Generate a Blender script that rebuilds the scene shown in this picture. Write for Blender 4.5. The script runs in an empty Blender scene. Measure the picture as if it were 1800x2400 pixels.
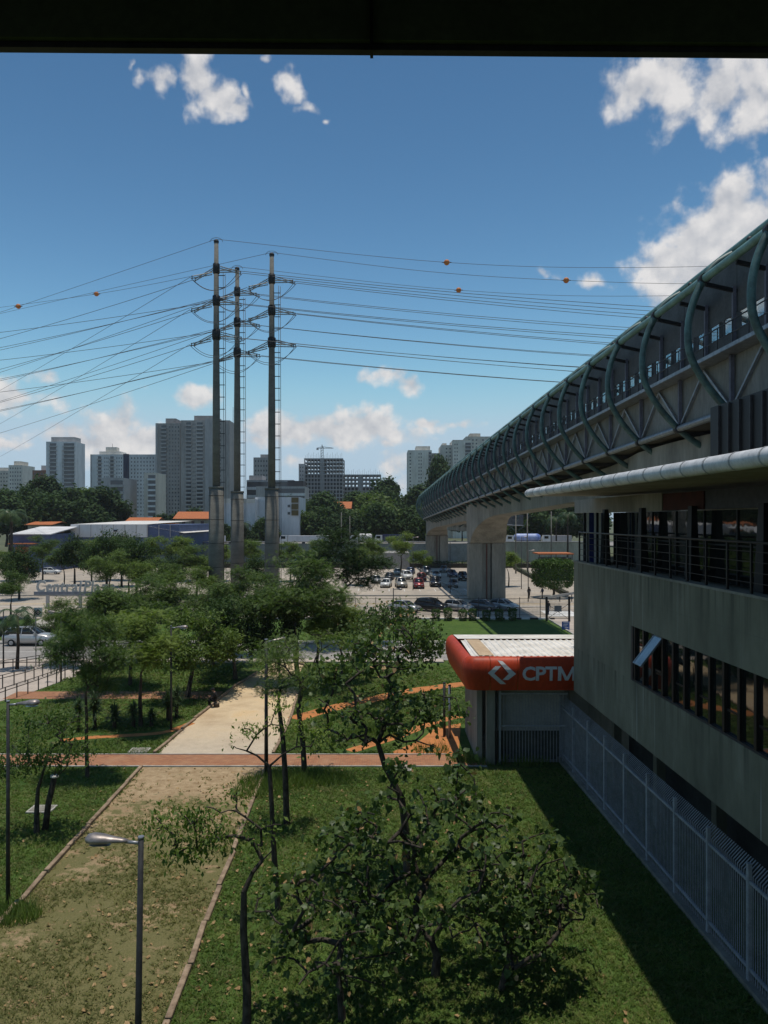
import bpy, bmesh, math, random
import numpy as np
from mathutils import Vector, Matrix

SC = bpy.context.scene
COL = SC.collection
# ------------------------------------------------------------------ camera
CAM_Z = 12.0          # eye height above the park lawn
cam_d = bpy.data.cameras.new('camera')
cam = bpy.data.objects.new('camera', cam_d)
COL.objects.link(cam)
cam.location = (0, 0, CAM_Z)
cam.rotation_euler = (math.radians(90), 0, 0)
cam_d.sensor_fit = 'VERTICAL'
cam_d.sensor_height = 36.0
cam_d.lens = 27.0
cam_d.shift_y = 17.0 / 2400.0
cam_d.clip_end = 8000
cam_d.clip_start = 0.05
SC.camera = cam
# ------------------------------------------------------------------ render / exposure
SC.view_settings.view_transform = 'Standard'
SC.view_settings.look = 'None'
SC.view_settings.exposure = -0.20
SC.view_settings.gamma = 1.0
SC.view_settings.use_curve_mapping = False
SC.render.engine = 'CYCLES'
cy = SC.cycles
cy.use_denoising = True
cy.max_bounces = 5
cy.diffuse_bounces = 3
cy.glossy_bounces = 3
cy.transmission_bounces = 3
cy.transparent_max_bounces = 6
cy.caustics_reflective = False
cy.caustics_refractive = False
cy.sample_clamp_indirect = 4.0
# ------------------------------------------------------------------ sun
SUN_TO = Vector((0.035, 0.02, 1.0)).normalized()     # direction from the ground towards the sun
sun_d = bpy.data.lights.new('sun', 'SUN')
sun_d.energy = 3.8
sun_d.angle = math.radians(0.53)
sun_d.color = (1.0, 0.94, 0.84)
sun = bpy.data.objects.new('sun', sun_d)
COL.objects.link(sun)
sun.rotation_euler = SUN_TO.to_track_quat('Z', 'Y').to_euler()
sun.location = (0, 0, 200)
SUN_EL = math.asin(SUN_TO.z)
SUN_AZ = math.atan2(SUN_TO.x, SUN_TO.y)
# ------------------------------------------------------------------ world: Nishita sky with cumulus clouds
world = bpy.data.worlds.new('World')
SC.world = world
world.use_nodes = True
nt = world.node_tree
nt.nodes.clear()
def wn(t, **kw):
    n = nt.nodes.new(t)
    for k, v in kw.items():
        setattr(n, k, v)
    return n
def wmath(op, a, b=None, c=None, clamp=False):
    n = wn('ShaderNodeMath', operation=op, use_clamp=clamp)
    for i, x in enumerate((a, b, c)):
        if x is None:
            continue
        if isinstance(x, (int, float)):
            n.inputs[i].default_value = x
        else:
            nt.links.new(x, n.inputs[i])
    return n.outputs[0]
def wvec(op, a, b=None, scale=None):
    n = wn('ShaderNodeVectorMath', operation=op)
    for i, x in enumerate((a, b)):
        if x is None:
            continue
        if isinstance(x, tuple):
            n.inputs[i].default_value = x
        else:
            nt.links.new(x, n.inputs[i])
    if scale is not None:
        n.inputs['Scale'].default_value = scale
    return n.outputs['Value'] if op in ('LENGTH', 'DOT_PRODUCT') else n.outputs[0]
sky = wn('ShaderNodeTexSky', sky_type='NISHITA', sun_disc=False)
sky.sun_elevation = SUN_EL
sky.sun_rotation = SUN_AZ
sky.altitude = 3000
sky.air_density = 0.9
sky.dust_density = 0.5
sky.ozone_density = 5.5
tc = wn('ShaderNodeTexCoord')
sep = wn('ShaderNodeSeparateXYZ')
nt.links.new(tc.outputs['Generated'], sep.inputs[0])
az = wmath('ARCTAN2', sep.outputs[0], sep.outputs[1])
el = wmath('ARCSINE', sep.outputs[2])
comb = wn('ShaderNodeCombineXYZ')
nt.links.new(az, comb.inputs[0])
nt.links.new(el, comb.inputs[1])
def wnoise(vec, scale, detail=6, rough=0.55):
    n = wn('ShaderNodeTexNoise')
    n.inputs['Scale'].default_value = scale
    n.inputs['Detail'].default_value = detail
    n.inputs['Roughness'].default_value = rough
    nt.links.new(vec, n.inputs['Vector'])
    return n
# domain warp so that no blob keeps a clean outline
warp = wnoise(comb.outputs[0], 22, 3, 0.5)
wv = wvec('SUBTRACT', warp.outputs['Color'], (0.5, 0.5, 0.5))
wsc = wn('ShaderNodeVectorMath', operation='SCALE')
nt.links.new(wv, wsc.inputs[0]); wsc.inputs['Scale'].default_value = 0.035
pw = wvec('ADD', comb.outputs[0], wsc.outputs[0])
def azel(u, v):
    x, z = (u - 900) / 1800.0, (1217 - v) / 1800.0
    return math.atan2(x, 1.0), math.atan2(z, math.sqrt(1 + x * x))
# (u, v, radius u, radius v, weight) : where each cumulus puff stands in the sky
PUFFS = [(335, 178, 34, 30, .8), (385, 195, 48, 34, .8), (465, 190, 52, 50, 1.0), (505, 230, 62, 38, 1.0), (560, 262, 52, 26, .9), (580, 225, 20, 36, .7), (312, 145, 22, 28, .6),
         (625, 140, 40, 16, .6), (685, 185, 40, 40, .85), (705, 215, 34, 30, .7), (725, 255, 38, 24, .75), (760, 280, 24, 18, .6),
         (1480, 205, 70, 62, .95), (1570, 195, 105, 75, 1.05), (1590, 150, 45, 50, 1.0), (1680, 220, 120, 65, 1.0), (1770, 210, 100, 100, 1.0), (1660, 270, 60, 40, .6), (1500, 150, 40, 35, .5), (1900, 180, 110, 60, 1.0),
         (1715, 500, 90, 72, 1.15), (1640, 555, 88, 58, 1.1), (1600, 620, 115, 65, 1.1), (1740, 580, 160, 110, 1.2), (1840, 540, 90, 130, 1.1), (1520, 600, 50, 30, .55), (1690, 650, 170, 60, 1.2), (1780, 640, 120, 80, 1.2), (1560, 640, 80, 40, 1.0),
         (1388, 655, 40, 28, .72), (1268, 652, 35, 24, .6), (1310, 655, 60, 20, .4),
         (30, 930, 80, 30, .95), (105, 885, 45, 22, .7), (15, 1045, 60, 16, .75), (65, 1050, 30, 13, .6),
         (458, 922, 65, 26, .95), (270, 1010, 55, 48, 1.1), (200, 1035, 120, 30, 1.05), (330, 1040, 130, 40, 1.05),
         (280, 1060, 150, 32, 1.0), (590, 492, 22, 30, .30),
         (900, 885, 65, 28, .85), (955, 905, 40, 32, .85), (860, 890, 50, 22, .5),
         (690, 1005, 110, 32, 1.05), (740, 1000, 60, 35, 1.05), (870, 995, 72, 42, 1.15), (850, 1015, 120, 28, 1.1), (610, 1030, 45, 20, .8), (900, 1040, 45, 16, .7),
         (1000, 985, 40, 14, .85), (1060, 995, 60, 15, .85), (690, 1085, 50, 28, .7), (930, 1085, 55, 50, .75), (960, 1130, 60, 60, .6)]
field = None
for pf in PUFFS:
    a, e = azel(pf[0], pf[1]); ra, re_, w = pf[2] / 1800.0, pf[3] / 1800.0, pf[4]
    d = wvec('SUBTRACT', pw, (a, e, 0))
    kf = 1.2 if pf[1] < 800 else 1.42
    d = wvec('MULTIPLY', d, (1 / (ra * kf), 1 / (re_ * kf), 0))
    L = wvec('LENGTH', d)
    f = wmath('SUBTRACT', w, L)
    field = f if field is None else wmath('MAXIMUM', field, f)
nb = wnoise(comb.outputs[0], 27, 7, 0.52)
nb2 = wnoise(comb.outputs[0], 11, 4, 0.5)
# the same fair-weather cumulus scattered over the rest of the sky, outside the picture
far_noise = wnoise(tc.outputs['Generated'], 4.5, 2, .5)
outside = wmath('GREATER_THAN', wmath('ABSOLUTE', az), 0.62)
scatter = wmath('MULTIPLY', wmath('SUBTRACT', far_noise.outputs['Fac'], .64), 9.0)
field = wmath('ADD', wmath('MULTIPLY', outside, scatter), wmath('MULTIPLY', wmath('SUBTRACT', 1.0, outside), field))
fz = wmath('ADD', field, wmath('MULTIPLY', wmath('SUBTRACT', nb.outputs['Fac'], 0.5), 2.1))
mr = wn('ShaderNodeMapRange', interpolation_type='SMOOTHSTEP')
mr.inputs['From Min'].default_value = 0.08
mr.inputs['From Max'].default_value = 0.72
nt.links.new(fz, mr.inputs['Value'])
dens = wmath('MULTIPLY', mr.outputs[0], 0.93)
# thick middles are whiter, wispy thin parts and bases greyer
thick = wn('ShaderNodeMapRange'); thick.inputs['From Min'].default_value = 0.1; thick.inputs['From Max'].default_value = 1.3
nt.links.new(fz, thick.inputs['Value'])
cm = wn('ShaderNodeMix', data_type='RGBA')
above = wvec('ADD', comb.outputs[0], (0.004, 0.014, 0))
nb_up = wnoise(above, 27, 4, 0.52)      # cloud overhead dims what hangs below it
nt.links.new(wmath('ADD', wmath('MULTIPLY', nb2.outputs['Fac'], 1.1), wmath('MULTIPLY', wmath('SUBTRACT', nb.outputs['Fac'], nb_up.outputs['Fac']), 2.6), clamp=True), cm.inputs['Factor'])
cm.inputs[6].default_value = (6.7, 6.9, 7.4, 1)
cm.inputs[7].default_value = (10.9, 10.6, 10.4, 1)
sepc = wn('ShaderNodeSeparateColor'); nt.links.new(sky.outputs[0], sepc.inputs[0])
skyc = wn('ShaderNodeCombineColor')
for ch, (pw_, k_, top_) in enumerate(((2.0, 1.80, 6.1), (1.75, 1.42, 8.1), (1.55, .92, 9.8))):
    # the haze layer near the horizon saturates instead of going yellow
    nt.links.new(wmath('SMOOTH_MIN', wmath('MULTIPLY', wmath('POWER', sepc.outputs[ch], pw_), k_), top_, 4.5), skyc.inputs[ch])
mixc = wn('ShaderNodeMix', data_type='RGBA')
nt.links.new(dens, mixc.inputs['Factor'])
nt.links.new(skyc.outputs[0], mixc.inputs[6])
nt.links.new(cm.outputs[2], mixc.inputs[7])
bg = wn('ShaderNodeBackground')
bg.inputs['Strength'].default_value = 0.085
nt.links.new(mixc.outputs[2], bg.inputs['Color'])
wo = wn('ShaderNodeOutputWorld')
nt.links.new(bg.outputs[0], wo.inputs['Surface'])
world.cycles.sampling_method = 'MANUAL'
world.cycles.sample_map_resolution = 512

# ------------------------------------------------------------------ helpers
def G(u, v):
    """ground point seen at photograph pixel (u, v)"""
    D = CAM_Z * 1800.0 / (v - 1217.0)
    return Vector(((u - 900) / 1800.0 * D, D, 0))
def P(u, v, D):
    return Vector(((u - 900) / 1800.0 * D, D, CAM_Z - (v - 1217) / 1800.0 * D))
RNG = np.random.default_rng(7)
def tag(o, label=None, cat=None, group=None, kind=None):
    if label: o['label'] = label
    if cat: o['category'] = cat
    if group: o['group'] = group
    if kind: o['kind'] = kind
    return o
def empty(name, loc=(0, 0, 0), rz=0, label=None, cat=None, group=None):
    o = bpy.data.objects.new(name, None)
    o.empty_display_size = 0.2
    COL.objects.link(o)
    o.location = loc
    o.rotation_euler = (0, 0, rz)
    return tag(o, label, cat, group)
def wloc(o):
    v = Vector((0, 0, 0))
    while o is not None:
        v += o.location
        o = o.parent
    return v
def link(name, me, parent=None, mat=None):
    o = bpy.data.objects.new(name, me)
    COL.objects.link(o)
    if parent is not None:
        o.parent = parent
    if mat is not None and len(me.materials) == 0:
        me.materials.append(mat)
    return o
def copy_tree(o, parent=None):
    c = o.copy(); COL.objects.link(c); c.parent = parent
    for ch in o.children:
        copy_tree(ch, c)
    return c
def np_mesh(name, V, Fa, mat=None, smooth=False):
    V = np.asarray(V, dtype=np.float32); Fa = np.asarray(Fa, dtype=np.int32)
    me = bpy.data.meshes.new(name)
    me.vertices.add(len(V)); me.vertices.foreach_set('co', V.ravel())
    M, k = Fa.shape
    me.loops.add(M * k); me.loops.foreach_set('vertex_index', Fa.ravel())
    me.polygons.add(M); me.polygons.foreach_set('loop_start', np.arange(0, M * k, k, dtype=np.int32))
    if smooth:
        me.polygons.foreach_set('use_smooth', np.ones(M, dtype=bool))
    me.update(calc_edges=True)
    if mat: me.materials.append(mat)
    return me
class MB:
    """collects shapes for ONE mesh"""
    def __init__(s):
        s.v = []; s.f = []; s.sm = []
    def add(s, vs, fs, smooth=False):
        b = len(s.v)
        s.v += [tuple(x) for x in vs]
        s.f += [tuple(i + b for i in f) for f in fs]
        s.sm += [smooth] * len(fs)
        return s
    def box(s, x0, x1, y0, y1, z0, z1):
        vs = [(x, y, z) for z in (z0, z1) for y in (y0, y1) for x in (x0, x1)]
        return s.add(vs, [(0, 2, 3, 1), (4, 5, 7, 6), (0, 1, 5, 4), (2, 6, 7, 3), (0, 4, 6, 2), (1, 3, 7, 5)])
    def bar(s, a, b, w, h=None, up=(0, 0, 1)):
        """rectangular bar from a to b"""
        a, b = Vector(a), Vector(b); h = h or w
        d = (b - a).normalized(); up = Vector(up)
        if abs(d.dot(up)) > .98: up = Vector((0, 1, 0))
        r = d.cross(up).normalized() * w / 2; t = r.cross(d).normalized() * h / 2
        vs = [p + i * r + j * t for p in (a, b) for j in (-1, 1) for i in (-1, 1)]
        return s.add(vs, [(0, 2, 3, 1), (4, 5, 7, 6), (0, 1, 5, 4), (2, 6, 7, 3), (0, 4, 6, 2), (1, 3, 7, 5)])
    def tube(s, pts, r, n=8, caps=True, smooth=True):
        pts = [Vector(p) for p in pts]
        rr = r if isinstance(r, (list, tuple)) else [r] * len(pts)
        rings = []; prev = None
        for i, p in enumerate(pts):
            d = (pts[min(i + 1, len(pts) - 1)] - pts[max(i - 1, 0)]).normalized()
            if prev is None:
                ref = Vector((0, 0, 1)) if abs(d.z) < .9 else Vector((1, 0, 0))
                a = d.cross(ref).normalized()
            else:
                a = (prev - d * prev.dot(d)).normalized()
            prev = a; b = d.cross(a)
            rings.append([p + (a * math.cos(t) + b * math.sin(t)) * rr[i] for t in [2 * math.pi * k / n for k in range(n)]])
        vs = [q for ring in rings for q in ring]; fs = []
        for i in range(len(pts) - 1):
            for k in range(n):
                fs.append((i * n + k, i * n + (k + 1) % n, (i + 1) * n + (k + 1) % n, (i + 1) * n + k))
        s.add(vs, fs, smooth)
        if caps:
            b = len(s.v) - len(vs)
            s.f.append(tuple(b + k for k in range(n))[::-1]); s.sm.append(False)
            s.f.append(tuple(b + (len(pts) - 1) * n + k for k in range(n))); s.sm.append(False)
        return s
    def lathe(s, prof, n=12, c=(0, 0, 0), smooth=True):
        """profile [(r, z)] about a vertical axis"""
        vs = [(c[0] + r * math.cos(2 * math.pi * k / n), c[1] + r * math.sin(2 * math.pi * k / n), c[2] + z) for r, z in prof for k in range(n)]
        fs = [(i * n + k, i * n + (k + 1) % n, (i + 1) * n + (k + 1) % n, (i + 1) * n + k) for i in range(len(prof) - 1) for k in range(n)]
        s.add(vs, fs, smooth); b = len(s.v) - len(vs)
        s.f.append(tuple(b + k for k in range(n))[::-1]); s.sm.append(False)
        s.f.append(tuple(b + (len(prof) - 1) * n + k for k in range(n))); s.sm.append(False)
        return s
    def prism(s, poly, ax, a, b):
        """2-D polygon extruded along axis ax ('x','y','z') from a to b"""
        def pt(p, t):
            return {'x': (t, p[0], p[1]), 'y': (p[0], t, p[1]), 'z': (p[0], p[1], t)}[ax]
        n = len(poly)
        vs = [pt(p, a) for p in poly] + [pt(p, b) for p in poly]
        fs = [tuple(range(n))[::-1], tuple(range(n, 2 * n))] + [(i, (i + 1) % n, n + (i + 1) % n, n + i) for i in range(n)]
        return s.add(vs, fs)
    def sheet(s, pts, z=None):
        vs = [(p[0], p[1], p[2] if z is None else z) for p in pts]
        return s.add(vs, [tuple(range(len(vs)))])
    def build(s, name, mat, parent=None, bevel=0):
        off = wloc(parent) if parent is not None else Vector((0, 0, 0))
        me = bpy.data.meshes.new(name)
        me.from_pydata([(x - off.x, y - off.y, z - off.z) for x, y, z in s.v], [], s.f)
        me.polygons.foreach_set('use_smooth', s.sm)
        if mat: me.materials.append(mat)
        bm = bmesh.new(); bm.from_mesh(me)
        bmesh.ops.recalc_face_normals(bm, faces=bm.faces)
        if bevel:
            es = [e for e in bm.edges if len(e.link_faces) == 2 and e.calc_face_angle(0) > 0.6]
            bmesh.ops.bevel(bm, geom=es, offset=bevel, segments=1, affect='EDGES')
        bm.to_mesh(me); bm.free()
        return link(name, me, parent)
def structure(name, mb, mat, z=None):
    return tag(mb.build(name, mat), kind='structure')
# ------------------------------------------------------------------ materials
MATS = {}
def nmat(name):
    m = bpy.data.materials.new(name); m.use_nodes = True
    t = m.node_tree; t.nodes.clear()
    out = t.nodes.new('ShaderNodeOutputMaterial')
    bs = t.nodes.new('ShaderNodeBsdfPrincipled')
    t.links.new(bs.outputs[0], out.inputs['Surface'])
    MATS[name] = m
    return m, t, bs, out
def tnoise(t, vec, scale, detail=4, rough=.55):
    n = t.nodes.new('ShaderNodeTexNoise')
    n.inputs['Scale'].default_value = scale; n.inputs['Detail'].default_value = detail; n.inputs['Roughness'].default_value = rough
    if vec is not None: t.links.new(vec, n.inputs['Vector'])
    return n
def tramp(t, fac, stops):
    r = t.nodes.new('ShaderNodeValToRGB')
    e = r.color_ramp.elements
    while len(e) < len(stops): e.new(0.5)
    for el_, (p, c) in zip(e, stops):
        el_.position = p
        el_.color = (*c, 1) if len(c) == 3 else c
    t.links.new(fac, r.inputs[0])
    return r.outputs[0]
def tmix(t, fac, a, b, blend='MIX'):
    n = t.nodes.new('ShaderNodeMix'); n.data_type = 'RGBA'; n.blend_type = blend
    for sock, x in ((n.inputs['Factor'], fac), (n.inputs[6], a), (n.inputs[7], b)):
        if isinstance(x, (int, float)): sock.default_value = x
        elif isinstance(x, tuple): sock.default_value = (*x, 1) if len(x) == 3 else x
        else: t.links.new(x, sock)
    return n.outputs[2]
def tpos(t, stretch=None, local=False):
    if local:
        p = t.nodes.new('ShaderNodeTexCoord').outputs['Object']
    else:
        p = t.nodes.new('ShaderNodeNewGeometry').outputs['Position']
    if stretch:
        m = t.nodes.new('ShaderNodeVectorMath'); m.operation = 'MULTIPLY'
        m.inputs[1].default_value = stretch; t.links.new(p, m.inputs[0]); p = m.outputs[0]
    return p
def tbump(t, bs, h, dist, strength=.6):
    b = t.nodes.new('ShaderNodeBump'); b.inputs['Strength'].default_value = strength; b.inputs['Distance'].default_value = dist
    t.links.new(h, b.inputs['Height']); t.links.new(b.outputs[0], bs.inputs['Normal'])
def mat(name, c1, c2=None, scale=3, rough=.8, metal=0, bump=0, bscale=None, spec=.3, stretch=None, local=False, lo=.35, hi=.65, detail=5):
    if name in MATS: return MATS[name]
    m, t, bs, out = nmat(name)
    bs.inputs['Roughness'].default_value = rough; bs.inputs['Metallic'].default_value = metal
    bs.inputs['Specular IOR Level'].default_value = spec
    if c2 is None: c2 = tuple(x * .75 for x in c1)
    p = tpos(t, stretch, local)
    n = tnoise(t, p, scale, detail, .6)
    col = tramp(t, n.outputs['Fac'], [(lo, c2), (hi, c1)])
    fine = tnoise(t, p, scale * 9, 3, .6)
    col = tmix(t, .35, col, tramp(t, fine.outputs['Fac'], [(.3, (.35, .35, .35)), (.7, (.8, .8, .8))]), 'OVERLAY')
    t.links.new(col, bs.inputs['Base Color'])
    if bump:
        bn = tnoise(t, p, bscale or scale * 6, 4, .6)
        tbump(t, bs, bn.outputs['Fac'], bump)
    return m
def leaf_mat(name, cA, cB, trans=.28, rough=.5, scale=1.3, spec=.22):
    m, t, bs, out = nmat(name)
    p = tpos(t)
    n1 = tnoise(t, p, scale, 2); n2 = tnoise(t, p, 17, 2)
    oi = t.nodes.new('ShaderNodeObjectInfo')
    ad = t.nodes.new('ShaderNodeMath'); ad.operation = 'MULTIPLY_ADD'
    t.links.new(oi.outputs['Random'], ad.inputs[0]); ad.inputs[1].default_value = .25
    a2 = t.nodes.new('ShaderNodeMath'); a2.operation = 'MULTIPLY_ADD'
    t.links.new(n2.outputs['Fac'], a2.inputs[0]); a2.inputs[1].default_value = .9; t.links.new(n1.outputs['Fac'], a2.inputs[2])
    a3 = t.nodes.new('ShaderNodeMath'); a3.operation = 'SUBTRACT'; t.links.new(a2.outputs[0], a3.inputs[0]); a3.inputs[1].default_value = .57
    t.links.new(a3.outputs[0], ad.inputs[2])
    col = tramp(t, ad.outputs[0], [(.22, cA), (.75, cB)])
    t.links.new(col, bs.inputs['Base Color'])
    bs.inputs['Roughness'].default_value = rough; bs.inputs['Specular IOR Level'].default_value = spec
    tr = t.nodes.new('ShaderNodeBsdfTranslucent')
    t.links.new(tmix(t, 1.0, col, (1.0, 1.15, .55), 'MULTIPLY'), tr.inputs['Color'])
    mx = t.nodes.new('ShaderNodeMixShader'); mx.inputs[0].default_value = trans
    t.links.new(bs.outputs[0], mx.inputs[1]); t.links.new(tr.outputs[0], mx.inputs[2])
    t.links.new(mx.outputs[0], out.inputs['Surface'])
    return m
M_LEAF_FEATHER = leaf_mat('foliage feathery green', (.034, .076, .018), (.140, .200, .046), .34, .55)
M_LEAF_YELLOW = leaf_mat('foliage fresh yellow green', (.058, .108, .020), (.20, .265, .056), .36, .55)
M_LEAF_DARK = leaf_mat('foliage dense dark green', (.016, .038, .013), (.060, .105, .030), .25, .8)
M_LEAF_BIG = leaf_mat('foliage broad leaves', (.032, .064, .020), (.115, .170, .046), .33, .42)
M_LEAF_DRY = leaf_mat('dry fallen leaves', (.22, .13, .05), (.48, .33, .17), .1, .8)
M_LEAF_PALM = leaf_mat('palm and yucca fronds', (.022, .050, .018), (.085, .130, .050), .15, .4)
M_LEAF_CLIP = leaf_mat('clipped hedge leaves', (.020, .048, .010), (.085, .150, .030), .2)
M_BARK = mat('bark grey brown', (.085, .065, .048), (.035, .026, .020), 6, .95, bump=.02, stretch=(1, 1, .3))
M_BARK_DARK = mat('bark dark', (.085, .070, .055), (.020, .016, .013), 9, .95, bump=.03, stretch=(1, 1, .5))
M_CONC = mat('concrete weathered', (.27, .255, .215), (.165, .155, .13), .5, .9, bump=.006, stretch=(1, 1, .22))
M_CONC_POLE = mat('concrete pole', (.165, .16, .14), (.12, .115, .10), .35, .9, bump=.008, stretch=(1, 1, 3))
M_CONC_LIGHT = mat('concrete pale', (.46, .44, .40), (.34, .325, .30), 1.2, .9, bump=.006)
M_KERB = mat('kerb concrete', (.40, .38, .34), (.26, .245, .22), 2, .95, bump=.01)
M_TIMBER = mat('weathered timber edging', (.34, .25, .17), (.17, .12, .08), 3, .95, bump=.015)
M_BLACK = mat('black painted steel', (.012, .012, .012), (.008, .008, .008), 5, .5)
M_DARKSTEEL = mat('dark grey steel', (.05, .05, .052), (.03, .03, .032), 4, .55, metal=.3)
M_STEEL = mat('galvanised steel', (.34, .35, .37), (.22, .23, .25), 4, .45, metal=.6)
M_LAMP = mat('lamp head aluminium', (.33, .29, .27), (.20, .175, .165), 6, .45, metal=.6)
M_LAMP_GLASS = mat('lamp lens glass', (.5, .5, .48), (.4, .4, .38), 5, .15)
M_FENCE = mat('pale blue grey fence paint', (.33, .34, .36), (.23, .24, .255), 3, .6)
M_TEAL = mat('teal green painted tube', (.070, .145, .138), (.030, .062, .058), 2.2, .5, spec=.5, bump=.002)
M_TEAL_PALE = mat('faded green ridge tube', (.17, .30, .27), (.10, .19, .17), 1.5, .45, spec=.5)
M_WHITE = mat('white paint', (.78, .76, .72), (.62, .60, .56), 2, .6)
M_WHITE_ROOF = mat('white metal roofing', (.82, .78, .72), (.60, .56, .50), .9, .5, bump=.004)
M_RED = mat('orange red fascia', (.50, .055, .014), (.35, .036, .010), .8, .5, spec=.3, stretch=(1, 1, .3))
M_NAVY = mat('navy blue panel', (.022, .035, .16), (.016, .025, .11), 2, .5)
M_BLUEWALL = mat('blue store wall', (.085, .115, .21), (.06, .085, .16), .6, .8)
M_TILE = mat('orange roof tile', (.50, .17, .06), (.30, .10, .045), 1.5, .9, stretch=(3, 1, 1))
M_ORANGE = mat('orange marker ball', (.62, .22, .05), (.40, .13, .04), 3, .6)
M_INSUL = mat('pale insulator porcelain', (.30, .285, .25), (.17, .16, .14), 8, .35)
M_WIRE = mat('weathered cable', (.10, .105, .11), (.07, .07, .075), 8, .6)
M_RUBBER = mat('tyre rubber', (.018, .018, .018), (.012, .012, .012), 9, .9)
M_SHED = mat('grey wall render', (.30, .29, .28), (.22, .21, .20), .5, .9)
M_BEIGE = mat('beige wall render', (.42, .38, .30), (.30, .27, .21), .25, .9, stretch=(1, 1, .4))
M_BRICKRED = mat('red brown brick', (.26, .12, .07), (.18, .08, .05), 1, .9)
M_ROOFGREEN = mat('dark green painted beam', (.075, .095, .045), (.055, .07, .034), 2, .7)
M_SAND = mat('sand heap', (.50, .46, .40), (.36, .33, .28), 2, .95, bump=.05)
def glass_mat(name, c, rough=.04, spec=.6, wav=0):
    m, t, bs, out = nmat(name)
    bs.inputs['Base Color'].default_value = (*c, 1); bs.inputs['Roughness'].default_value = rough
    bs.inputs['Specular IOR Level'].default_value = spec; bs.inputs['IOR'].default_value = 1.55
    if wav:
        n = tnoise(t, tpos(t), 1.6, 2); tbump(t, bs, n.outputs['Fac'], wav, .5)
    return m
M_GLASS = glass_mat('dark window glass', (.008, .010, .010), .03, .75, .004)
M_CARGLASS = glass_mat('car glass', (.012, .014, .016), .05, .6)
M_TOWERGLASS = glass_mat('far window glass', (.035, .045, .055), .15, .5)
# ---- ground surfaces
def lawn_mat(name, a, b, c, bare=None):
    m, t, bs, out = nmat(name)
    p = tpos(t)
    n1 = tnoise(t, p, .22, 4); n2 = tnoise(t, p, 1.6, 5, .65); n3 = tnoise(t, p, 14, 3, .7)
    col = tramp(t, n1.outputs['Fac'], [(.36, a), (.62, b)])
    col = tmix(t, tramp(t, n2.outputs['Fac'], [(.48, (0, 0, 0)), (.68, (1, 1, 1))]), col, c)
    col = tmix(t, .75, col, tramp(t, n3.outputs['Fac'], [(.3, (.22, .22, .22)), (.72, (.85, .85, .8))]), 'OVERLAY')
    if bare:
        n4 = tnoise(t, p, .55, 5, .7)
        col = tmix(t, tramp(t, n4.outputs['Fac'], [(.56, (0, 0, 0)), (.68, (.8, .8, .8))]), col, bare)
    t.links.new(col, bs.inputs['Base Color']); bs.inputs['Roughness'].default_value = .95; bs.inputs['Specular IOR Level'].default_value = .1
    tbump(t, bs, n3.outputs['Fac'], .06, .8)
    return m
M_LAWN = lawn_mat('park lawn', (.044, .088, .020), (.070, .118, .027), (.105, .130, .036), (.13, .115, .055))
M_VERGE = lawn_mat('bright verge grass', (.050, .095, .022), (.072, .125, .028), (.095, .14, .038))
def path_mat():
    """compacted sandy gravel, overgrown near the station and bare further out"""
    m, t, bs, out = nmat('sandy gravel path')
    p = tpos(t)
    sx = t.nodes.new('ShaderNodeSeparateXYZ'); t.links.new(p, sx.inputs[0])
    n1 = tnoise(t, p, .35, 5, .6); n2 = tnoise(t, p, 2.4, 5, .7); n3 = tnoise(t, p, 22, 3, .7)
    sand = tramp(t, n1.outputs['Fac'], [(.34, (.48, .345, .205)), (.52, (.64, .49, .31)), (.70, (.66, .455, .235))])
    pale = tramp(t, n2.outputs['Fac'], [(.35, (.42, .37, .30)), (.65, (.54, .465, .37))])
    mr_ = t.nodes.new('ShaderNodeMapRange'); mr_.inputs['From Min'].default_value = 39; mr_.inputs['From Max'].default_value = 47
    mr_.inputs['To Min'].default_value = .85; mr_.inputs['To Max'].default_value = .12; t.links.new(sx.outputs[1], mr_.inputs['Value'])
    far_ = t.nodes.new('ShaderNodeMath'); far_.operation = 'GREATER_THAN'; t.links.new(sx.outputs[1], far_.inputs[0]); far_.inputs[1].default_value = 38.3
    fp = t.nodes.new('ShaderNodeMath'); fp.operation = 'MULTIPLY'; t.links.new(mr_.outputs[0], fp.inputs[0]); t.links.new(far_.outputs[0], fp.inputs[1])
    soil = tramp(t, n2.outputs['Fac'], [(.32, (.24, .165, .09)), (.55, (.38, .28, .17)), (.72, (.48, .36, .23))])
    sand = tmix(t, far_.outputs[0], soil, sand)
    sand = tmix(t, fp.outputs[0], sand, pale)
    sand = tmix(t, .5, sand, tramp(t, n3.outputs['Fac'], [(.3, (.3, .3, .3)), (.7, (.72, .72, .72))]), 'OVERLAY')
    grass = tramp(t, n3.outputs['Fac'], [(.3, (.062, .075, .022)), (.7, (.15, .145, .055))])
    # how overgrown: grows towards the station (small y)
    mg = t.nodes.new('ShaderNodeMapRange'); mg.inputs['From Min'].default_value = 37.5; mg.inputs['From Max'].default_value = 27
    mg.inputs['To Min'].default_value = -.20; mg.inputs['To Max'].default_value = .16; t.links.new(sx.outputs[1], mg.inputs['Value'])
    s1 = t.nodes.new('ShaderNodeMath'); s1.operation = 'ADD'; t.links.new(n2.outputs['Fac'], s1.inputs[0]); t.links.new(mg.outputs[0], s1.inputs[1])
    s2 = t.nodes.new('ShaderNodeMath'); s2.operation = 'MULTIPLY_ADD'; t.links.new(n1.outputs['Fac'], s2.inputs[0]); s2.inputs[1].default_value = .8; t.links.new(s1.outputs[0], s2.inputs[2])
    fac = tramp(t, s2.outputs[0], [(.88, (0, 0, 0)), (1.08, (.85, .85, .85))])
    col = tmix(t, fac, sand, grass)
    t.links.new(col, bs.inputs['Base Color']); bs.inputs['Roughness'].default_value = .95; bs.inputs['Specular IOR Level'].default_value = .1
    tbump(t, bs, n3.outputs['Fac'], .03, .7)
    return m
M_PATH = path_mat()
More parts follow.
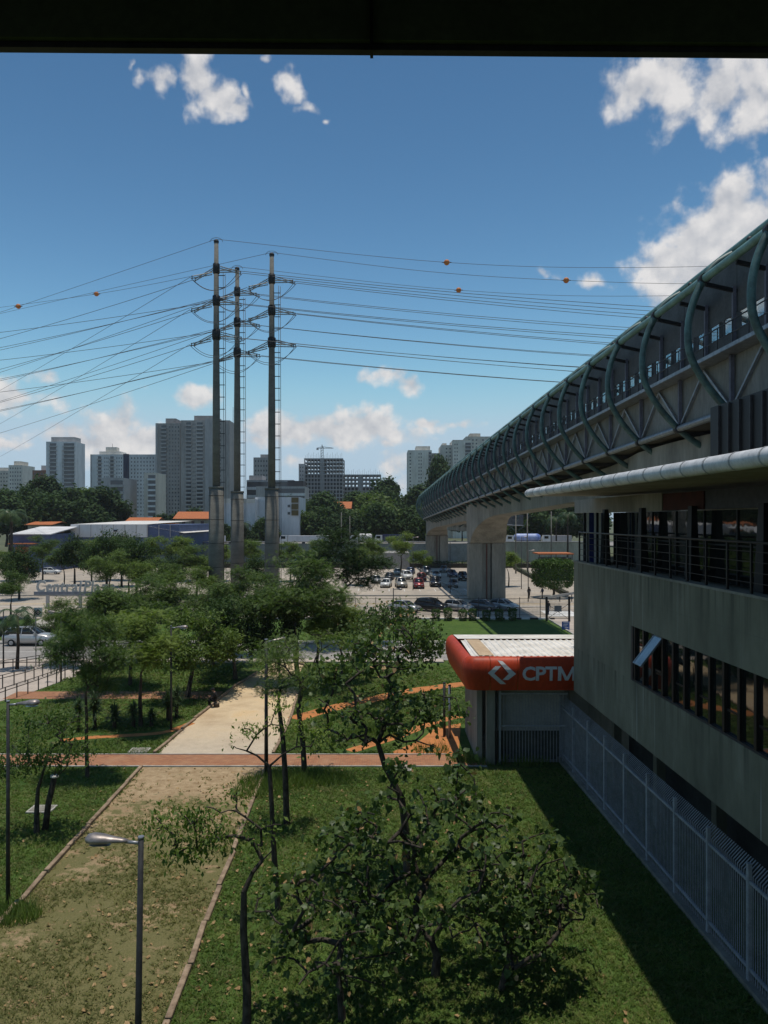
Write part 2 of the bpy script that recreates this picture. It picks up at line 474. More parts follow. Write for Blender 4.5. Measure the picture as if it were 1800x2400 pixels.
def paver_mat():
    m, t, bs, out = nmat('red brick pavers')
    p = tpos(t)
    b = t.nodes.new('ShaderNodeTexBrick'); t.links.new(p, b.inputs['Vector'])
    b.inputs['Scale'].default_value = 1.0; b.inputs['Brick Width'].default_value = .24; b.inputs['Row Height'].default_value = .12
    b.inputs['Mortar Size'].default_value = .012; b.inputs['Bias'].default_value = 0
    b.inputs['Color1'].default_value = (.42, .185, .085, 1); b.inputs['Color2'].default_value = (.30, .12, .058, 1); b.inputs['Mortar'].default_value = (.20, .12, .075, 1)
    n = tnoise(t, p, .8, 5, .65)
    col = tmix(t, tramp(t, n.outputs['Fac'], [(.45, (0, 0, 0)), (.75, (.6, .6, .6))]), b.outputs[0], (.40, .24, .14))
    t.links.new(col, bs.inputs['Base Color']); bs.inputs['Roughness'].default_value = .9
    tbump(t, bs, b.outputs['Fac'], -.008, .6)
    return m
M_PAVER = paver_mat()
M_DIRT = mat('orange bare earth', (.50, .20, .065), (.36, .14, .05), 1.4, .95, bump=.03, bscale=8)
M_ROAD = mat('worn asphalt road', (.30, .28, .26), (.23, .215, .20), .6, .9, bump=.006, bscale=30)
M_PARK = mat('pale car park paving', (.42, .36, .29), (.31, .27, .225), .25, .92, bump=.006, bscale=20)
M_PAVE = mat('pink grey pavement', (.47, .40, .34), (.36, .31, .265), .7, .92)
M_GROUND = mat('town ground', (.11, .12, .06), (.07, .08, .045), .05, .95)
M_LINE = mat('white road paint', (.70, .68, .63), (.50, .48, .44), 4, .8)
M_YELLOW = mat('yellow road paint', (.60, .38, .06), (.45, .28, .05), 4, .8)

# ================================================================== ground, paths, roads
def rect(x0, x1, y0, y1, z):
    return MB().sheet([(x0, y0, z), (x1, y0, z), (x1, y1, z), (x0, y1, z)])
structure('ground', rect(-3000, 3000, -400, 5000, -.05), M_GROUND)
structure('lawn', rect(-70, 30, 6, 65.4, -.012), M_LAWN)
structure('road', rect(-120, 60, 65.5, 74.0, -.02), M_ROAD)
structure('road_line', rect(-120, -10, 69.6, 69.72, -.014), M_LINE)
structure('pavement_far', MB().box(-120, 60, 74.0, 75.3, -.1, .12), M_KERB)
structure('pavement_near', MB().box(-120, 5, 64.2, 65.5, -.1, .10), M_PAVE)
structure('verge', rect(-120, 19.5, 75.3, 91.5, .06), M_VERGE)
structure('car_park', rect(-140, 90, 93.0, 192, -.012), M_PARK)
# paved forecourt right of the verge, beyond the kiosk
structure('forecourt', rect(19.7, 70, 75.5, 92.9, -.004), M_PAVE)
structure('forecourt_kerb', MB().bar((19.6, 75.3, .06), (19.6, 92.8, .06), .22, .24), M_KERB)
# gravel path between its timber edges
def edge_poly(pts, z):
    m = MB(); m.sheet([(p[0], p[1], z) for p in pts]); return m
PL = [G(-12, 2190), G(50, 2112), G(183, 1960), G(318, 1806)]
PL = [Vector((-11.35, 10, 0)), Vector((-11.4, 24, 0)), Vector((-11.55, 30, 0)), Vector((-11.75, 37.2, 0))]
PR = [Vector((-5.0, 10, 0)), Vector((-5.15, 18.3, 0)), Vector((-5.35, 25, 0)), Vector((-5.6, 33, 0)), Vector((-5.65, 37.2, 0))]
QL = [Vector((-11.75, 39.3, 0)), Vector((-11.35, 46, 0)), Vector((-10.7, 55, 0)), Vector((-9.9, 60, 0)), Vector((-9.2, 64.2, 0))]
QR = [Vector((-5.65, 39.3, 0)), Vector((-5.6, 46, 0)), Vector((-6.0, 54, 0)), Vector((-6.6, 60, 0)), Vector((-6.6, 64.2, 0))]
structure('gravel_path_near', edge_poly(PL + PR[::-1], -.004), M_PATH)
structure('gravel_path_far', edge_poly(QL + QR[::-1], -.004), M_PATH)
structure('brick_path', rect(-40, 5.0, 37.35, 39.15, .004), M_PAVER)
structure('brick_path_kerb_near', MB().box(-40, 5.0, 37.23, 37.35, -.05, .035), M_KERB)
structure('brick_path_kerb_far', MB().box(-40, 3.2, 39.15, 39.25, -.05, .03), M_KERB)
structure('brick_path_back', rect(-25.5, -11.2, 51.3, 53.5, .004), M_PAVER)
def strip(pts, w, z):
    m = MB(); L = []; R_ = []
    for i, p in enumerate(pts):
        d = (pts[min(i + 1, len(pts) - 1)] - pts[max(i - 1, 0)]).normalized()
        nrm = Vector((-d.y, d.x, 0)) * (w[i] if isinstance(w, list) else w) / 2
        L.append(p + nrm); R_.append(p - nrm)
    vs = L + R_; n = len(pts)
    m.add([(v.x, v.y, z) for v in vs], [(i, i + 1, n + i + 1, n + i) for i in range(n - 1)])
    return m
def smooth_path(pts, k=6):
    out = []
    for i in range(len(pts) - 1):
        p0, p1, p2, p3 = pts[max(i - 1, 0)], pts[i], pts[i + 1], pts[min(i + 2, len(pts) - 1)]
        for j in range(k):
            t = j / k
            out.append(.5 * ((2 * p1) + (-p0 + p2) * t + (2 * p0 - 5 * p1 + 4 * p2 - p3) * t * t + (-p0 + 3 * p1 - 3 * p2 + p3) * t ** 3))
    out.append(pts[-1]); return out
def wob(pts, w, seed):
    r = random.Random(seed); return [w * r.uniform(.88, 1.12) for _ in pts]
tr1 = smooth_path([G(1120, 1600), G(1060, 1606), G(960, 1620), G(860, 1642), G(770, 1662), G(690, 1685)])
structure('dirt_track', strip(tr1, wob(tr1, 1.3, 1), .0), M_DIRT)
tr2 = smooth_path([G(1075, 1678), G(1020, 1692), G(965, 1712), G(900, 1735), G(820, 1760)])
structure('dirt_track_kiosk', strip(tr2, wob(tr2, .75, 2), -.002), M_DIRT)
structure('dirt_patch', edge_poly([G(1080, 1695), G(1075, 1768), G(905, 1768), G(985, 1735), G(1020, 1706)], .002), M_DIRT)
tr3 = smooth_path([G(450, 1694), G(385, 1716), G(290, 1724), G(215, 1728), G(140, 1736)])
structure('dirt_track_worn', strip(tr3, wob(tr3, .55, 3), .0), M_DIRT)
structure('paved_ramp', edge_poly([Vector((-60, 64.3, 0)), Vector((-21, 64.3, 0)), Vector((-23, 60.8, 0)), Vector((-23.8, 57.3, 0)), Vector((-24.4, 53.6, 0)), Vector((-25.5, 50, 0)), Vector((-60, 50, 0))], .0), M_PAVE)
# timber edging, plank by plank
def edging(pts, seed, label):
    r = random.Random(seed)
    e = empty('timber_edging', pts[0], label=label, cat='path edging', group='timber edgings of the gravel path')
    P_ = []
    for a, b in zip(pts[:-1], pts[1:]):
        n = max(1, round((b - a).length / 2.3))
        P_ += [a.lerp(b, i / n) for i in range(n)]
    P_.append(pts[-1])
    for a, b in zip(P_[:-1], P_[1:]):
        d = (b - a).normalized(); j = Vector((r.uniform(-.04, .04), 0, 0))
        MB().bar(a + d * .03 + j + Vector((0, 0, .05 + r.uniform(-.02, .02))), b - d * .03 - j + Vector((0, 0, .05 + r.uniform(-.02, .02))), .16, .16).build('plank', M_TIMBER, e, bevel=.02)
    return e
edging(PL, 1, 'timber plank edging left of the overgrown path nearest the camera')
edging(PR, 2, 'timber plank edging right of the overgrown path nearest the camera')
edging(QL[:4], 3, 'timber plank edging left of the bare sandy path beyond the brick walk')
edging(QR[:3], 4, 'timber plank edging right of the bare sandy path beyond the brick walk')
# painted kerb of the car park: black and white blocks
kb = empty('painted_kerb', (-15, 92.2, 0), label='black and white painted kerb blocks along the car park edge', cat='kerb')
blk = MB().box(-.48, .48, -.14, .14, -.05, .17).build('kerb_block', M_WHITE, None, .02); blk.parent = kb
blk.location = (0, 0, 0)
for i in range(1, 36):
    c = blk.copy(); COL.objects.link(c); c.parent = kb; c.location = (i, 0, 0)
    if i % 2:
        c.data = c.data if i != 1 else c.data.copy()
        if i == 1:
            c.data.materials.clear(); c.data.materials.append(M_BLACK); dark_me = c.data
        c.data = dark_me
# parking bay lines and arrows
for i in range(14):
    structure('bay_line', MB().box(-20 + i * 2.6, -19.88 + i * 2.6, 128, 133, -.010, -.006), M_LINE)
for i in range(9):
    structure('bay_line', MB().box(23.5, 26.5, 112 + i * 8, 112.25 + i * 8, -.010, -.006), M_LINE)
structure('lane_line', MB().box(-60, 60, 105.5, 105.8, -.010, -.006), M_LINE)
structure('lane_line', MB().box(-60, 40, 108.8, 109.1, -.010, -.006), M_YELLOW)
structure('car_park_kerb', MB().box(-140, 13, 119.8, 120.2, -.05, .16), M_KERB)
structure('car_park_kerb', MB().bar((12.8, 120, .05), (8.0, 190, .05), .3, .3), M_KERB)
structure('forecourt_crossing', rect(20.5, 24.5, 95.0, 101.0, -.004), M_WHITE)
# ================================================================== the footbridge the picture is taken from
M_INSIDE = mat('footbridge inner lining', (.05, .05, .045), (.035, .035, .03), 2, .9)
fb = empty('viewing_footbridge', (0, -3, 10.3), label='dark green roof beam of the covered footbridge across the top', cat='footbridge')
for xa, xb, nm in ((-9, -.068, 0), (-.060, 9, 1)):          # two beam plates with an open joint between them
    mb = MB()
    za, zb = 12.034 + (1217 - 117.0) / 1800 * 4.0, 12.034 + (1217 - 131.0) / 1800 * 4.0
    def zz(x): return za + (zb - za) * (x + 2) / 4.0
    vs = []
    for x in (xa, xb):
        z = zz(x); vs += [(x, 3.94, z - .003), (x, 3.94, z + .9), (x, 4.5, z + .9), (x, 4.0, z)]
    mb.add(vs, [(0, 1, 2, 3), (4, 7, 6, 5), (0, 4, 5, 1), (1, 5, 6, 2), (2, 6, 7, 3), (3, 7, 4, 0)])
    bp = mb.build('beam_plate', M_ROOFGREEN, fb)
    m2 = MB(); m2.bar((xa, 4.0, zz(xa) - .018), (xb, 4.0, zz(xb) - .018), .05, .030)
    m2.build('drip_lip', M_DARKSTEEL, bp)
MB().box(-.072, -.056, 3.925, 4.0, 14.40, 15.3).build('joint_strip', M_BLACK, fb)
MB().box(-9, 9, -7, 4.3, 15.35, 15.6).build('roof', M_INSIDE, fb)  # unseen roof, floor and rear wall, added to keep the beam dark
MB().box(-9, 9, -7, 2.2, 10.0, 10.3).build('floor', M_INSIDE, fb)
MB().box(-9, 9, -7.2, -7.0, 10.0, 15.6).build('unseen_rear_wall', M_INSIDE, fb)
MB().box(-9, 9, 1.6, 2.2, 10.3, 10.45).build('sill', M_INSIDE, fb)

# ================================================================== station building on the right
ANG = 0.0317
def concrete_wall_mat():
    m, t, bs, out = nmat('station wall concrete')
    p = tpos(t)
    ps = tpos(t, (.7, .7, .28)); n1 = tnoise(t, ps, 1.1, 6, .65)
    n2 = tnoise(t, p, .35, 4); n3 = tnoise(t, p, 9, 4, .6)
    col = tramp(t, n1.outputs['Fac'], [(.30, (.125, .12, .088)), (.55, (.185, .178, .132)), (.78, (.26, .25, .195))])
    col = tmix(t, .45, col, tramp(t, n2.outputs['Fac'], [(.3, (.35, .35, .34)), (.7, (.66, .65, .62))]), 'OVERLAY')
    # board-marked panel joints
    sx = t.nodes.new('ShaderNodeSeparateXYZ'); t.links.new(tpos(t, None, True), sx.inputs[0])
    def joint(sock, period, width, phase=0):
        a = t.nodes.new('ShaderNodeMath'); a.operation = 'ADD'; t.links.new(sock, a.inputs[0]); a.inputs[1].default_value = 100 + phase
        mo = t.nodes.new('ShaderNodeMath'); mo.operation = 'MODULO'; t.links.new(a.outputs[0], mo.inputs[0]); mo.inputs[1].default_value = period
        lt = t.nodes.new('ShaderNodeMath'); lt.operation = 'LESS_THAN'; t.links.new(mo.outputs[0], lt.inputs[0]); lt.inputs[1].default_value = width
        return lt.outputs[0]
    j1 = joint(sx.outputs[1], 1.22, .018); j2 = joint(sx.outputs[2], 2.02, .018, .06)
    mx = t.nodes.new('ShaderNodeMath'); mx.operation = 'MAXIMUM'; t.links.new(j1, mx.inputs[0]); t.links.new(j2, mx.inputs[1])
    jm = t.nodes.new('ShaderNodeMath'); jm.operation = 'MULTIPLY'; t.links.new(mx.outputs[0], jm.inputs[0]); jm.inputs[1].default_value = .35
    col = tmix(t, jm.outputs[0], col, (.12, .115, .10))
    # lime runs
    pl = tpos(t, (6, 6, .12)); n5 = tnoise(t, pl, 1.1, 3, .5)
    col = tmix(t, tramp(t, n5.outputs['Fac'], [(.66, (0, 0, 0)), (.74, (.45, .45, .45))]), col, (.50, .49, .46))
    # dark rain runs below the coping and the window sill
    pd = tpos(t, (4.5, 4.5, .10)); n6 = tnoise(t, pd, 1.0, 4, .6)
    def below(zt_, fall):
        m_ = t.nodes.new('ShaderNodeMapRange'); m_.inputs['From Min'].default_value = zt_ - fall; m_.inputs['From Max'].default_value = zt_; t.links.new(sx.outputs[2], m_.inputs['Value'])
        c_ = t.nodes.new('ShaderNodeMath'); c_.operation = 'LESS_THAN'; t.links.new(sx.outputs[2], c_.inputs[0]); c_.inputs[1].default_value = zt_ + .001
        x_ = t.nodes.new('ShaderNodeMath'); x_.operation = 'MULTIPLY'; t.links.new(m_.outputs[0], x_.inputs[0]); t.links.new(c_.outputs[0], x_.inputs[1]); return x_.outputs[0]
    mb_ = t.nodes.new('ShaderNodeMath'); mb_.operation = 'MAXIMUM'; t.links.new(below(10.0, 1.6), mb_.inputs[0]); t.links.new(below(6.06, 1.5), mb_.inputs[1])
    runs = t.nodes.new('ShaderNodeMath'); runs.operation = 'MULTIPLY'; t.links.new(tramp(t, n6.outputs['Fac'], [(.46, (0, 0, 0)), (.66, (.75, .75, .75))]), runs.inputs[0]); t.links.new(mb_.outputs[0], runs.inputs[1])
    col = tmix(t, runs.outputs[0], col, (.06, .058, .045))
    t.links.new(col, bs.inputs['Base Color']); bs.inputs['Roughness'].default_value = .88; bs.inputs['Specular IOR Level'].default_value = .25
    tbump(t, bs, n3.outputs['Fac'], .006, .5)
    return m
M_STATION = concrete_wall_mat()
st = empty('station_building', (8.9, 36, 0), ANG, 'concrete station building with black railed terrace and window band, right edge', 'building')
def S(mb, name, m, parent=None, bevel=0):
    """build in the building's own frame: x into the building, y away from the camera"""
    me_o = mb.build(name, m, None, bevel); me_o.parent = parent or st
    return me_o
Z0, Z1, ZS, ZH = 3.96, 10.0, 6.06, 8.07
YN = -36.0
wall = S(MB().box(0, .3, YN, 0, ZH, Z1), 'wall_upper_band', M_STATION)
S(MB().box(0, .3, YN, 0, Z0, ZS), 'wall_lower_band', M_STATION)
S(MB().box(0, .3, -7.55, 0, ZS + .002, ZH - .002), 'wall_pier', M_STATION)
S(MB().box(0.0, .3, -7.75, -7.55, ZS + .002, ZH - .002), 'window_jamb', M_DARKSTEEL)
S(MB().box(.3, 14, -.3, 0, Z0, Z1), 'end_wall', M_STATION)
S(MB().box(.3, 14, YN, -.3, Z0, Z0 + .25), 'soffit_slab', M_STATION)
S(MB().box(.3, 14, YN, -.3, Z1 - .3, Z1 - .12), 'terrace_slab', M_CONC)
S(MB().box(-.04, .42, YN, .0, Z1, Z1 + .07), 'coping', M_CONC)
S(MB().box(5.0, 5.2, YN, -.3, Z0 + .25, Z1 - .3), 'inner_partition', M_INSIDE)
# ground floor set back under the overhang
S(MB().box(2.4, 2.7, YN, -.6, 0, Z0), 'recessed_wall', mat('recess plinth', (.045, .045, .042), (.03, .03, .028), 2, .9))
for k in range(6):
    S(MB().box(1.5, 1.85, -1.2 - 5 * k, -.85 - 5 * k, 0, Z0), 'ground_column', M_STATION)
# window band: frames and panes, one of them swung open
S(MB().box(.02, .34, YN, -7.75, ZS, ZS + .06), 'window_sill', M_DARKSTEEL)
y = -7.78; k = 0
pane_me = None
while y > -30:
    w = .86
    S(MB().box(.03, .20, y - .13, y, ZS + .06, ZH), 'mullion', M_BLACK)
    if k == 2:     # top-hung casement standing open
        e = empty('open_casement', (.10, y - .13, ZH - .03)); e.parent = st
        e.rotation_euler = (0, math.radians(38), 0)
        MB().box(-.012, .012, -(w - .13), 0, -1.2, 0).build('pane', mat('casement glass sky tint', (.30, .36, .42), (.22, .27, .32), 3, .08, spec=.8)).parent = e  # pale blue base colour paints the sky's reflection into the pane
        S(MB().box(.12, .135, y - w, y - .13, ZS + .06, ZH - 1.25), 'window_pane', M_GLASS)
        S(MB().box(.08, .20, y - w, y - .13, ZH - 1.25, ZH - 1.18), 'transom', M_BLACK)
        for a, b, c, d in ((-(w - .13), 0, -1.23, -1.17), (-(w - .13), 0, -.05, 0), (-(w - .13), -(w - .18), -1.17, -.05), (-.05, 0, -1.17, -.05)):
            MB().box(-.03, .03, a, b, c, d).build('casement_frame', M_STEEL).parent = e
    else:
        if pane_me is None:
            po = S(MB().box(.12, .135, -(w - .13), 0, ZS + .06, ZH), 'window_pane', M_GLASS); pane_me = po.data
        else:
            po = link('window_pane', pane_me, st)
        po.location = (0, y - .13, 0)
    if k % 2 == 0:
        S(MB().box(.10, .18, y - w, y - .13, ZS + .66, ZS + .72), 'transom', M_BLACK)
    y -= w; k += 1
# terrace: railing, columns, glazing, beam
rail = S(MB().tube([(.12, YN, 11.40), (.12, -.4, 11.40)], .035, 8), 'terrace_railing', M_BLACK)
for zz_ in (10.35, 10.62, 10.89, 11.16):
    MB().tube([(.12, YN, zz_), (.12, -.4, zz_)], .013, 5).build('rail_wire', M_BLACK).parent = rail
post_me = None
for k in range(27):
    yy = -.5 - 1.3 * k
    if post_me is None:
        o = MB().box(.09, .15, -.035, .035, Z1 + .05, 11.40).build('rail_post', M_BLACK); post_me = o.data; o.parent = rail
    else:
        o = link('rail_post', post_me, rail)
    o.location = (0, yy, 0)
colm = None
for k in range(7):
    yy = -.9 - 4.6 * k
    if colm is None:
        mb = MB()
        vs = [(1.2 + sx * hw, sy * d, z) for (z, hw, d) in ((Z1 - .1, .17, .26), (12.45, .09, .14)) for sy in (-1, 1) for sx in (-1, 1)]
        mb.add(vs, [(0, 2, 3, 1), (4, 5, 7, 6), (0, 1, 5, 4), (2, 6, 7, 3), (0, 4, 6, 2), (1, 3, 7, 5)])
        o = S(mb, 'tapered_column', M_BLACK); colm = o.data
    else:
        o = link('tapered_column', colm, st)
    o.location = (0, yy, 0)
gp = None
for k in range(16):
    if gp is None:
        o = S(MB().box(1.62, 1.64, -2.26, -.02, Z1 - .05, 12.3), 'terrace_pane', M_GLASS); gp = o.data
    else:
        o = link('terrace_pane', gp, st)
    o.location = (0, -.9 - 2.3 * k, 0)
    S(MB().box(1.58, 1.68, -.9 - 2.3 * k - .03, -.9 - 2.3 * k + .03, Z1 - .05, 12.3), 'glazing_mullion', M_BLACK)
S(MB().box(1.58, 1.68, YN, -.9, 11.15, 11.20), 'glazing_transom', M_BLACK)
S(MB().box(1.3, 2.0, -7.2, 4.5, 12.32, 13.0), 'concrete_beam', M_CONC)
S(MB().box(1.35, 1.95, -10.6, -7.2, 12.34, 12.95), 'rust_red_panel', mat('rust red panel', (.06, .014, .009), (.04, .010, .007), 2, .8))
S(MB().box(1.4, 1.9, YN, -10.6, 12.34, 12.95), 'upper_panel', M_DARKSTEEL)
S(MB().box(3.2, 3.4, YN, -.9, 10, 12.3), 'hall_back_wall', M_INSIDE)
# navy and white board at the terrace end
for xa, xb, m in ((.30, .42, M_DARKSTEEL), (.44, .55, M_WHITE), (.56, .78, M_NAVY), (.80, .88, M_WHITE), (.89, 1.0, M_BLACK), (1.01, 1.12, M_WHITE), (1.13, 1.5, M_NAVY)):
    S(MB().box(xa, xb, -.55, -.45, Z1 + .0, 12.3), 'board_stripe', m)
# canopy with round white edge
can = S(MB().box(-1.86, 8, YN, 1.3, 13.12, 13.32), 'canopy', M_CONC)
pts, rr = [], []
for i in range(23):
    yy = YN + (36.9) * i / 22; pts.append((-1.9, yy, 13.25)); rr.append(.20)
pts += [(-1.9, 1.2, 13.24), (-1.9, 1.35, 13.23)]; rr += [.17, .08]
S(MB().tube(pts, rr, 14), 'canopy_edge_tube', mat('weathered white tube', (.62, .62, .62), (.42, .42, .42), 1.5, .5)).parent = can
jr = None
for i in range(24):
    yy = .6 - i * 1.25
    if jr is None:
        o = MB().tube([(-1.9, -.03, 13.25), (-1.9, .03, 13.25)], .212, 14).build('tube_joint', mat('tube joint band', (.40, .40, .39), (.3, .3, .3), 3, .6)); jr = o.data; o.parent = can
    else:
        o = link('tube_joint', jr, can)
    o.location = (0, yy, 0)
# black ribbed stair tower between canopy and walkway
tw = empty('ribbed_stair_tower', (14.5, 27, 13.4), label='black ribbed metal stair housing under the tubular walkway', cat='stair tower')
MB().box(12.75, 22, 22, 30, 13.45, 16.35).build('housing', M_BLACK, tw)
for k in range(9):
    MB().box(12.95 + k * .9, 13.03 + k * .9, 21.93, 22, 13.45, 16.3).build('rib', M_DARKSTEEL, tw)
for k in range(9):
    MB().box(12.66, 12.75, 22.3 + k * .85, 22.38 + k * .85, 13.45, 16.3).build('rib', M_DARKSTEEL, tw)

# ================================================================== palisade fence beside the station
fe = empty('palisade_fence', (8.8, 38.3, 0), ANG, 'pale grey steel palisade fence with bent tips below the station wall', 'fence')
def Fm(mb, name, m, parent): o = mb.build(name, m); o.parent = parent; return o
post_me = bar_me = None
SP = 2.32
for k in range(13):
    yy = -SP * k
    if post_me is None:
        o = Fm(MB().box(-.05, .05, -.06, .06, -.05, 3.16), 'post', M_FENCE, fe); post_me = o.data
        Fm(MB().box(-.07, .07, -.08, .08, 3.16, 3.20), 'post_cap', M_FENCE, o)
    else:
        o = link('post', post_me, fe); cp = link('post_cap', fe.children[0].children[0].data, o)
    o.location = (0, yy, 0)
    if k == 12: break
    pn = empty('panel', (0, yy, 0)); pn.parent = fe
    Fm(MB().box(-.03, .03, -SP + .06, -.06, 2.66, 2.74), 'rail', M_FENCE, pn)
    Fm(MB().box(-.03, .03, -SP + .06, -.06, .42, .50), 'rail', M_FENCE, pn)
    for j in range(19):
        if bar_me is None:
            mb = MB(); mb.box(.036, .054, -.013, .013, .05, 2.85); mb.bar((.045, 0, 2.85), (.30, 0, 3.12), .018, .026, (0, 1, 0))
            o = Fm(mb, 'bar', M_FENCE, pn); bar_me = o.data
        else:
            o = link('bar', bar_me, pn)
        o.location = (0, -.12 - j * .1156, 0)
structure('fence_footing', MB().bar((8.8 - .02, 38.4, .05), (8.8 + 38 * ANG, 0.4, .05), .3, .2), M_CONC)

# ================================================================== ticket kiosk with red fascia
ki = empty('station_kiosk', (8, 40, 0), label='flat roofed kiosk with red CPTM fascia beside the station', cat='kiosk')
KX0, KX1, KYF, KYB, KZ = 4.2, 13.0, 37.2, 44.2, 5.36
PROF = [(0.0, KZ), (.12, KZ - .03), (.27, KZ - .13), (.37, KZ - .32), (.41, KZ - .56), (.41, KZ - .80), (.37, KZ - 1.05), (.30, KZ - 1.33), (.21, KZ - 1.60)]
def prof_at(z):
    for (a, za), (b, zb) in zip(PROF[:-1], PROF[1:]):
        if zb <= z <= za: return a + (b - a) * (za - z) / (za - zb)
    return PROF[-1][0]
def fascia(points, name):
    """loft the fascia profile along a plan path [(x, y, nx, ny)]"""
    mb = MB(); n = len(PROF); vs = []
    for x, y_, nx, ny in points:
        vs += [(x + nx * o, y_ + ny * o, z) for o, z in PROF]
    fs = [(i * n + j, (i + 1) * n + j, (i + 1) * n + j + 1, i * n + j + 1) for i in range(len(points) - 1) for j in range(n - 1)]
    mb.add(vs, fs, True)
    o = mb.build(name, M_RED, ki)
    return o
x151, x216 = (1151 - 900) / 1800 * 36.6, (1216 - 900) / 1800 * 36.6
rc = .3
corner = [(KX0 + rc, KYF, 0, -1)]
for i in range(1, 7):
    a = math.pi / 2 * i / 6
    corner.append((KX0 + rc - rc * math.sin(a), KYF + rc - rc * math.cos(a), -math.sin(a), -math.cos(a)))
fascia([(x151 - .012, KYF, 0, -1)] + corner, 'fascia_panel')
fascia([(x216 - .012, KYF, 0, -1), (x151 + .012, KYF, 0, -1)], 'fascia_panel')
fascia([(KX1, KYF, 0, -1), (x216 + .012, KYF, 0, -1)], 'fascia_panel')
fascia([(KX0, KYF + rc + .02, -1, 0), (KX0 - .25, KYB, -1, 0)], 'fascia_side')
MB().box(KX0 + .02, KX1, KYF + .03, KYF + .12, KZ - 1.6, KZ - .02).build('fascia_backing', M_YELLOW, ki)
# corrugated roof
mb = MB(); xs = []; x = KX0 + .05; i = 0
while x < KX1 - .3:
    xs += [(x, 0), (x + .17, 0), (x + .21, .05), (x + .29, .05)]; x += .33
ya, yb = KYF + .0, KYB - 1.6
vs = [(x, y_, KZ - .02 + h - (0.0 if y_ == ya else .05)) for y_ in (ya, yb) for x, h in xs]; n = len(xs)
mb.add(vs, [(i, i + 1, n + i + 1, n + i) for i in range(n - 1)])
mb.build('corrugated_roof', M_WHITE_ROOF, ki)
MB().sheet([(KX0 - .1, KYB - 1.62, KZ + .02), (KX1, KYB - 1.62, KZ + .02), (KX1, KYB, KZ + .0), (KX0 - .22, KYB, KZ + .0)]).build('ridge_flashing', M_WHITE_ROOF, ki)
MB().box(KX0 - .2, KX1, KYB, KYB + .08, KZ - 1.2, KZ - .03).build('rear_fascia', M_RED, ki)
MB().box(KX0 + .1, KX1, KYF + .2, KYB - .2, KZ - 1.3, KZ - 1.2).build('ceiling', M_WHITE, ki)
# sheet stained brown near the corner
MB().sheet([(KX0 + .42, KYF + .06, KZ + .036), (KX0 + 1.15, KYF + .06, KZ + .036), (KX0 + 1.05, KYB - 1.75, KZ + .0), (KX0 + .35, KYB - 1.75, KZ + .0)]).build('stained_sheet', mat('rust stained sheet', (.50, .38, .25), (.42, .30, .19), 1.5, .7), ki)
# walls, opening and gate
MB().box(4.6, 4.85, 38.0, 43.6, 0, KZ - 1.3).build('side_wall', M_CONC, ki)
MB().box(5.02, 5.42, 37.55, 37.95, 0, KZ - 1.3).build('corner_column', M_CONC, ki)
MB().box(9.2, 13, 38.0, 38.2, 0, KZ - 1.3).build('front_wall', M_CONC, ki)
MB().box(4.85, 13, 43.3, 43.5, 0, KZ - 1.3).build('back_wall', M_CONC, ki)
MB().box(5.42, 9.0, 38.35, 38.5, 1.45, KZ - 1.35).build('white_screen', mat('matt white screen', (.44, .43, .40), (.34, .33, .31), 2, .9), ki)
MB().box(5.42, 9.0, 38.35, 38.55, 0, 1.45).build('dark_plinth', mat('dark kiosk plinth', (.09, .09, .07), (.05, .05, .04), 1.5, .95), ki)  # one plain tone, darker than the screen above
MB().box(4.85, 13, 38.0, 43.3, -.02, .03).build('floor_slab', M_CONC, ki)
MB().box(5.45, 5.55, 37.50, 37.60, 0, KZ - 1.35).build('gate_post', M_BLACK, ki)
gt = MB().box(5.62, 9.0, 37.60, 37.66, 3.42, 3.50).build('gate', M_FENCE, ki)
MB().box(5.62, 9.0, 37.60, 37.66, 1.85, 1.91).build('gate_rail', M_FENCE, gt)
MB().box(5.62, 5.72, 37.59, 37.67, .0, 3.6).build('gate_stile', M_FENCE, gt)
bm_ = None
for k in range(21):
    if bm_ is None:
        o = MB().box(5.86, 5.885, 37.62, 37.645, .1, 3.42).build('gate_bar', M_FENCE, gt); bm_ = o.data; x0_ = o.location.x
    else:
        o = link('gate_bar', bm_, gt)
    o.location.x = x0_ + k * .152
# writing on the fascia, laid onto its curve
M_LETTER = mat('pale grey lettering', (.62, .62, .62), (.52, .52, .52), 2, .5)
def lay_on_fascia(polys_or_mesh, name, parent):
    bm = polys_or_mesh
    bm.normal_update()
    bmesh.ops.triangulate(bm, faces=bm.faces)
    for o_, z in PROF:
        bmesh.ops.bisect_plane(bm, geom=bm.verts[:] + bm.edges[:] + bm.faces[:], plane_co=(0, 0, z), plane_no=(0, 0, 1))
    for v in bm.verts:
        v.co.y = KYF - prof_at(v.co.z) - .012
    me = bpy.data.meshes.new(name); bm.to_mesh(me); bm.free(); me.materials.append(M_LETTER)
    off = wloc(parent)
    for v in me.vertices: v.co -= off
    me.update()
    return link(name, me, parent)
def text_bm(s, size, bold=0.0, extrude=0):
    cu = bpy.data.curves.new('txt', 'FONT'); cu.body = s; cu.size = size; cu.offset = bold; cu.resolution_u = 3; cu.extrude = extrude
    o = bpy.data.objects.new('txt', cu); COL.objects.link(o)
    dg = bpy.context.evaluated_depsgraph_get(); me = o.evaluated_get(dg).to_mesh()
    bm = bmesh.new(); bm.from_mesh(me)
    bpy.data.objects.remove(o); bpy.data.curves.remove(cu)
    return bm
KD = 36.5 / 1800.0
def kx(u): return (u - 900) * KD
def kz(v): return 12 - (v - 1217) * KD
cx = {'C': (1227, 1258), 'P': (1259, 1283), 'T': (1281, 1309), 'M': (1311, 1353)}
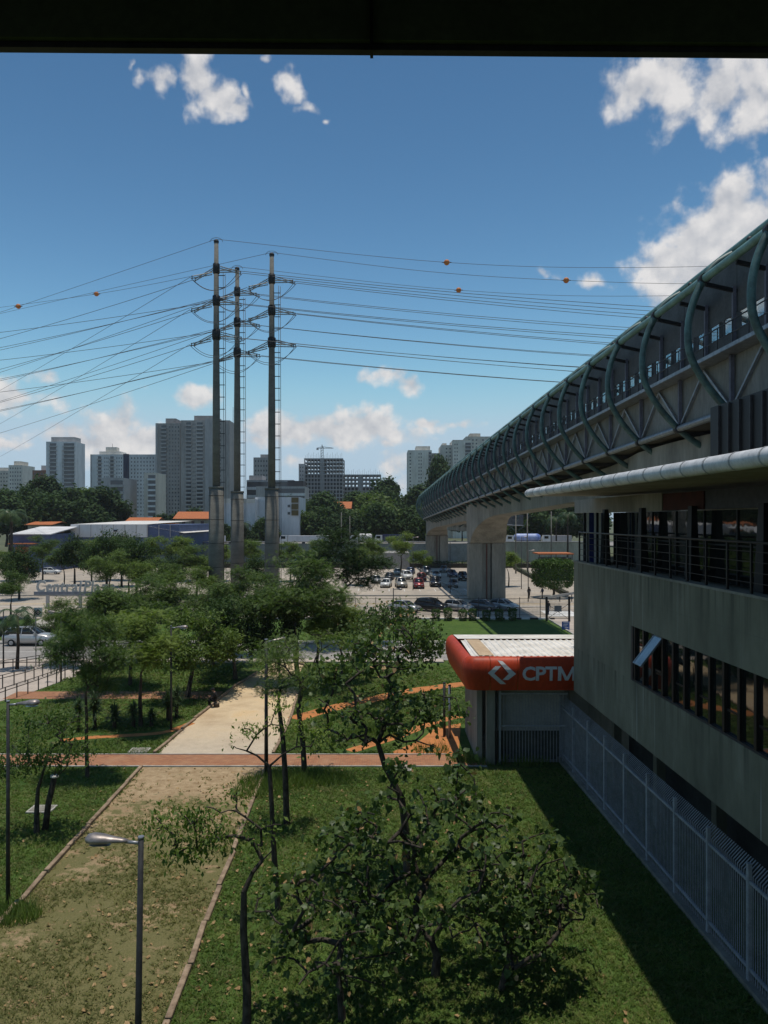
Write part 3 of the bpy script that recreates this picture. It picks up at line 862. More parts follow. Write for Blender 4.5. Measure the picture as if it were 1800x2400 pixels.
for ch, (ua, ub) in cx.items():
    if ch == 'M':
        bm = bmesh.new()
        for q in (((0, 0), (.19, 0), (.19, 1), (0, 1)), ((.81, 0), (1, 0), (1, 1), (.81, 1)), ((.19, 1), (.19, .62), (.41, .02), (.5, .02), (.5, .27)), ((.81, 1), (.5, .27), (.5, .02), (.59, .02), (.81, .62))):
            bm.faces.new([bm.verts.new((x, y_, 0)) for x, y_ in q])
    else:
        bm = text_bm(ch, 1.0, .028)
    xs_ = [v.co.x for v in bm.verts]; ys_ = [v.co.y for v in bm.verts]
    sx = (kx(ub) - kx(ua)) / (max(xs_) - min(xs_)); h = (kz(1565) - kz(1599)) / (max(ys_) - min(ys_))
    x0_, y0_ = min(xs_), min(ys_)
    for v in bm.verts:
        v.co = Vector((kx(ua) + (v.co.x - x0_) * sx, 0, kz(1599) + (v.co.y - y0_) * h))
    lay_on_fascia(bm, 'letter', ki)
def logo(px):
    bm = bmesh.new()
    vs = [bm.verts.new((kx(950 + x / 3.687), 0, kz(1450 + y_ / 3.687))) for x, y_ in px]
    bm.faces.new(vs); return lay_on_fascia(bm, 'arrow_emblem', ki)
logo([(720, 480), (787, 420), (838, 420), (775, 484), (882, 580), (832, 580)])
logo([(808, 374), (850, 380), (965, 488), (898, 542), (848, 542), (902, 487)])
# two grey posts beside the kiosk
for i, dx in enumerate((0, .27)):
    e = empty('grey_post', (3.33 + dx, 42.4 - dx, 0), label=('left' if i == 0 else 'right') + ' of two grey steel posts beside the kiosk side wall', cat='post')
    MB().tube([(3.33 + dx, 42.4 - dx, 0), (3.33 + dx, 42.4 - dx, 2.95 - dx * .3)], .075, 8).build('shaft', M_STEEL if i else M_DARKSTEEL, e)
    MB().tube([(3.33 + dx, 42.4 - dx, 2.95 - dx * .3), (3.33 + dx, 42.4 - dx, 3.0 - dx * .3)], .085, 8).build('cap', M_DARKSTEEL, e)

# ================================================================== tubular walkway
WK = empty('tubular_walkway', (16, 60, 14), label='long raised walkway caged in teal steel hoops, climbing to the right', cat='footbridge')
def axis(s):
    """centre line: s = distance from the camera along the walkway; returns position of the near-side chord, right vector"""
    if s <= 188:
        D = s; X = 12.0 + (115 - s) * .029; ang = -.029
    else:
        t = s - 188; R_ = 75.0; th = t / R_
        a0 = -.029
        D = 188 + R_ * math.sin(th); X = 12.0 - 73 * .029 + R_ * (1 - math.cos(th)) - .029 * R_ * math.sin(th); ang = th + a0
    z = 14.5 + (115 - s) * (.0241 if s < 115 else .031)
    return Vector((X, D, z)), Vector((math.cos(ang), -math.sin(ang), 0)), Vector((math.sin(ang), math.cos(ang), 0))
TOP = Vector((-1.08, 0, 5.48))          # ridge tube relative to chord
HALF = 3.3
RING = [(2.95, -1.25), (2.03 - .0, -.72), (.95 + .13, 0), (.41, .70), (-.12, 1.41), (-.53, 2.18), (-.68, 2.88), (-.64, 3.78), (-.41, 4.66), (0, 5.48)]
RING = [(x - 1.08, z) for x, z in RING]
RING[0] = (2.3, -1.45)
def at(s, x, z):
    p, r, d = axis(s); return p + r * x + Vector((0, 0, z))
full = RING + [(-.5, 6.2), (.8, 6.85), (2.0, 7.1), (HALF, 7.2)]
full += [(2 * HALF - x, z) for x, z in full[-2::-1]]
def spl(pts, k=3):
    return [(q.x, q.y) for q in smooth_path([Vector((x, z, 0)) for x, z in pts], k)]
full_s = spl(full, 3)
S0, DS, NR = 21.6, 5.2, 47
for i in range(NR):
    s = S0 + DS * i
    prof = full_s if i < 30 else full
    MB().tube([at(s, x, z) for x, z in prof], .15, 10 if i < 10 else (7 if i < 20 else 6)).build('hoop', M_TEAL, WK)
for i in range(16):
    s = S0 + DS * i
    for x_, z_, r_ in ((0, 0, .215), (-1.08, 5.5, .225)):
        MB().tube([at(s - .16, x_, z_), at(s + .16, x_, z_)], r_, 10).build('joint_collar', M_DARKSTEEL, WK)
svals = [S0 - 3 + DS * k * .5 for k in range(2 * NR)]
def along(name, x, z, r, m, n=8):
    return MB().tube([at(s, x, z) for s in svals], r, n).build(name, m, WK)
along('ridge_tube', -1.08, 5.50, .17, M_TEAL_PALE, 10)
along('roof_tube', .2, 6.75, .15, M_TEAL_PALE, 8)
along('bottom_chord', 0, 0, .16, M_STEEL, 10)
along('bottom_chord', 2 * HALF, 0, .16, M_STEEL, 8)
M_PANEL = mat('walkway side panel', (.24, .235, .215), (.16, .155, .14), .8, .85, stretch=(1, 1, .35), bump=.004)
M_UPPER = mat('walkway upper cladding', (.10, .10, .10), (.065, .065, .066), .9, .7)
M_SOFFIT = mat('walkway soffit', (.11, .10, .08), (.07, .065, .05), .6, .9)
def clear_mat():
    m, t, bs, out = nmat('clear window pane')
    bs.inputs['Base Color'].default_value = (.02, .025, .03, 1); bs.inputs['Roughness'].default_value = .05
    tr = t.nodes.new('ShaderNodeBsdfTransparent'); tr.inputs[0].default_value = (.9, .95, .97, 1)
    mx = t.nodes.new('ShaderNodeMixShader'); mx.inputs[0].default_value = .22
    t.links.new(tr.outputs[0], mx.inputs[1]); t.links.new(bs.outputs[0], mx.inputs[2]); t.links.new(mx.outputs[0], out.inputs['Surface'])
    return m
M_CLEAR = clear_mat()
M_PURPLE = mat('grey violet steel post', (.15, .145, .18), (.10, .10, .125), 2, .55)
def band(name, s0, s1, xa, za, xb, zb, m, parent=WK, thick=.05):
    a, b, c, d = at(s0, xa, za), at(s1, xa, za), at(s1, xb, zb), at(s0, xb, zb)
    nrm = (b - a).cross(d - a).normalized() * thick
    mb = MB(); vs = [a, b, c, d, a + nrm, b + nrm, c + nrm, d + nrm]
    mb.add(vs, [(0, 1, 2, 3), (7, 6, 5, 4), (0, 4, 5, 1), (1, 5, 6, 2), (2, 6, 7, 3), (3, 7, 4, 0)])
    return mb.build(name, m, parent)
for i in range(NR - 1):
    s = S0 + DS * i; e = s + DS
    g = .02
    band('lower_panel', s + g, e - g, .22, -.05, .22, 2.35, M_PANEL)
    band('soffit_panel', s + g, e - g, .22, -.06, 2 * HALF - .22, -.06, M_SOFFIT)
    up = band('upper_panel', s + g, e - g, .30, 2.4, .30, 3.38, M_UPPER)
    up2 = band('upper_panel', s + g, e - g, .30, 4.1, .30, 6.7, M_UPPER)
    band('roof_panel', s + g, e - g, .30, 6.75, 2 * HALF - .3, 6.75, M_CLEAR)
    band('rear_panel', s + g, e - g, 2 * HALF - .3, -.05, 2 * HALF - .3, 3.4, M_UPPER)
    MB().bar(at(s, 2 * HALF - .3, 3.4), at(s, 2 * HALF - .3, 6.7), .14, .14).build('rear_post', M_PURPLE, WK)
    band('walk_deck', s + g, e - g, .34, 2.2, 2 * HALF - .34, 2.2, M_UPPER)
    # truss in front of the lower panel: post at the hoop, two diagonals
    MB().bar(at(s, .08, .1), at(s, .08, 2.35), .16, .16).build('truss_post', M_PURPLE, WK)
    MB().bar(at(s, .10, .1), at(s + DS / 2, .10, 2.25), .10, .10).build('truss_diagonal', M_STEEL, WK)
    MB().bar(at(e, .10, .1), at(s + DS / 2, .10, 2.25), .10, .10).build('truss_diagonal', M_STEEL, WK)
    if i < 40:
        # maintenance ledge and its rails
        band('ledge', s, e, -.55, 2.42, .28, 2.42, M_STEEL, thick=.06)
        MB().bar(at(s, -.55, 2.45), at(e, -.55, 2.45), .05, .16).build('ledge_edge', M_STEEL, WK)
        if i < 22:
            for zz_ in (2.95, 3.45):
                MB().bar(at(s, -.52, zz_), at(e, -.52, zz_), .04, .04).build('ledge_rail', M_DARKSTEEL, WK)
            for t_ in (.0, .25, .5, .75):
                MB().bar(at(s + DS * t_, -.52, 2.45), at(s + DS * t_, -.52, 3.47), .035, .035).build('rail_post', M_DARKSTEEL, WK)
        # bracket beams tying the ridge tube to the cladding
        for t_ in (0, .5):
            MB().bar(at(s + DS * t_, -1.0, 5.28), at(s + DS * t_, .3, 5.0), .12, .16).build('bracket_beam', M_BLACK, WK)
        MB().bar(at(s, .18, 2.45), at(s, .18, 5.2), .14, .14).build('upper_post', M_PURPLE, WK)
        MB().bar(at(s + DS / 2, .18, 2.45), at(s + DS / 2, .18, 5.2), .14, .14).build('upper_post', M_PURPLE, WK)
        MB().bar(at(s, .25, -.25), at(s, 2 * HALF - .25, -.25), .16, .22).build('cross_beam', M_DARKSTEEL, WK)
    if i < 26:
        # strip of small windows through which the sky on the far side shows
        for t_ in (.12, .37, .62, .87):
            wdw = band('window_pane', s + DS * (t_ - .075), s + DS * (t_ + .075), .33, 3.40, .33, 4.08, M_CLEAR, up, .02)
        for t_ in (.0, .22, .27, .47, .52, .72, .77, .97):
            MB().bar(at(s + DS * t_, .32, 3.38), at(s + DS * t_, .32, 4.1), .09 if t_ in (.22, .47, .72) else .20, .06, (0, 1, 0)).build('window_post', M_UPPER, up)
    else:
        band('window_strip', s, e, .33, 3.38, .33, 4.1, M_TOWERGLASS, up, .02)
# knobs on the roof tube
for i in range(24):
    s = S0 + 2.1 + DS * i
    MB().lathe([(.10, -.1), (.12, .12), (.07, .2)], 6, at(s, -.75, 5.85)).build('tube_knob', M_DARKSTEEL, WK)
# haunched concrete spine and its piers
sp = empty('concrete_spine', (15.3, 75, 11), label='curved concrete spine beam carrying the teal walkway on haunches', cat='bridge beam')
PIERS = [42.0, 115.0, 192.0]
def soffit(s):
    d = min(abs(s - p) for p in PIERS)
    base = 14.5 + (115 - s) * (.0241 if s < 115 else .031)
    hz = base - 2.35
    low = 8.5 + (115 - s) * .006
    k = max(0.0, 1 - max(0, d - 2.2) / 13.0)
    return hz - (hz - low) * (1 - math.sqrt(max(0, 1 - k * k)))
def spine_seg(sa, sb, n):
    mb = MB(); ss = [sa + (sb - sa) * i / n for i in range(n + 1)]; vs = []
    for s in ss:
        top = -.35; zb_ = soffit(s)
        p0 = at(s, 0, 0).z
        d_ = min(abs(s - p) for p in PIERS); hw = 1.35 + 1.3 * max(0, 1 - max(0, d_ - 2.5) / 11.0) ** 1.5
        vs += [at(s, HALF - hw, top), at(s, HALF + hw, top), Vector((*at(s, HALF + hw - .05, 0).xy, zb_)), Vector((*at(s, HALF - hw + .05, 0).xy, zb_))]
    fs = []
    for i in range(n):
        b = i * 4
        for k in range(4): fs.append((b + k, b + (k + 1) % 4, b + 4 + (k + 1) % 4, b + 4 + k))
    fs += [(3, 2, 1, 0), (n * 4, n * 4 + 1, n * 4 + 2, n * 4 + 3)]
    mb.add(vs, fs)
    return mb.build('girder', M_CONC, sp)
spine_seg(32, 115, 60); spine_seg(115.02, 192, 50); spine_seg(192.02, 240, 20)
def pier(s, label):
    c = at(s, HALF, 0); zt = soffit(s) - .06
    e = empty('bridge_pier', (c.x, c.y, 0), label=label, cat='bridge pier', group='concrete piers of the walkway')
    MB().box(c.x - 2.75, c.x - .75, c.y - 1.1, c.y + 1.1, 0, zt).build('pier_leg', M_CONC, e)
    MB().box(c.x + .75, c.x + 2.75, c.y - 1.1, c.y + 1.1, 0, zt).build('pier_leg', M_CONC, e)
    MB().box(c.x - .75, c.x + .75, c.y - .7, c.y + .9, 0, zt - .02).build('web_wall', M_CONC, e)
    MB().box(c.x - .06, c.x + .06, c.y - .9, c.y - .7, 0, zt - .1).build('down_pipe', mat('rusty pipe', (.14, .035, .02), (.09, .025, .016), 2, .8), e)
    MB().box(c.x + .58, c.x + .66, c.y - .76, c.y - .7, 0, zt - .1).build('cable_duct', M_BLACK, e)
    for sx in (-1.75, 1.75):
        MB().box(c.x + sx - .8, c.x + sx + .8, c.y - .8, c.y + .8, zt, zt + .07).build('bearing', M_DARKSTEEL, e)
pier(115.0, 'nearer twin concrete pier standing behind the row of parked cars')
pier(192.0, 'farther concrete pier deep in the walkway shade')
# ================================================================== transmission poles and cables
def spire(name, u, D, w_low, vtop, vstep, collars, label, side):
    X = (u - 900) / 1800 * D
    def zv(v): return 12 + (1217 - v) / 1800 * D
    e = empty(name, (X, D, 0), label=label, cat='power pole', group='tall concrete power line poles')
    zs, zt = zv(vstep), zv(vtop)
    r0 = w_low / 2
    MB().lathe([(r0 * 1.05, 0), (r0 * 1.02, zs * .5), (r0 * .97, zs)], 20, (X, D, 0)).build('lower_shaft', M_CONC_POLE, e)
    for k in range(5):
        z = zs * (.18 + .19 * k)
        MB().lathe([(r0 * 1.035, z), (r0 * 1.035, z + .07)], 20, (X, D, 0)).build('shaft_band', M_DARKSTEEL, e)
    MB().lathe([(r0 * 1.03, zs), (r0 * 1.03, zs + .22), (r0 * .6, zs + .24)], 20, (X, D, 0)).build('head_ring', M_CONC_POLE, e)
    r1, r2 = .48, .27
    up = MB().lathe([(r1, zs + .1), (r1 * .97, zs + (zt - zs) * .35), ((r1 + r2) / 2, zs + (zt - zs) * .65), (r2, zt)], 16, (X, D, 0)).build('upper_shaft', M_CONC_POLE, e)
    MB().lathe([(r2 * 1.2, zt - .1), (r2 * 1.25, zt + .15), (r2 * .5, zt + .3)], 12, (X, D, 0)).build('top_cap', M_DARKSTEEL, up)
    MB().tube([(X + .8 * math.cos(t), D, zt + .55 * math.sin(t)) for t in [math.pi * k / 10 for k in range(11)]], .03, 5).build('top_loop', M_WIRE, up)
    # ladder up the right side
    lad = MB().tube([(X + r1 + .55, D - .1, 1.5), (X + r1 + .42, D - .1, zt - 4)], .035, 5)
    lad.tube([(X + r1 + .72, D + .25, 1.5), (X + r1 + .60, D + .25, zt - 4)], .035, 5)
    ld = lad.build('ladder_rail', M_DARKSTEEL, e)
    z = zs + .8
    k = 0
    while z < zt - 4:
        MB().bar((X + .1, D - .1, z), (X + r1 + .62, D - .1, z), .09, .09).build('ladder_bracket', M_DARKSTEEL, ld)
        z += 1.55; k += 1
    ends = []
    for v in collars:
        z = zv(v)
        r = r1 + (r2 - r1) * (z - zs) / (zt - zs)
        c = MB().lathe([(r * 1.15, z - .7), (r * 1.5, z - .55), (r * 1.6, z + .1), (r * 1.5, z + .6), (r * 1.1, z + .7)], 10, (X, D, 0)).build('cable_collar', M_BLACK, e)
        for sx, dy, dz, L in ((-1, 1.4, -.15, 2.7), (-1, -1.5, -1.15, 2.2), (1, 1.2, .1, 2.4), (1, -1.3, -.8, 2.5)):
            a = Vector((X + sx * r * 1.5, D + dy * .25, z + dz * .8 + .2)); drop = -.95 if sx < 0 else -.35
            b = a + Vector((sx * L, dy * 1.0, drop))
            st_ = empty('insulator_string', (a.x, a.y, a.z)); st_.parent = e; st_.location = a - e.location
            for off in (-.13, .13):
                mb = MB(); n = 13
                pts = [a.lerp(b, i / (2 * n)) + Vector((0, 0, off)) for i in range(2 * n + 1)]
                mb.tube(pts, [.035 if i % 2 == 0 else .095 for i in range(2 * n + 1)], 6)
                o = mb.build('insulator_chain', M_INSUL); o.parent = st_; o.location = -a
            MB().bar(b + Vector((0, 0, -.2)), b + Vector((0, 0, .2)), .08, .12).build('yoke', M_DARKSTEEL, st_)
            ends.append((v, sx, dy, b + Vector((sx * .25, 0, 0))))
        # jumper loops hanging under the collar, left end to right end
        es = ends[-4:]
        for p, q in ((es[0][3], es[2][3]), (es[1][3], es[3][3])):
            mid = Vector((X, D + (1.2 if p.y > D else -1.2), min(p.z, q.z) - 1.9))
            pts = []
            for i in range(15):
                t = i / 14
                pts.append(p.lerp(q, t) * 1.0 + Vector((0, 0, -1.9 * 4 * t * (1 - t) ** 1.0)) + Vector((0, (mid.y - (p.y + q.y) / 2) * 4 * t * (1 - t), 0)))
            MB().tube(pts, .035, 5).build('jumper_cable', M_WIRE, c)
    return e, ends, Vector((X, D, zt))
pole1, ends1, top1 = spire('concrete_power_pole', 507, 98, 1.90, 567, 1145, (630, 705, 785), 'leftmost and tallest looking of the three concrete power poles', -1)
pole2, ends2, top2 = spire('concrete_power_pole', 556, 108, 1.80, 631, 1155, (684, 756, 827), 'middle of the three concrete power poles', -1)
pole3, ends3, top3 = spire('concrete_power_pole', 637, 100, 1.82, 598, 1148, (654, 728, 803), 'rightmost of the three concrete power poles, standing apart', -1)
def cable(a, b, sag, label, group, r=.035, n=24):
    pts = [a.lerp(b, i / n) + Vector((0, 0, -sag * 4 * (i / n) * (1 - i / n))) for i in range(n + 1)]
    o = MB().tube(pts, r, 4, False).build('power_cable', M_WIRE)
    return tag(o, label, 'cable', group), pts
LEFTV = {0: ((787, 910), (859, 989), (937, 1067)), 1: ((772, 808), (837, 882), (912, 955)), 2: ((814, 867), (886, 935), (958, 1010))}
names = ('leftmost', 'middle', 'rightmost'); lv = ('top', 'middle', 'lowest')
for pi, ends in enumerate((ends1, ends2, ends3)):
    for ci in range(3):
        es = ends[ci * 4:ci * 4 + 4]
        for j, en in enumerate(es):
            b = en[3]
            if en[1] < 0:
                v0 = LEFTV[pi][ci][0 if j == 0 else 1]
                D0 = 1800 * (b.z - 12 - 1.2) / (1217 - v0)
                q = P(0, v0, D0); far = b + (q - b) * 1.7
                cable(b, far, .5, '%s of two thin cables running left from the %s collar of the %s pole' % ('upper' if j == 0 else 'lower', lv[ci], names[pi]), 'cables left of the %s pole at its %s collar' % (names[pi], lv[ci]))
            else:
                far = Vector((b.x + 230, b.y + (6 if j == 2 else -4) + pi * 2, b.z - .5))
                cable(b, far, 5.2 + .5 * j - .3 * ci, '%s of two thin cables running right from the %s collar of the %s pole' % ('upper' if j == 2 else 'lower', lv[ci], names[pi]), 'cables right of the %s pole at its %s collar' % (names[pi], lv[ci]))
def ball(p, label):
    e = empty('marker_ball', p, label=label, cat='marker ball', group='orange marker balls on the top cables')
    MB().lathe([(.38 * math.sin(math.pi * max(.02, min(.98, k / 10))), -.38 * math.cos(math.pi * k / 10)) for k in range(11)], 14, p).build('ball', M_ORANGE, e)
    MB().lathe([(.39, -.05), (.43, -.03), (.43, .03), (.39, .05)], 14, p).build('flange', mat('faded orange rim', (.40, .15, .05), (.3, .1, .04), 3, .7), e)
    for s in (-1, 1):
        MB().bar(Vector(p) + Vector((s * .36, 0, 0)), Vector(p) + Vector((s * .62, 0, 0)), .08, .08).build('clamp', M_DARKSTEEL, e)
def shield(top, pts, labels, lab):
    """earth wire from the pole top through the balls; pts = [(u, v, D)]"""
    path = [top + Vector((0, 0, .35))] + [P(*p) for p in pts]
    path = smooth_path(path, 8)
    o = MB().tube(path, .028, 4, False).build('earth_wire', M_WIRE); tag(o, lab, 'cable')
    for p, l in zip(pts, labels):
        if l: ball(P(*p), l)
shield(top1, [(43, 718, 118), (-150, 778, 135)], ['marker ball at the left picture edge, lower of the left pair'], 'faint top wire sloping left from the leftmost power pole')
shield(top2, [(226, 689, 125), (-150, 740, 165)], ['marker ball left of the poles, upper of the left pair'], 'faint top wire sloping left from the middle power pole')
shield(top3, [(0, 735, 140), (-150, 770, 155)], [None], 'faint top wire sloping left from the rightmost power pole')
shield(top1, [(1047, 615, 101), (1500, 627, 104), (2100, 610, 108)], ['highest marker ball, right of the poles'], 'highest wire running right from the leftmost power pole')
shield(top2, [(1075, 680, 110), (1500, 694, 113), (2100, 676, 118)], ['lowest marker ball, just below the highest one'], 'top wire running right from the middle power pole')
shield(top3, [(1000, 636, 101), (1327, 657, 102), (1700, 664, 104), (2200, 640, 108)], [None, 'rightmost marker ball, beside two small clouds'], 'top wire running right from the rightmost power pole')

# ================================================================== city skyline
def facade_windows(mb, x0, x1, y, z0, z1, nx, nz, fw=.45, fh=.45, depth=.15, skip=None):
    dx, dz = (x1 - x0) / nx, (z1 - z0) / nz
    for i in range(nx):
        if skip and i in skip: continue
        for k in range(nz):
            cx_, cz = x0 + (i + .5) * dx, z0 + (k + .5) * dz
            mb.box(cx_ - dx * fw / 2, cx_ + dx * fw / 2, y - .04, y + depth, cz - dz * fh / 2, cz + dz * fh / 2)
def wallmat(n, c, d=.72): return mat(n, c, tuple(x * d for x in c), .12, .9, stretch=(1, 1, .25))
W_WHITE = wallmat('tower wall off white', (.70, .69, .68)); W_GREY = wallmat('tower wall grey', (.43, .41, .395)); W_DGREY = wallmat('tower wall raw grey', (.37, .34, .315))
W_BEIGE = wallmat('tower wall beige', (.62, .56, .47)); W_CREAM = wallmat('tower wall cream', (.70, .655, .57)); W_NAVY = wallmat('tower stripe navy', (.035, .045, .085))
W_NET = wallmat('scaffold netting', (.42, .40, .39)); W_SLAB = wallmat('balcony slab pale', (.40, .39, .38)); W_DARK = wallmat('open floor shade', (.045, .046, .05))  # W_DARK is shade put into colour, and one roof block's tone
def XU(u, D): return (u - 900) / 1800 * D
def ZV(v, D): return 12 + (1217 - v) / 1800 * D
def tower(u0, u1, vtop, D, depth, wall, label, parts=(), floors=20, win=None, group='apartment towers on the skyline', name='apartment_tower', cat='tower'):
    x0, x1, zt = XU(u0, D), XU(u1, D), ZV(vtop, D)
    e = empty(name, ((x0 + x1) / 2, D + depth / 2, 0), label=label, cat=cat, group=group)
    MB().box(x0, x1, D, D + depth, 0, zt).build('wall', wall, e)
    if win:
        mb = MB()
        for (a, b, n, fw, fh) in win:
            facade_windows(mb, x0 + (x1 - x0) * a, x0 + (x1 - x0) * b, D, zt * .12, zt - 1.2, n, floors, fw, fh)
        tag(mb.build('window_grid', M_TOWERGLASS, e), kind='stuff')
    for p in parts: p(e, x0, x1, zt, D, depth, floors)
    return e
def p_box(a, b, dv, m, nm, d0=.2, d1=.8):
    def f(e, x0, x1, zt, D, depth, fl):
        w = x1 - x0
        MB().box(x0 + w * a, x0 + w * b, D + depth * d0, D + depth * d1, zt + .01, zt + dv * D / 1800).build(nm, m, e)
    return f
def p_pier(a, b, out, m, nm, top=0):
    def f(e, x0, x1, zt, D, depth, fl):
        w = x1 - x0
        MB().box(x0 + w * a, x0 + w * b, D - out, D - .01, 0, zt + top).build(nm, m, e)
    return f
def p_balc(a, b, out=1.2, m=None, rail=True):
    def f(e, x0, x1, zt, D, depth, fl):
        w = x1 - x0; mb = MB(); mg = MB(); dz = (zt * .88 - 1.2) / fl
        for k in range(fl):
            z = zt * .12 + k * dz
            mb.box(x0 + w * a, x0 + w * b, D - out, D - .02, z, z + dz * .34)
            mg.box(x0 + w * (a + .01), x0 + w * (b - .01), D - .12, D - .05, z + dz * .36, z + dz * .98)
        tag(mb.build('balcony_stack', m or W_SLAB, e), kind='stuff'); tag(mg.build('balcony_openings', M_TOWERGLASS, e), kind='stuff')
    return f
def p_mast(a, h, dep=.5):
    def f(e, x0, x1, zt, D, depth, fl):
        x = x0 + (x1 - x0) * a
        MB().tube([(x, D + depth * dep, zt), (x, D + depth * dep, zt + h)], .12, 5).build('mast', M_DARKSTEEL, e)
    return f
tower(108, 176, 1035, 600, 20, W_WHITE, 'slim white tower with grey balcony bands, far left', (p_box(.1, .92, 12, W_GREY, 'roof_block'), p_balc(.12, .36, 1.0), p_balc(.60, .98, 1.4), p_pier(.42, .56, .6, W_WHITE, 'wall_pier')), 20)
tower(-30, 22, 1103, 720, 25, W_BEIGE, 'beige block at the far left picture edge', (p_box(.3, .8, 8, W_CREAM, 'roof_block'),), 14, [(.05, .95, 7, .4, .4)])
tower(20, 52, 1090, 690, 25, W_CREAM, 'cream block with stepped top, far left behind the trees', (p_box(.2, .7, 10, W_BEIGE, 'roof_block'),), 15, [(.05, .95, 5, .4, .4)])
tower(76, 112, 1102, 640, 25, M_BRICKRED, 'brown brick block half hidden by the slim white tower', (p_box(.4, .95, 12, W_CREAM, 'roof_block'),), 12, [(.05, .95, 4, .4, .4)])
tower(212, 372, 1065, 500, 18, W_WHITE, 'long white apartment slab with a navy stripe', (p_box(.10, .42, 8, W_CREAM, 'roof_block'), p_box(.18, .34, 19, W_CREAM, 'roof_tank', .3, .6), p_pier(.485, .565, .5, W_NAVY, 'navy_stripe', .3), p_balc(.10, .17, .8, W_GREY), p_balc(.28, .35, .8, W_GREY), p_pier(.0, .015, .3, W_GREY, 'edge_pier'), p_mast(.25, 8)), 19, [(.19, .27, 3, .4, .4), (.37, .47, 3, .35, .4), (.58, .99, 9, .35, .42)])
tower(237, 291, 1120, 390, 20, W_GREY, 'grey concrete block with open balconies before the white slab', (p_balc(.40, .95, 1.6, W_GREY),), 8)
tower(337, 366, 1108, 400, 18, W_BEIGE, 'narrow beige block wedged before the grey twin towers', (p_balc(.35, .95, 1.2, W_WHITE),), 11)
tower(365, 423, 992, 460, 26, W_DGREY, 'left of the two raw grey towers with stacked balconies', (p_box(.3, .72, 14, W_DGREY, 'roof_block'), p_balc(.22, .44, 1.2, W_GREY), p_pier(.0, .08, .5, W_NET, 'netting_strip')), 26, [(.50, .98, 4, .42, .42)])
tower(424, 538, 985, 455, 30, W_DGREY, 'right and broader of the two raw grey towers, wrapped in netting', (p_box(.22, .66, 14, W_DGREY, 'roof_block'), p_balc(.10, .22, 1.2, W_GREY), p_balc(.32, .46, 1.2, W_GREY), p_pier(.50, .68, .5, W_NET, 'netting_sheet', 1.0), p_pier(.84, 1.0, .4, W_DGREY, 'side_wing', -1.0), p_mast(.97, 10)), 26, [(.23, .31, 2, .4, .4), (.70, .83, 3, .42, .42)])
tower(594, 630, 1072, 640, 22, W_DGREY, 'small grey tower seen between the middle and right power poles', (p_box(.4, .95, 8, W_DGREY, 'roof_block'),), 14, [(.05, .95, 5, .45, .4)])
tower(578, 688, 1125, 520, 30, W_GREY, 'low grey office block with banded windows behind the poles', (p_box(.02, .30, 12, W_GREY, 'roof_block'), p_balc(.0, .9, .6, W_WHITE)), 6)
tower(600, 715, 1140, 470, 25, W_GREY, 'low long block with pale window bands beside the unfinished tower', (p_balc(.3, 1.0, .6, W_WHITE), p_box(.62, .95, 14, W_DARK, 'roof_block')), 6)
# unfinished towers: floor slabs and columns
def skeleton(u0, u1, vtop, D, fl, nc, label, open_from):
    x0, x1, zt = XU(u0, D), XU(u1, D), ZV(vtop, D); dep = 22
    e = empty('unfinished_tower', ((x0 + x1) / 2, D + 11, 0), label=label, cat='tower', group='towers under construction')
    dz = zt / fl; ko = int(fl * open_from)
    MB().box(x0 + .5, x1 - .5, D + .8, D + dep - .5, 0, dz * ko).build('shade_fill', W_DARK, e)  # dark box standing in for the shade inside the open floors
    MB().box(x0 + (x1 - x0) * .40, x0 + (x1 - x0) * .52, D + .3, D + dep * .7, 0, zt).build('lift_core', W_GREY, e)
    ms = MB()
    for k in range(1, fl + 1): ms.box(x0, x1, D, D + dep, k * dz - dz * .28, k * dz)
    tag(ms.build('floor_slabs', W_GREY, e), kind='stuff')
    mc = MB()
    for i in range(nc + 1):
        x = x0 + (x1 - x0) * i / nc
        for yy in (D + .1, D + dep - .9): mc.box(x - .4, x + .4, yy, yy + .8, 0, zt)
    tag(mc.build('columns', W_DGREY, e), kind='stuff')
    mm = MB()
    for i in range(nc * 2): mm.box(x0 + (x1 - x0) * (i + .3) / (nc * 2), x0 + (x1 - x0) * (i + .3) / (nc * 2) + .12, D + 3, D + 3.12, zt, zt + 2.5 + (i * 7 % 3))
    tag(mm.build('rebar', M_DARKSTEEL, e), kind='stuff')
    return e
skeleton(714, 803, 1074, 560, 20, 12, 'taller unfinished concrete tower below the crane', .8)
tower(700, 714, 1087, 556, 18, W_GREY, 'narrow pale grey block left of the unfinished tower', (), 16, [(.1, .9, 2, .4, .4)])
skeleton(805, 892, 1112, 600, 15, 10, 'lower unfinished concrete tower right of the crane', .85)
cr = empty('tower_crane', (XU(751, 560), 575, 0), label='tower crane standing on the unfinished tower', cat='crane')
cx_ = XU(751, 560); zc = ZV(1074, 560)
mst = MB()
for dx, dy in ((-.8, -.8), (.8, -.8), (.8, .8), (-.8, .8)): mst.bar((cx_ + dx, 575 + dy, zc - 1), (cx_ + dx, 575 + dy, ZV(1044, 560)), .3, .3)
for k in range(5):
    z = zc + k * 2; mst.bar((cx_ - .8, 574.2, z), (cx_ + .8, 574.2, z + 1.8), .22, .22)
mst.build('mast', M_DARKSTEEL, cr)
zj = ZV(1046, 560)
jb = MB(); jb.bar((cx_ - 4, 575, zj), (cx_ + 8.5, 575, zj), .35, .35); jb.bar((cx_, 575, zj + 1.3), (cx_ + 8.5, 575, zj + .1), .2, .2); jb.bar((cx_, 575, zj + 1.3), (cx_ - 4, 575, zj + .1), .2, .2)
for k in range(8): jb.bar((cx_ + k, 575, zj), (cx_ + k + .5, 575, zj + 1.2 - k * .14), .15, .15)
jb.build('jib', M_DARKSTEEL, cr)
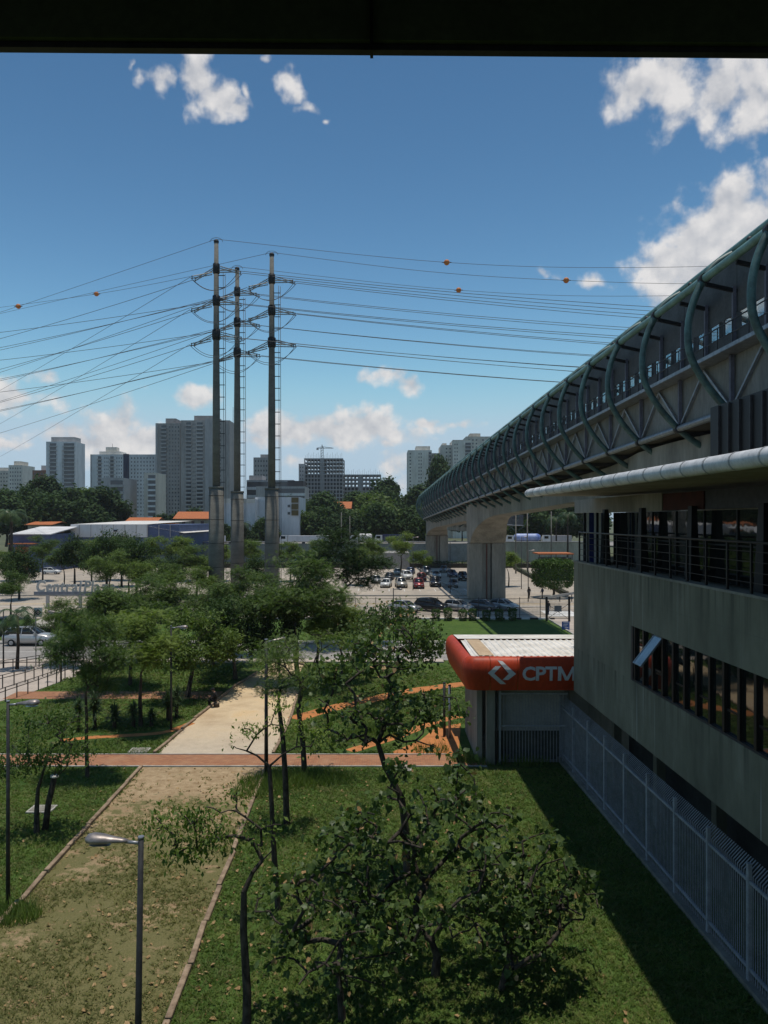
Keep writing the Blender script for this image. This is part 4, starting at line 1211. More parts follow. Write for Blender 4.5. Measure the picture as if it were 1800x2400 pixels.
MB().box(cx_ - 4.2, cx_ - 2.6, 574.4, 575.6, zj - 1.3, zj).build('counterweight', W_GREY, cr)
MB().bar((cx_, 575, zj), (cx_, 575, zj + 2.6), .5, .5).build('cat_head', M_DARKSTEEL, cr)
tower(956, 1012, 1055, 480, 24, W_CREAM, 'leftmost of the pale towers right of centre', (p_box(.35, .95, 11, W_CREAM, 'roof_block'), p_balc(.86, .99, 1.0, W_GREY)), 22, [(.04, .16, 1, .5, .35), (.42, .60, 2, .4, .45)])
tower(1010, 1036, 1062, 500, 24, W_BEIGE, 'recessed beige tower between two pale towers', (p_balc(.35, .95, 1.2, W_GREY),), 20)
tower(1034, 1062, 1043, 490, 24, W_CREAM, 'narrow pale tower right of centre beside the taller pair', (p_box(.15, .5, 6, W_CREAM, 'roof_block'),), 22, [(.3, .9, 2, .4, .4)])
tower(1061, 1105, 1033, 485, 24, W_CREAM, 'pale tower with dark balconies second from the walkway', (p_box(.0, .98, 2, W_BEIGE, 'parapet', 0, 1), p_balc(.66, .98, 1.2, W_GREY)), 23, [(.06, .3, 2, .4, .4)])
tower(1092, 1150, 1023, 540, 24, W_BEIGE, 'tallest pale tower rising behind the walkway curve', (p_box(.2, .62, 9, W_BEIGE, 'roof_block'),), 24, [(.06, .5, 3, .4, .4), (.6, .95, 2, .4, .4)])
# ---------------------------------------------------------------- low buildings in the middle distance
def block(name, u0, u1, v0, v1, D, depth, m, label, cat='building', group=None, flat=True):
    x0, x1 = XU(u0, D), XU(u1, D)
    e = empty(name, ((x0 + x1) / 2, D + depth / 2, 0), label=label, cat=cat, group=group)
    MB().box(x0, x1, D, D + depth, 0 if v0 is None else ZV(v0, D), ZV(v1, D)).build('wall', m, e)
    return e, x0, x1, ZV(v1, D)
def gable(e, x0, x1, D, depth, z, h, m, over=.5):
    mb = MB(); o = over
    ym = D + depth / 2
    vs = [(x0 - o, D - o, z - .15), (x1 + o, D - o, z - .15), (x1 + o, ym, z + h), (x0 - o, ym, z + h), (x0 - o, D + depth + o, z - .15), (x1 + o, D + depth + o, z - .15)]
    vs2 = [(x, y, zz_ + .2) for x, y, zz_ in vs]
    mb.add(vs + vs2, [(0, 1, 2, 3), (3, 2, 5, 4), (6, 9, 8, 7), (9, 10, 11, 8), (0, 6, 7, 1), (4, 5, 11, 10), (0, 3, 9, 6), (3, 4, 10, 9), (1, 7, 8, 2), (2, 8, 11, 5)])
    return mb.build('roof', m, e)
# big blue and white store
e, x0, x1, zt = block('retail_store', 168, 420, None, 1230, 190, 45, M_BLUEWALL, 'big store with white fascia and roof above blue walls, left')
MB().box(x0 - .15, XU(345, 190), 189.7, 190, ZV(1259, 190), zt + .1).build('fascia', W_WHITE, e)
mb = MB(); xm = XU(345, 190)
mb.add([(xm, 189.8, zt - .3), (XU(432, 190), 189.8, ZV(1249, 190)), (XU(432, 190), 232, ZV(1249, 190)), (xm, 232, zt - .3), (xm - 14, 210, zt + 1.0), (XU(428, 190), 234, ZV(1243, 190))], [(0, 1, 2, 3)])
mb.build('sloping_roof', M_WHITE_ROOF, e)
MB().sheet([(x0, 190, zt + .12), (xm, 190, zt + .12), (xm, 235, zt + .9), (x0, 235, zt + .9)]).build('flat_roof', M_WHITE_ROOF, e)
for k in range(9):
    MB().box(x0 + 2 + k * 2.8, x0 + 2.15 + k * 2.8, 189.62, 189.7, ZV(1259, 190), zt).build('fascia_joint', W_GREY, e)
MB().box(XU(268, 190), XU(276, 190), 189.5, 189.68, ZV(1246, 190), ZV(1242, 190)).build('small_sign', M_BLACK, e)
e, x0, x1, zt = block('blue_warehouse', 30, 115, None, 1252, 175, 30, M_BLUEWALL, 'blue walled warehouse with pale gable roof, far left')
gable(e, x0, x1, 175, 30, zt, 1.4, W_WHITE)
MB().box(XU(28, 174), XU(86, 174), 172, 174.9, ZV(1275, 174), ZV(1273, 174)).build('awning', M_TILE, e)
MB().box(XU(32, 174), XU(62, 174), 174.8, 174.98, 0, ZV(1282, 174)).build('loading_door', M_BRICKRED, e)
HOUSES = [(62, 122, 1230, 1224, 240, 'orange tiled house roof left of the white store'), (118, 168, 1246, 1238, 215, 'small orange tiled roof between the warehouse and the store'),
          (155, 195, 1228, 1222, 260, 'orange tiled roof peeping over the store fascia at its left'), (198, 262, 1228, 1216, 265, 'largest orange tiled roof above the white store'),
          (252, 275, 1214, 1207, 300, 'small orange tiled turret roof above the store'), (290, 362, 1228, 1214, 250, 'orange tiled hip roof above the store right of centre'),
          (383, 402, 1236, 1229, 230, 'narrow orange gable end beside the white roof'), (408, 492, 1216, 1200, 290, 'beige gabled house with orange roof left of the power poles'),
          (776, 822, 1192, 1176, 300, 'bright orange roofed house among the central trees')]
for (u0, u1, vw, vr, D, lab) in HOUSES:
    e, x0, x1, zt = block('tiled_house', u0 + 3, u1 - 3, None, vw, D, 14, M_BEIGE, lab, 'house', 'orange roofed houses')
    gable(e, x0, x1, D, 14, zt, (vw - vr) * D / 1800, M_TILE, .8)
    for k in range(3):
        xx = x0 + (x1 - x0) * (.2 + .28 * k)
        MB().box(xx, xx + 1.2, D - .04, D + .05, zt - 2.2, zt - .8).build('window', M_TOWERGLASS, e)
e, x0, x1, zt = block('white_hall', 525, 598, None, 1170, 250, 20, W_WHITE, 'white windowless hall behind the power poles')
MB().box(x0, x1, 249.8, 250, zt - 1.2, zt + .2).build('parapet', W_CREAM, e)
e, x0, x1, zt = block('white_office', 598, 702, None, 1165, 255, 20, W_WHITE, 'white flat roofed office with brown stair panels right of the poles')
for v0, v1 in ((1166, 1178), (1181, 1194), (1196, 1208)):
    MB().box(XU(683, 254.5), XU(699, 254.5), 254.6, 255, ZV(v1, 255), ZV(v0, 255)).build('brown_panel', mat('brown stair panel', (.16, .12, .05), (.12, .09, .04), 1, .8), e)
for v in (1186, 1203):
    MB().box(XU(674, 254.8), XU(680, 254.8), 254.9, 255.05, ZV(v + 3, 255), ZV(v - 3, 255)).build('window', M_TOWERGLASS, e)
e, x0, x1, zt = block('low_cabin', 862, 960, None, 1296, 185, 12, M_SHED, 'long low grey shed behind the car park trees')
# embankment wall with the road on it
ew = empty('embankment_wall', (10, 215, 0), label='long stained concrete retaining wall behind the car park', cat='wall')
MB().box(-70, 27, 215, 216.2, 0, 5.2).build('wall', M_SHED, ew)
MB().box(27.02, 58, 215, 216.2, 0, 5.6).build('yellowed_wall', M_BEIGE, ew)
MB().box(-70, 90, 214.8, 216.4, 5.6, 5.8).build('coping', W_GREY, ew)
structure('upper_road', MB().box(-90, 110, 216.4, 250, 4.2, 4.6), M_ROAD)
fw = empty('car_park_boundary_wall', (0, 192.5, 0), label='low white boundary wall at the far end of the car park', cat='wall')
MB().box(-130, 60, 192.3, 192.6, 0, .9).build('wall', M_WHITE, fw)
e, x0, x1, zt = block('guard_shelter', 1262, 1345, 1300, 1297, 150, 6, M_TILE, 'flat pinkish shelter roof behind the clipped tree', 'shelter')
for xx in (x0 + .2, (x0 + x1) / 2, x1 - .3):
    MB().box(xx, xx + .12, 150.3, 150.45, 0, ZV(1300, 150)).build('post', M_DARKSTEEL, e)
MB().box(x0 + 1, x1, 152, 155.5, 0, 4.4).build('cabin', M_DARKSTEEL, e)
# ================================================================== vegetation
T_RHOMB = (np.array([(0, 0, 0), (.5, .24, .03), (1, 0, -.06), (.5, -.24, .03)]), np.array([(0, 1, 2), (0, 2, 3)]))
T_BROAD = (np.array([(0, 0, 0), (-.08, .34, .05), (.40, .48, .09), (1.05, 0, -.16), (.40, -.48, .09), (-.08, -.34, .05), (.45, 0, 0)]),
           np.array([(0, 1, 6), (1, 2, 6), (2, 3, 6), (0, 6, 5), (6, 4, 5), (6, 3, 4)]))
def _frond():
    v = []; f = []
    for i in range(5):
        x = .08 + .19 * i; L = .30 - .03 * abs(i - 2)
        for s in (-1, 1):
            b = len(v); v += [(x, 0, 0), (x + .22, s * L, -.05), (x + .13, 0, 0)]; f.append((b, b + 1, b + 2))
    return np.array(v), np.array(f)
T_FROND = _frond()
T_DROOP = (np.array([(0, 0, 0), (.35, .13, .0), (1, 0, -.28), (.35, -.13, 0)]), np.array([(0, 1, 2), (0, 2, 3)]))
def _clump():
    r = np.random.default_rng(3); v = []; f = []
    for k in range(4):
        a = r.uniform(0, 2 * math.pi); t = r.uniform(-.7, .7); c = r.normal(0, .28, 3)
        d = np.array([math.cos(a), math.sin(a), t]); d /= np.linalg.norm(d); p = np.cross(d, [0, 0, 1]); p /= np.linalg.norm(p)
        b = len(v); v += list([c - d * .4, c + p * .22, c + d * .5, c - p * .22]); f += [(b, b + 1, b + 2), (b, b + 2, b + 3)]
    return np.array(v), np.array(f)
T_CLUMP = _clump()
def scatter_leaves(C_, size, tmpl, rng, tilt=.5, pitch=0.0, jitter=.35):
    """one mesh array: the leaf template at every centre, randomly turned"""
    tv, tf = tmpl; N = len(C_)
    yaw = rng.uniform(0, 2 * math.pi, N); pt = rng.normal(pitch, tilt, N); rl = rng.normal(0, tilt, N)
    cyw, syw, cp, sp_, cr_, sr = np.cos(yaw), np.sin(yaw), np.cos(pt), np.sin(pt), np.cos(rl), np.sin(rl)
    R = np.empty((N, 3, 3))
    R[:, 0, 0] = cyw * cp; R[:, 0, 1] = cyw * sp_ * sr - syw * cr_; R[:, 0, 2] = cyw * sp_ * cr_ + syw * sr
    R[:, 1, 0] = syw * cp; R[:, 1, 1] = syw * sp_ * sr + cyw * cr_; R[:, 1, 2] = syw * sp_ * cr_ - cyw * sr
    R[:, 2, 0] = -sp_; R[:, 2, 1] = cp * sr; R[:, 2, 2] = cp * cr_
    s = size * np.clip(1 + rng.normal(0, jitter * .8, N), .4, 2.0)
    V = np.einsum('nij,kj->nki', R, tv) * s[:, None, None] + C_[:, None, :]
    F_ = tf[None] + (np.arange(N) * len(tv))[:, None, None]
    return V.reshape(-1, 3), F_.reshape(-1, tf.shape[1])
def grow(rng, trunk, lobes, r_tip=.012, expo=2.4, wig=.12, sag=0.0):
    """branch skeleton: a trunk path, then a branch to every cluster centre; returns tube mesh builder and cluster centres"""
    nodes = [Vector(p) for p in trunk]; par = [-1] + list(range(len(trunk) - 1)); fixed = len(trunk)
    cl = []
    for (cx_, cy_, cz, rx, ry, rz, n) in lobes:
        for _ in range(n):
            d = rng.normal(0, 1, 3); d /= np.linalg.norm(d); rr = rng.uniform(.35, 1.0) ** .5
            cl.append(Vector((cx_ + d[0] * rx * rr, cy_ + d[1] * ry * rr, cz + d[2] * rz * rr)))
    top = nodes[fixed - 1]
    cl.sort(key=lambda c: (c - top).length)
    for c in cl:
        best, bi = 1e9, 0
        for i, p in enumerate(nodes):
            if i < fixed - 1 and fixed > 2 and i < fixed * .55: continue
            d = (p - c).length + max(0, p.z - c.z) * .8 + (0 if i >= fixed - 1 else .3)
            if d < best: best, bi = d, i
        a = nodes[bi]; L = (c - a).length; n = max(2, min(5, int(L / .5) + 1)); pi = bi
        up = Vector((0, 0, L * .12 - sag * L))
        for k in range(1, n + 1):
            t = k / n
            j = Vector(rng.normal(0, wig * L / n, 3)) if k < n else Vector((0, 0, 0))
            nodes.append(a.lerp(c, t) + up * math.sin(math.pi * t) + j); par.append(pi); pi = len(nodes) - 1
    w = [0.0] * len(nodes); kids = [0] * len(nodes)
    for i, p in enumerate(par):
        if p >= 0: kids[p] += 1
    for i in range(len(nodes) - 1, -1, -1):
        if kids[i] == 0: w[i] = r_tip ** expo
        if par[i] >= 0: w[par[i]] += w[i]
    rad = [x ** (1 / expo) for x in w]
    return nodes, par, rad, cl
def tube_skeleton(nodes, par, rad, r_base=None, fixed=0, sides=5):
    mb = MB(); rb = rad[0]
    def tr(i): return max(r_base * (1 - .4 * i / max(1, fixed - 1)), .02)
    for i, p in enumerate(par):
        if p < 0: continue
        ra = tr(p) if p < fixed else rad[p] * 1.25
        rr = tr(i) if i < fixed else rad[i] * 1.25
        if i >= fixed: ra = min(ra, rr * 1.5)
        n = 8 if i < fixed else sides
        mb.tube([nodes[p], nodes[i]], [ra, rr], n, False)
    return mb
def make_tree(name, seed, trunk, lobes, n_leaf, size, tmpl, lm, bark, r_base, sig=(.45, .45, .28), tilt=.5, pitch=0.0, label='', cat='tree', group=None, sag=0.0, wig=.12, extra_dry=0, local=True, r_tip=.012):
    rng = np.random.default_rng(seed)
    nodes, par, rad, cl = grow(rng, trunk, lobes, sag=sag, wig=wig, r_tip=r_tip)
    e = empty(name, (0, 0, 0), label=label, cat=cat, group=group)
    tube_skeleton(nodes, par, rad, r_base, len(trunk)).build('trunk', bark, e)
    cl_ = np.array([tuple(c) for c in cl]); idx = rng.integers(0, len(cl_), n_leaf)
    # cluster sizes vary so that some sprays are full and some thin
    cw = rng.uniform(.2, 1.6, len(cl_)) ** 2.0; idx = rng.choice(len(cl_), n_leaf, p=cw / cw.sum())
    C_ = cl_[idx] + rng.normal(0, 1, (n_leaf, 3)) * np.array(sig)
    V, F_ = scatter_leaves(C_, size, tmpl, rng, tilt, pitch)
    link('crown', np_mesh('crown', V, F_, lm), e)
    if extra_dry:
        C2 = cl_[rng.integers(0, len(cl_), extra_dry)] + rng.normal(0, 1, (extra_dry, 3)) * np.array(sig)
        V, F_ = scatter_leaves(C2, size * .9, tmpl, rng, .9, .3)
        link('dry_leaves', np_mesh('dry_leaves', V, F_, M_LEAF_DRY), e)
    return e
def place(e, loc, rz=0, s=1.0):
    e.location = loc; e.rotation_euler = (0, 0, rz); e.scale = (s, s, s) if not isinstance(s, tuple) else s
    return e
GP = 'young trees of the park lawn'
# ---- near trees with broad leaves, each grown to its own shape
t = make_tree('broadleaf_tree', 11, [(0, 0, 0), (-.05, .05, 1.4), (-.2, 0, 2.6), (-.75, .1, 3.6), (-1.0, .15, 4.4)],
              [(-1.2, 0, 6.4, 2.1, 1.6, 1.6, 40), (-2.2, 0, 5.0, 1.5, 1.3, .8, 18), (.4, .2, 5.2, 1.5, 1.2, 1.0, 20), (-.6, 0, 7.9, 1.2, 1.0, .8, 14)],
              2000, .14, T_BROAD, M_LEAF_BIG, M_BARK_DARK, .14, (.20, .20, .17), .75, .3, 'tall broadleaf tree in the lawn middle with crown before the kiosk corner', 'tree', GP, wig=.22, extra_dry=70, r_tip=.018)
place(t, G(955, 2050))
t = make_tree('broadleaf_tree', 12, [(0, 0, 0), (.05, 0, .5), (-.1, 0, .9)],
              [(0, -.3, 2.9, 3.1, 2.2, 2.2, 78), (2.6, .2, 2.3, 2.3, 1.6, 1.3, 36), (-1.8, .2, 2.8, 1.6, 1.4, 1.6, 26), (.2, .6, 4.8, 1.9, 1.4, .7, 18)],
              2700, .145, T_BROAD, M_LEAF_BIG, M_BARK_DARK, .13, (.19, .19, .16), .75, .3, 'widest low broadleaf tree at the bottom of the picture', 'tree', GP, wig=.2, extra_dry=110, r_tip=.018)
place(t, (1.35, 20.2, 0))
t = make_tree('broadleaf_tree', 13, [(0, 0, 0), (-.05, 0, .7), (-.12, .05, 1.2)],
              [(-.1, 0, 2.3, 2.0, 1.6, 1.8, 46), (-1.3, .2, 2.6, 1.0, 1.0, .7, 10), (.4, .1, 4.3, .9, .9, .7, 8)],
              1250, .135, T_BROAD, M_LEAF_BIG, M_BARK_DARK, .10, (.18, .18, .16), .75, .3, 'smaller broadleaf tree at the bottom, left of the widest one', 'tree', GP, wig=.2, extra_dry=60, r_tip=.018)
place(t, (-1.0, 18.4, 0))
t = make_tree('broadleaf_tree', 14, [(0, 0, 0), (.1, 0, .5), (.25, 0, .9)],
              [(.5, 0, 2.0, 2.1, 1.4, 1.5, 40), (1.5, .3, 2.5, .9, .8, .5, 8)],
              950, .135, T_BROAD, M_LEAF_BIG, M_BARK_DARK, .09, (.19, .19, .16), .75, .3, 'low broadleaf tree at the bottom, nearest the building shadow', 'tree', GP, wig=.2, extra_dry=40, r_tip=.018)
place(t, (3.0, 19.6, 0))
t = make_tree('broadleaf_tree', 15, [(0, 0, 0), (.1, 0, .7), (.05, .1, 1.2)],
              [(0, 0, 4.2, 3.0, 2.4, 1.5, 40), (-2.2, 0, 3.2, 1.4, 1.4, .8, 12), (2.4, 0, 3.2, 1.2, 1.2, .9, 12), (.2, 0, 5.6, 1.4, 1.4, .8, 12)],
              3800, .16, T_BROAD, M_LEAF_BIG, M_BARK_DARK, .16, (.45, .45, .34), .75, .3, 'many stemmed broadleaf tree left of the red kiosk', 'tree', GP, wig=.2, extra_dry=110)
place(t, G(912, 1642))
# ---- trees with small drooping leaves
t = make_tree('drooping_leaf_tree', 21, [(0, 0, 0), (.02, 0, 1.5), (-.06, 0, 2.9), (-.05, 0, 3.75)],
              [(-.9, .3, 5.0, .6, .6, .5, 12), (-1.7, .2, 5.3, .55, .4, .4, 8), (.45, .2, 4.9, .45, .4, .4, 7), (-.5, 0, 5.8, .5, .35, .4, 6), (-1.3, .1, 4.7, .5, .4, .25, 5)],
              1500, .12, T_RHOMB, M_LEAF_YELLOW, M_BARK_DARK, .11, (.22, .22, .16), .4, .75, 'thin trunked sapling with drooping leaves beside the nearest street lamp', 'tree', GP, wig=.07)
place(t, (-3.05, 17.0, 0))
t = make_tree('bare_sapling', 22, [(0, 0, 0), (-.12, 0, 1.6), (-.2, 0, 3.2), (-.28, .05, 4.4)],
              [(-.9, 0, 5.4, .8, .6, .6, 6), (.3, 0, 6.0, .9, .6, .6, 6), (.9, .1, 5.2, .4, .4, .3, 3)],
              620, .12, T_RHOMB, M_LEAF_YELLOW, M_BARK_DARK, .10, (.18, .18, .16), .4, .7, 'nearly bare slim sapling right of the overgrown path', 'tree', GP, wig=.1)
place(t, (-3.25, 23.6, 0))
t = make_tree('slender_tree', 23, [(0, 0, 0), (-.05, 0, 1.8), (-.15, 0, 3.4), (-.3, 0, 4.6)],
              [(.1, 0, 5.8, 1.3, 1.1, .8, 14), (-.4, 0, 6.9, 1.0, .9, .6, 10)],
              1500, .20, T_FROND, M_LEAF_FEATHER, M_BARK_DARK, .13, (.32, .32, .16), .5, .3, 'slender tree standing on the lawn behind the bare sapling', 'tree', GP)
place(t, G(672, 1932))
t = make_tree('slender_tree', 24, [(0, 0, 0), (-.1, 0, 1.6), (-.3, 0, 3.0), (-.1, 0, 4.2)],
              [(-.6, 0, 5.2, 1.7, 1.4, .6, 16), (.9, 0, 6.2, 1.4, 1.2, .6, 14), (1.2, 0, 4.7, 1.0, 1.0, .5, 8)],
              2000, .22, T_FROND, M_LEAF_YELLOW, M_BARK_DARK, .14, (.36, .36, .14), .4, .25, 'slender tree with light green sprays at the brick walk', 'tree', GP)
place(t, G(714, 1812))
t = make_tree('leafy_tree', 25, [(0, 0, 0), (0, 0, .9), (.05, 0, 1.7)],
              [(.3, 0, 3.3, 1.5, 1.4, .9, 22), (-1.0, 0, 3.2, 1.1, 1.1, .8, 14), (.6, 0, 4.2, 1.1, 1.0, .5, 10)],
              2900, .15, T_RHOMB, M_LEAF_FEATHER, M_BARK_DARK, .12, (.34, .34, .22), .5, .6, 'leafy young tree at the left edge near the second street lamp', 'tree', GP)
place(t, G(86, 1952))
# sawn leaning trunk with a pale cut top
e = empty('sawn_trunk', G(106, 1945), label='leaning sawn trunk with a pale cut top beside the leafy young tree', cat='tree stump')
b = G(106, 1945); mb = MB(); mb.tube([b, b + Vector((.12, 0, 1.0)), b + Vector((.36, 0, 2.05))], [.13, .12, .11], 8); mb.build('trunk', M_BARK_DARK, e)
MB().tube([b + Vector((.36, 0, 2.052)), b + Vector((.365, 0, 2.10))], .17, 8).build('cut_top', M_WHITE, e)
for q in ((.9, .4, 3.2), (.1, .2, 3.0), (.7, -.2, 2.9)):
    MB().tube([b + Vector((.33, 0, 1.9)), b + Vector((.33 + q[0] * .5, q[1] * .5, 2.4)), b + Vector(q)], [.03, .02, .008], 5).build('twig', M_BARK, e)
# ---- prototypes for the middle distance
def proto(*a, **k):
    e = make_tree(*a, **k); return e
def drop_proto(e):
    for ch in list(e.children): bpy.data.objects.remove(ch)
    bpy.data.objects.remove(e)
U1 = proto('umbrella_tree', 31, [(0, 0, 0), (.1, 0, 1.5), (0, .1, 2.8), (.15, 0, 3.8)],
           [(-1.6, 0, 5.6, 1.6, 1.7, .6, 20), (1.5, .3, 6.1, 1.7, 1.7, .6, 20), (0, -1.0, 6.9, 1.8, 1.7, .6, 20), (.2, 1.2, 7.6, 1.5, 1.4, .5, 12), (-.8, .2, 4.7, 1.4, 1.3, .6, 12)],
           5800, .33, T_FROND, M_LEAF_FEATHER, M_BARK, .16, (.42, .42, .2), .4, .15)
U2 = proto('umbrella_tree', 32, [(0, 0, 0), (-.2, 0, 1.2), (-.1, 0, 2.2)],
           [(-2.2, 0, 4.5, 1.6, 1.6, .8, 22), (2.1, 0, 4.9, 1.7, 1.6, .8, 22), (0, .6, 5.9, 2.1, 1.9, .7, 24), (.4, -1.2, 5.0, 1.7, 1.4, .8, 16), (-.3, 0, 7.0, 1.5, 1.3, .5, 12)],
           6800, .33, T_FROND, M_LEAF_FEATHER, M_BARK, .18, (.45, .45, .2), .4, .15)
U3 = proto('umbrella_tree', 33, [(0, 0, 0), (.1, 0, 1.5), (0, 0, 2.6)],
           [(-1.4, 0, 4.6, 1.5, 1.5, .8, 20), (1.3, 0, 5.0, 1.6, 1.5, .8, 20), (0, 0, 6.1, 1.6, 1.5, .6, 16)],
           4700, .35, T_FROND, M_LEAF_YELLOW, M_BARK, .14, (.42, .42, .2), .4, .15)
D1 = proto('dense_tree', 34, [(0, 0, 0), (.2, 0, 1.0), (.45, 0, 1.9)],
           [(.6, 0, 4.0, 3.1, 2.8, 1.7, 60), (-1.4, 0, 3.2, 1.8, 1.8, 1.0, 22), (2.4, 0, 3.5, 1.7, 1.7, 1.1, 22), (.6, 0, 5.6, 1.8, 1.8, .8, 20)],
           9000, .27, T_RHOMB, M_LEAF_FEATHER, M_BARK_DARK, .2, (.42, .42, .30), .6, .25)
D2 = proto('dense_tree', 35, [(0, 0, 0), (0, 0, 1.5), (0, 0, 2.6)],
           [(0, 0, 5.2, 3.0, 3.0, 2.0, 60), (-1.8, 0, 4.0, 1.6, 1.6, 1.0, 16), (1.8, .3, 4.4, 1.7, 1.7, 1.2, 18), (0, 0, 7.2, 1.6, 1.6, .8, 14)],
           8000, .30, T_RHOMB, M_LEAF_DARK, M_BARK_DARK, .2, (.45, .45, .34), .6, .25)
F1 = proto('wood_tree', 36, [(0, 0, 0), (.3, 0, 3), (.2, 0, 6)],
           [(0, 0, 11, 5.2, 5.2, 3.4, 60), (-3.4, 0, 8.5, 3.0, 3.0, 2.2, 20), (3.2, 0, 9, 3.2, 3.2, 2.4, 22), (0, -1, 14.2, 3.0, 3.0, 1.8, 20)],
           5200, 1.15, T_CLUMP, M_LEAF_DARK, M_BARK_DARK, .4, (.85, .85, .6), .6, .1, r_tip=.04)
F2 = proto('wood_tree', 37, [(0, 0, 0), (-.3, 0, 2.5), (0, 0, 5)],
           [(-2, 0, 9.5, 4.0, 4.0, 2.4, 36), (3.0, 0, 8.2, 3.6, 3.6, 2.4, 30), (.5, 0, 12.5, 3.2, 3.2, 1.6, 22)],
           4600, 1.1, T_CLUMP, M_LEAF_DARK, M_BARK_DARK, .4, (.9, .9, .55), .6, .1, r_tip=.04)
F3 = proto('wood_tree', 38, [(0, 0, 0), (.2, 0, 3), (0, 0, 5.5)],
           [(0, 0, 9, 4.4, 4.4, 2.6, 46), (-2.6, 0, 11.5, 2.6, 2.6, 1.6, 16), (2.8, 0, 12.2, 2.4, 2.4, 1.6, 16)],
           4200, 1.0, T_CLUMP, M_LEAF_FEATHER, M_BARK_DARK, .35, (.85, .85, .5), .6, .1, r_tip=.04)
PROTOS = dict(U1=U1, U2=U2, U3=U3, D1=D1, D2=D2, F1=F1, F2=F2, F3=F3)
used_p = set(); rr_ = random.Random(9)
def tree(kind, u, v, scale, label, group, mat_=None, rz=None, wide=1.0, D=None, name=None):
    src = PROTOS[kind]
    if kind not in used_p and mat_ is None:
        e = src; used_p.add(kind)
    else:
        e = copy_tree(src)
    loc = G(u, v) if D is None else Vector((XU(u, D), D, 0 if v is None else v))
    e.location = loc; e.rotation_euler = (0, 0, rr_.uniform(0, 6.28) if rz is None else rz)
    e.scale = (scale * wide, scale * wide, scale)
    if name: e.name = name
    tag(e, label, 'tree', group)
    if mat_ is not None:
        for ch in e.children:
            if ch.name.startswith('crown'):
                ch.material_slots[0].link = 'OBJECT'; ch.material_slots[0].material = mat_
    return e
PK = 'trees of the park'
tree('U1', 205, 1822, .98, 'tall slim tree rising in front of the yuccas with high open crown', PK, wide=.62)
tree('U3', 330, 1702, 1.0, 'light green umbrella tree among the yuccas left of the lamp post', PK, wide=1.0)
tree('U2', 236, 1622, .95, 'spreading tree beside the back brick walk, left', PK, wide=.9)
tree('U1', 305, 1606, .95, 'feathery tree on the lawn behind the back brick walk', PK)
tree('D1', 440, 1634, .92, 'dense dark leaning tree over the seated man', PK, rz=.9)
tree('D1', 552, 1592, .95, 'dark rounded tree at the path end, left side', PK, M_LEAF_DARK, rz=2.2)
tree('U2', 500, 1560, .95, 'broad dark green tree before the leftmost power pole', PK)
tree('U2', 415, 1530, 1.0, 'spreading tree left of the power poles by the road', PK)
tree('U2', 700, 1605, 1.28, 'large forked tree at the right end of the sandy path', PK, wide=.9)
tree('D2', 655, 1600, .82, 'dark compact tree beside the thin lamp post at the path end', PK, M_LEAF_DARK, wide=.62)
tree('U1', 806, 1512, 1.35, 'tall dark umbrella tree standing on the far verge', PK, M_LEAF_DARK, wide=1.05)
tree('U1', 745, 1590, .85, 'feathery tree behind the forked tree, right of the path', PK)
tree('U3', 800, 1600, .85, 'small light tree between the forked tree and the kiosk', PK)
tree('U2', 150, 1560, .75, 'low spreading tree by the left handrails', PK, wide=.8)
tree('U3', 270, 1560, .9, 'light green tree beyond the left handrails', PK)
tree('U1', 590, 1535, .95, 'feathery tree right of the leftmost pole by the road', PK)
CP = 'trees around the car park'
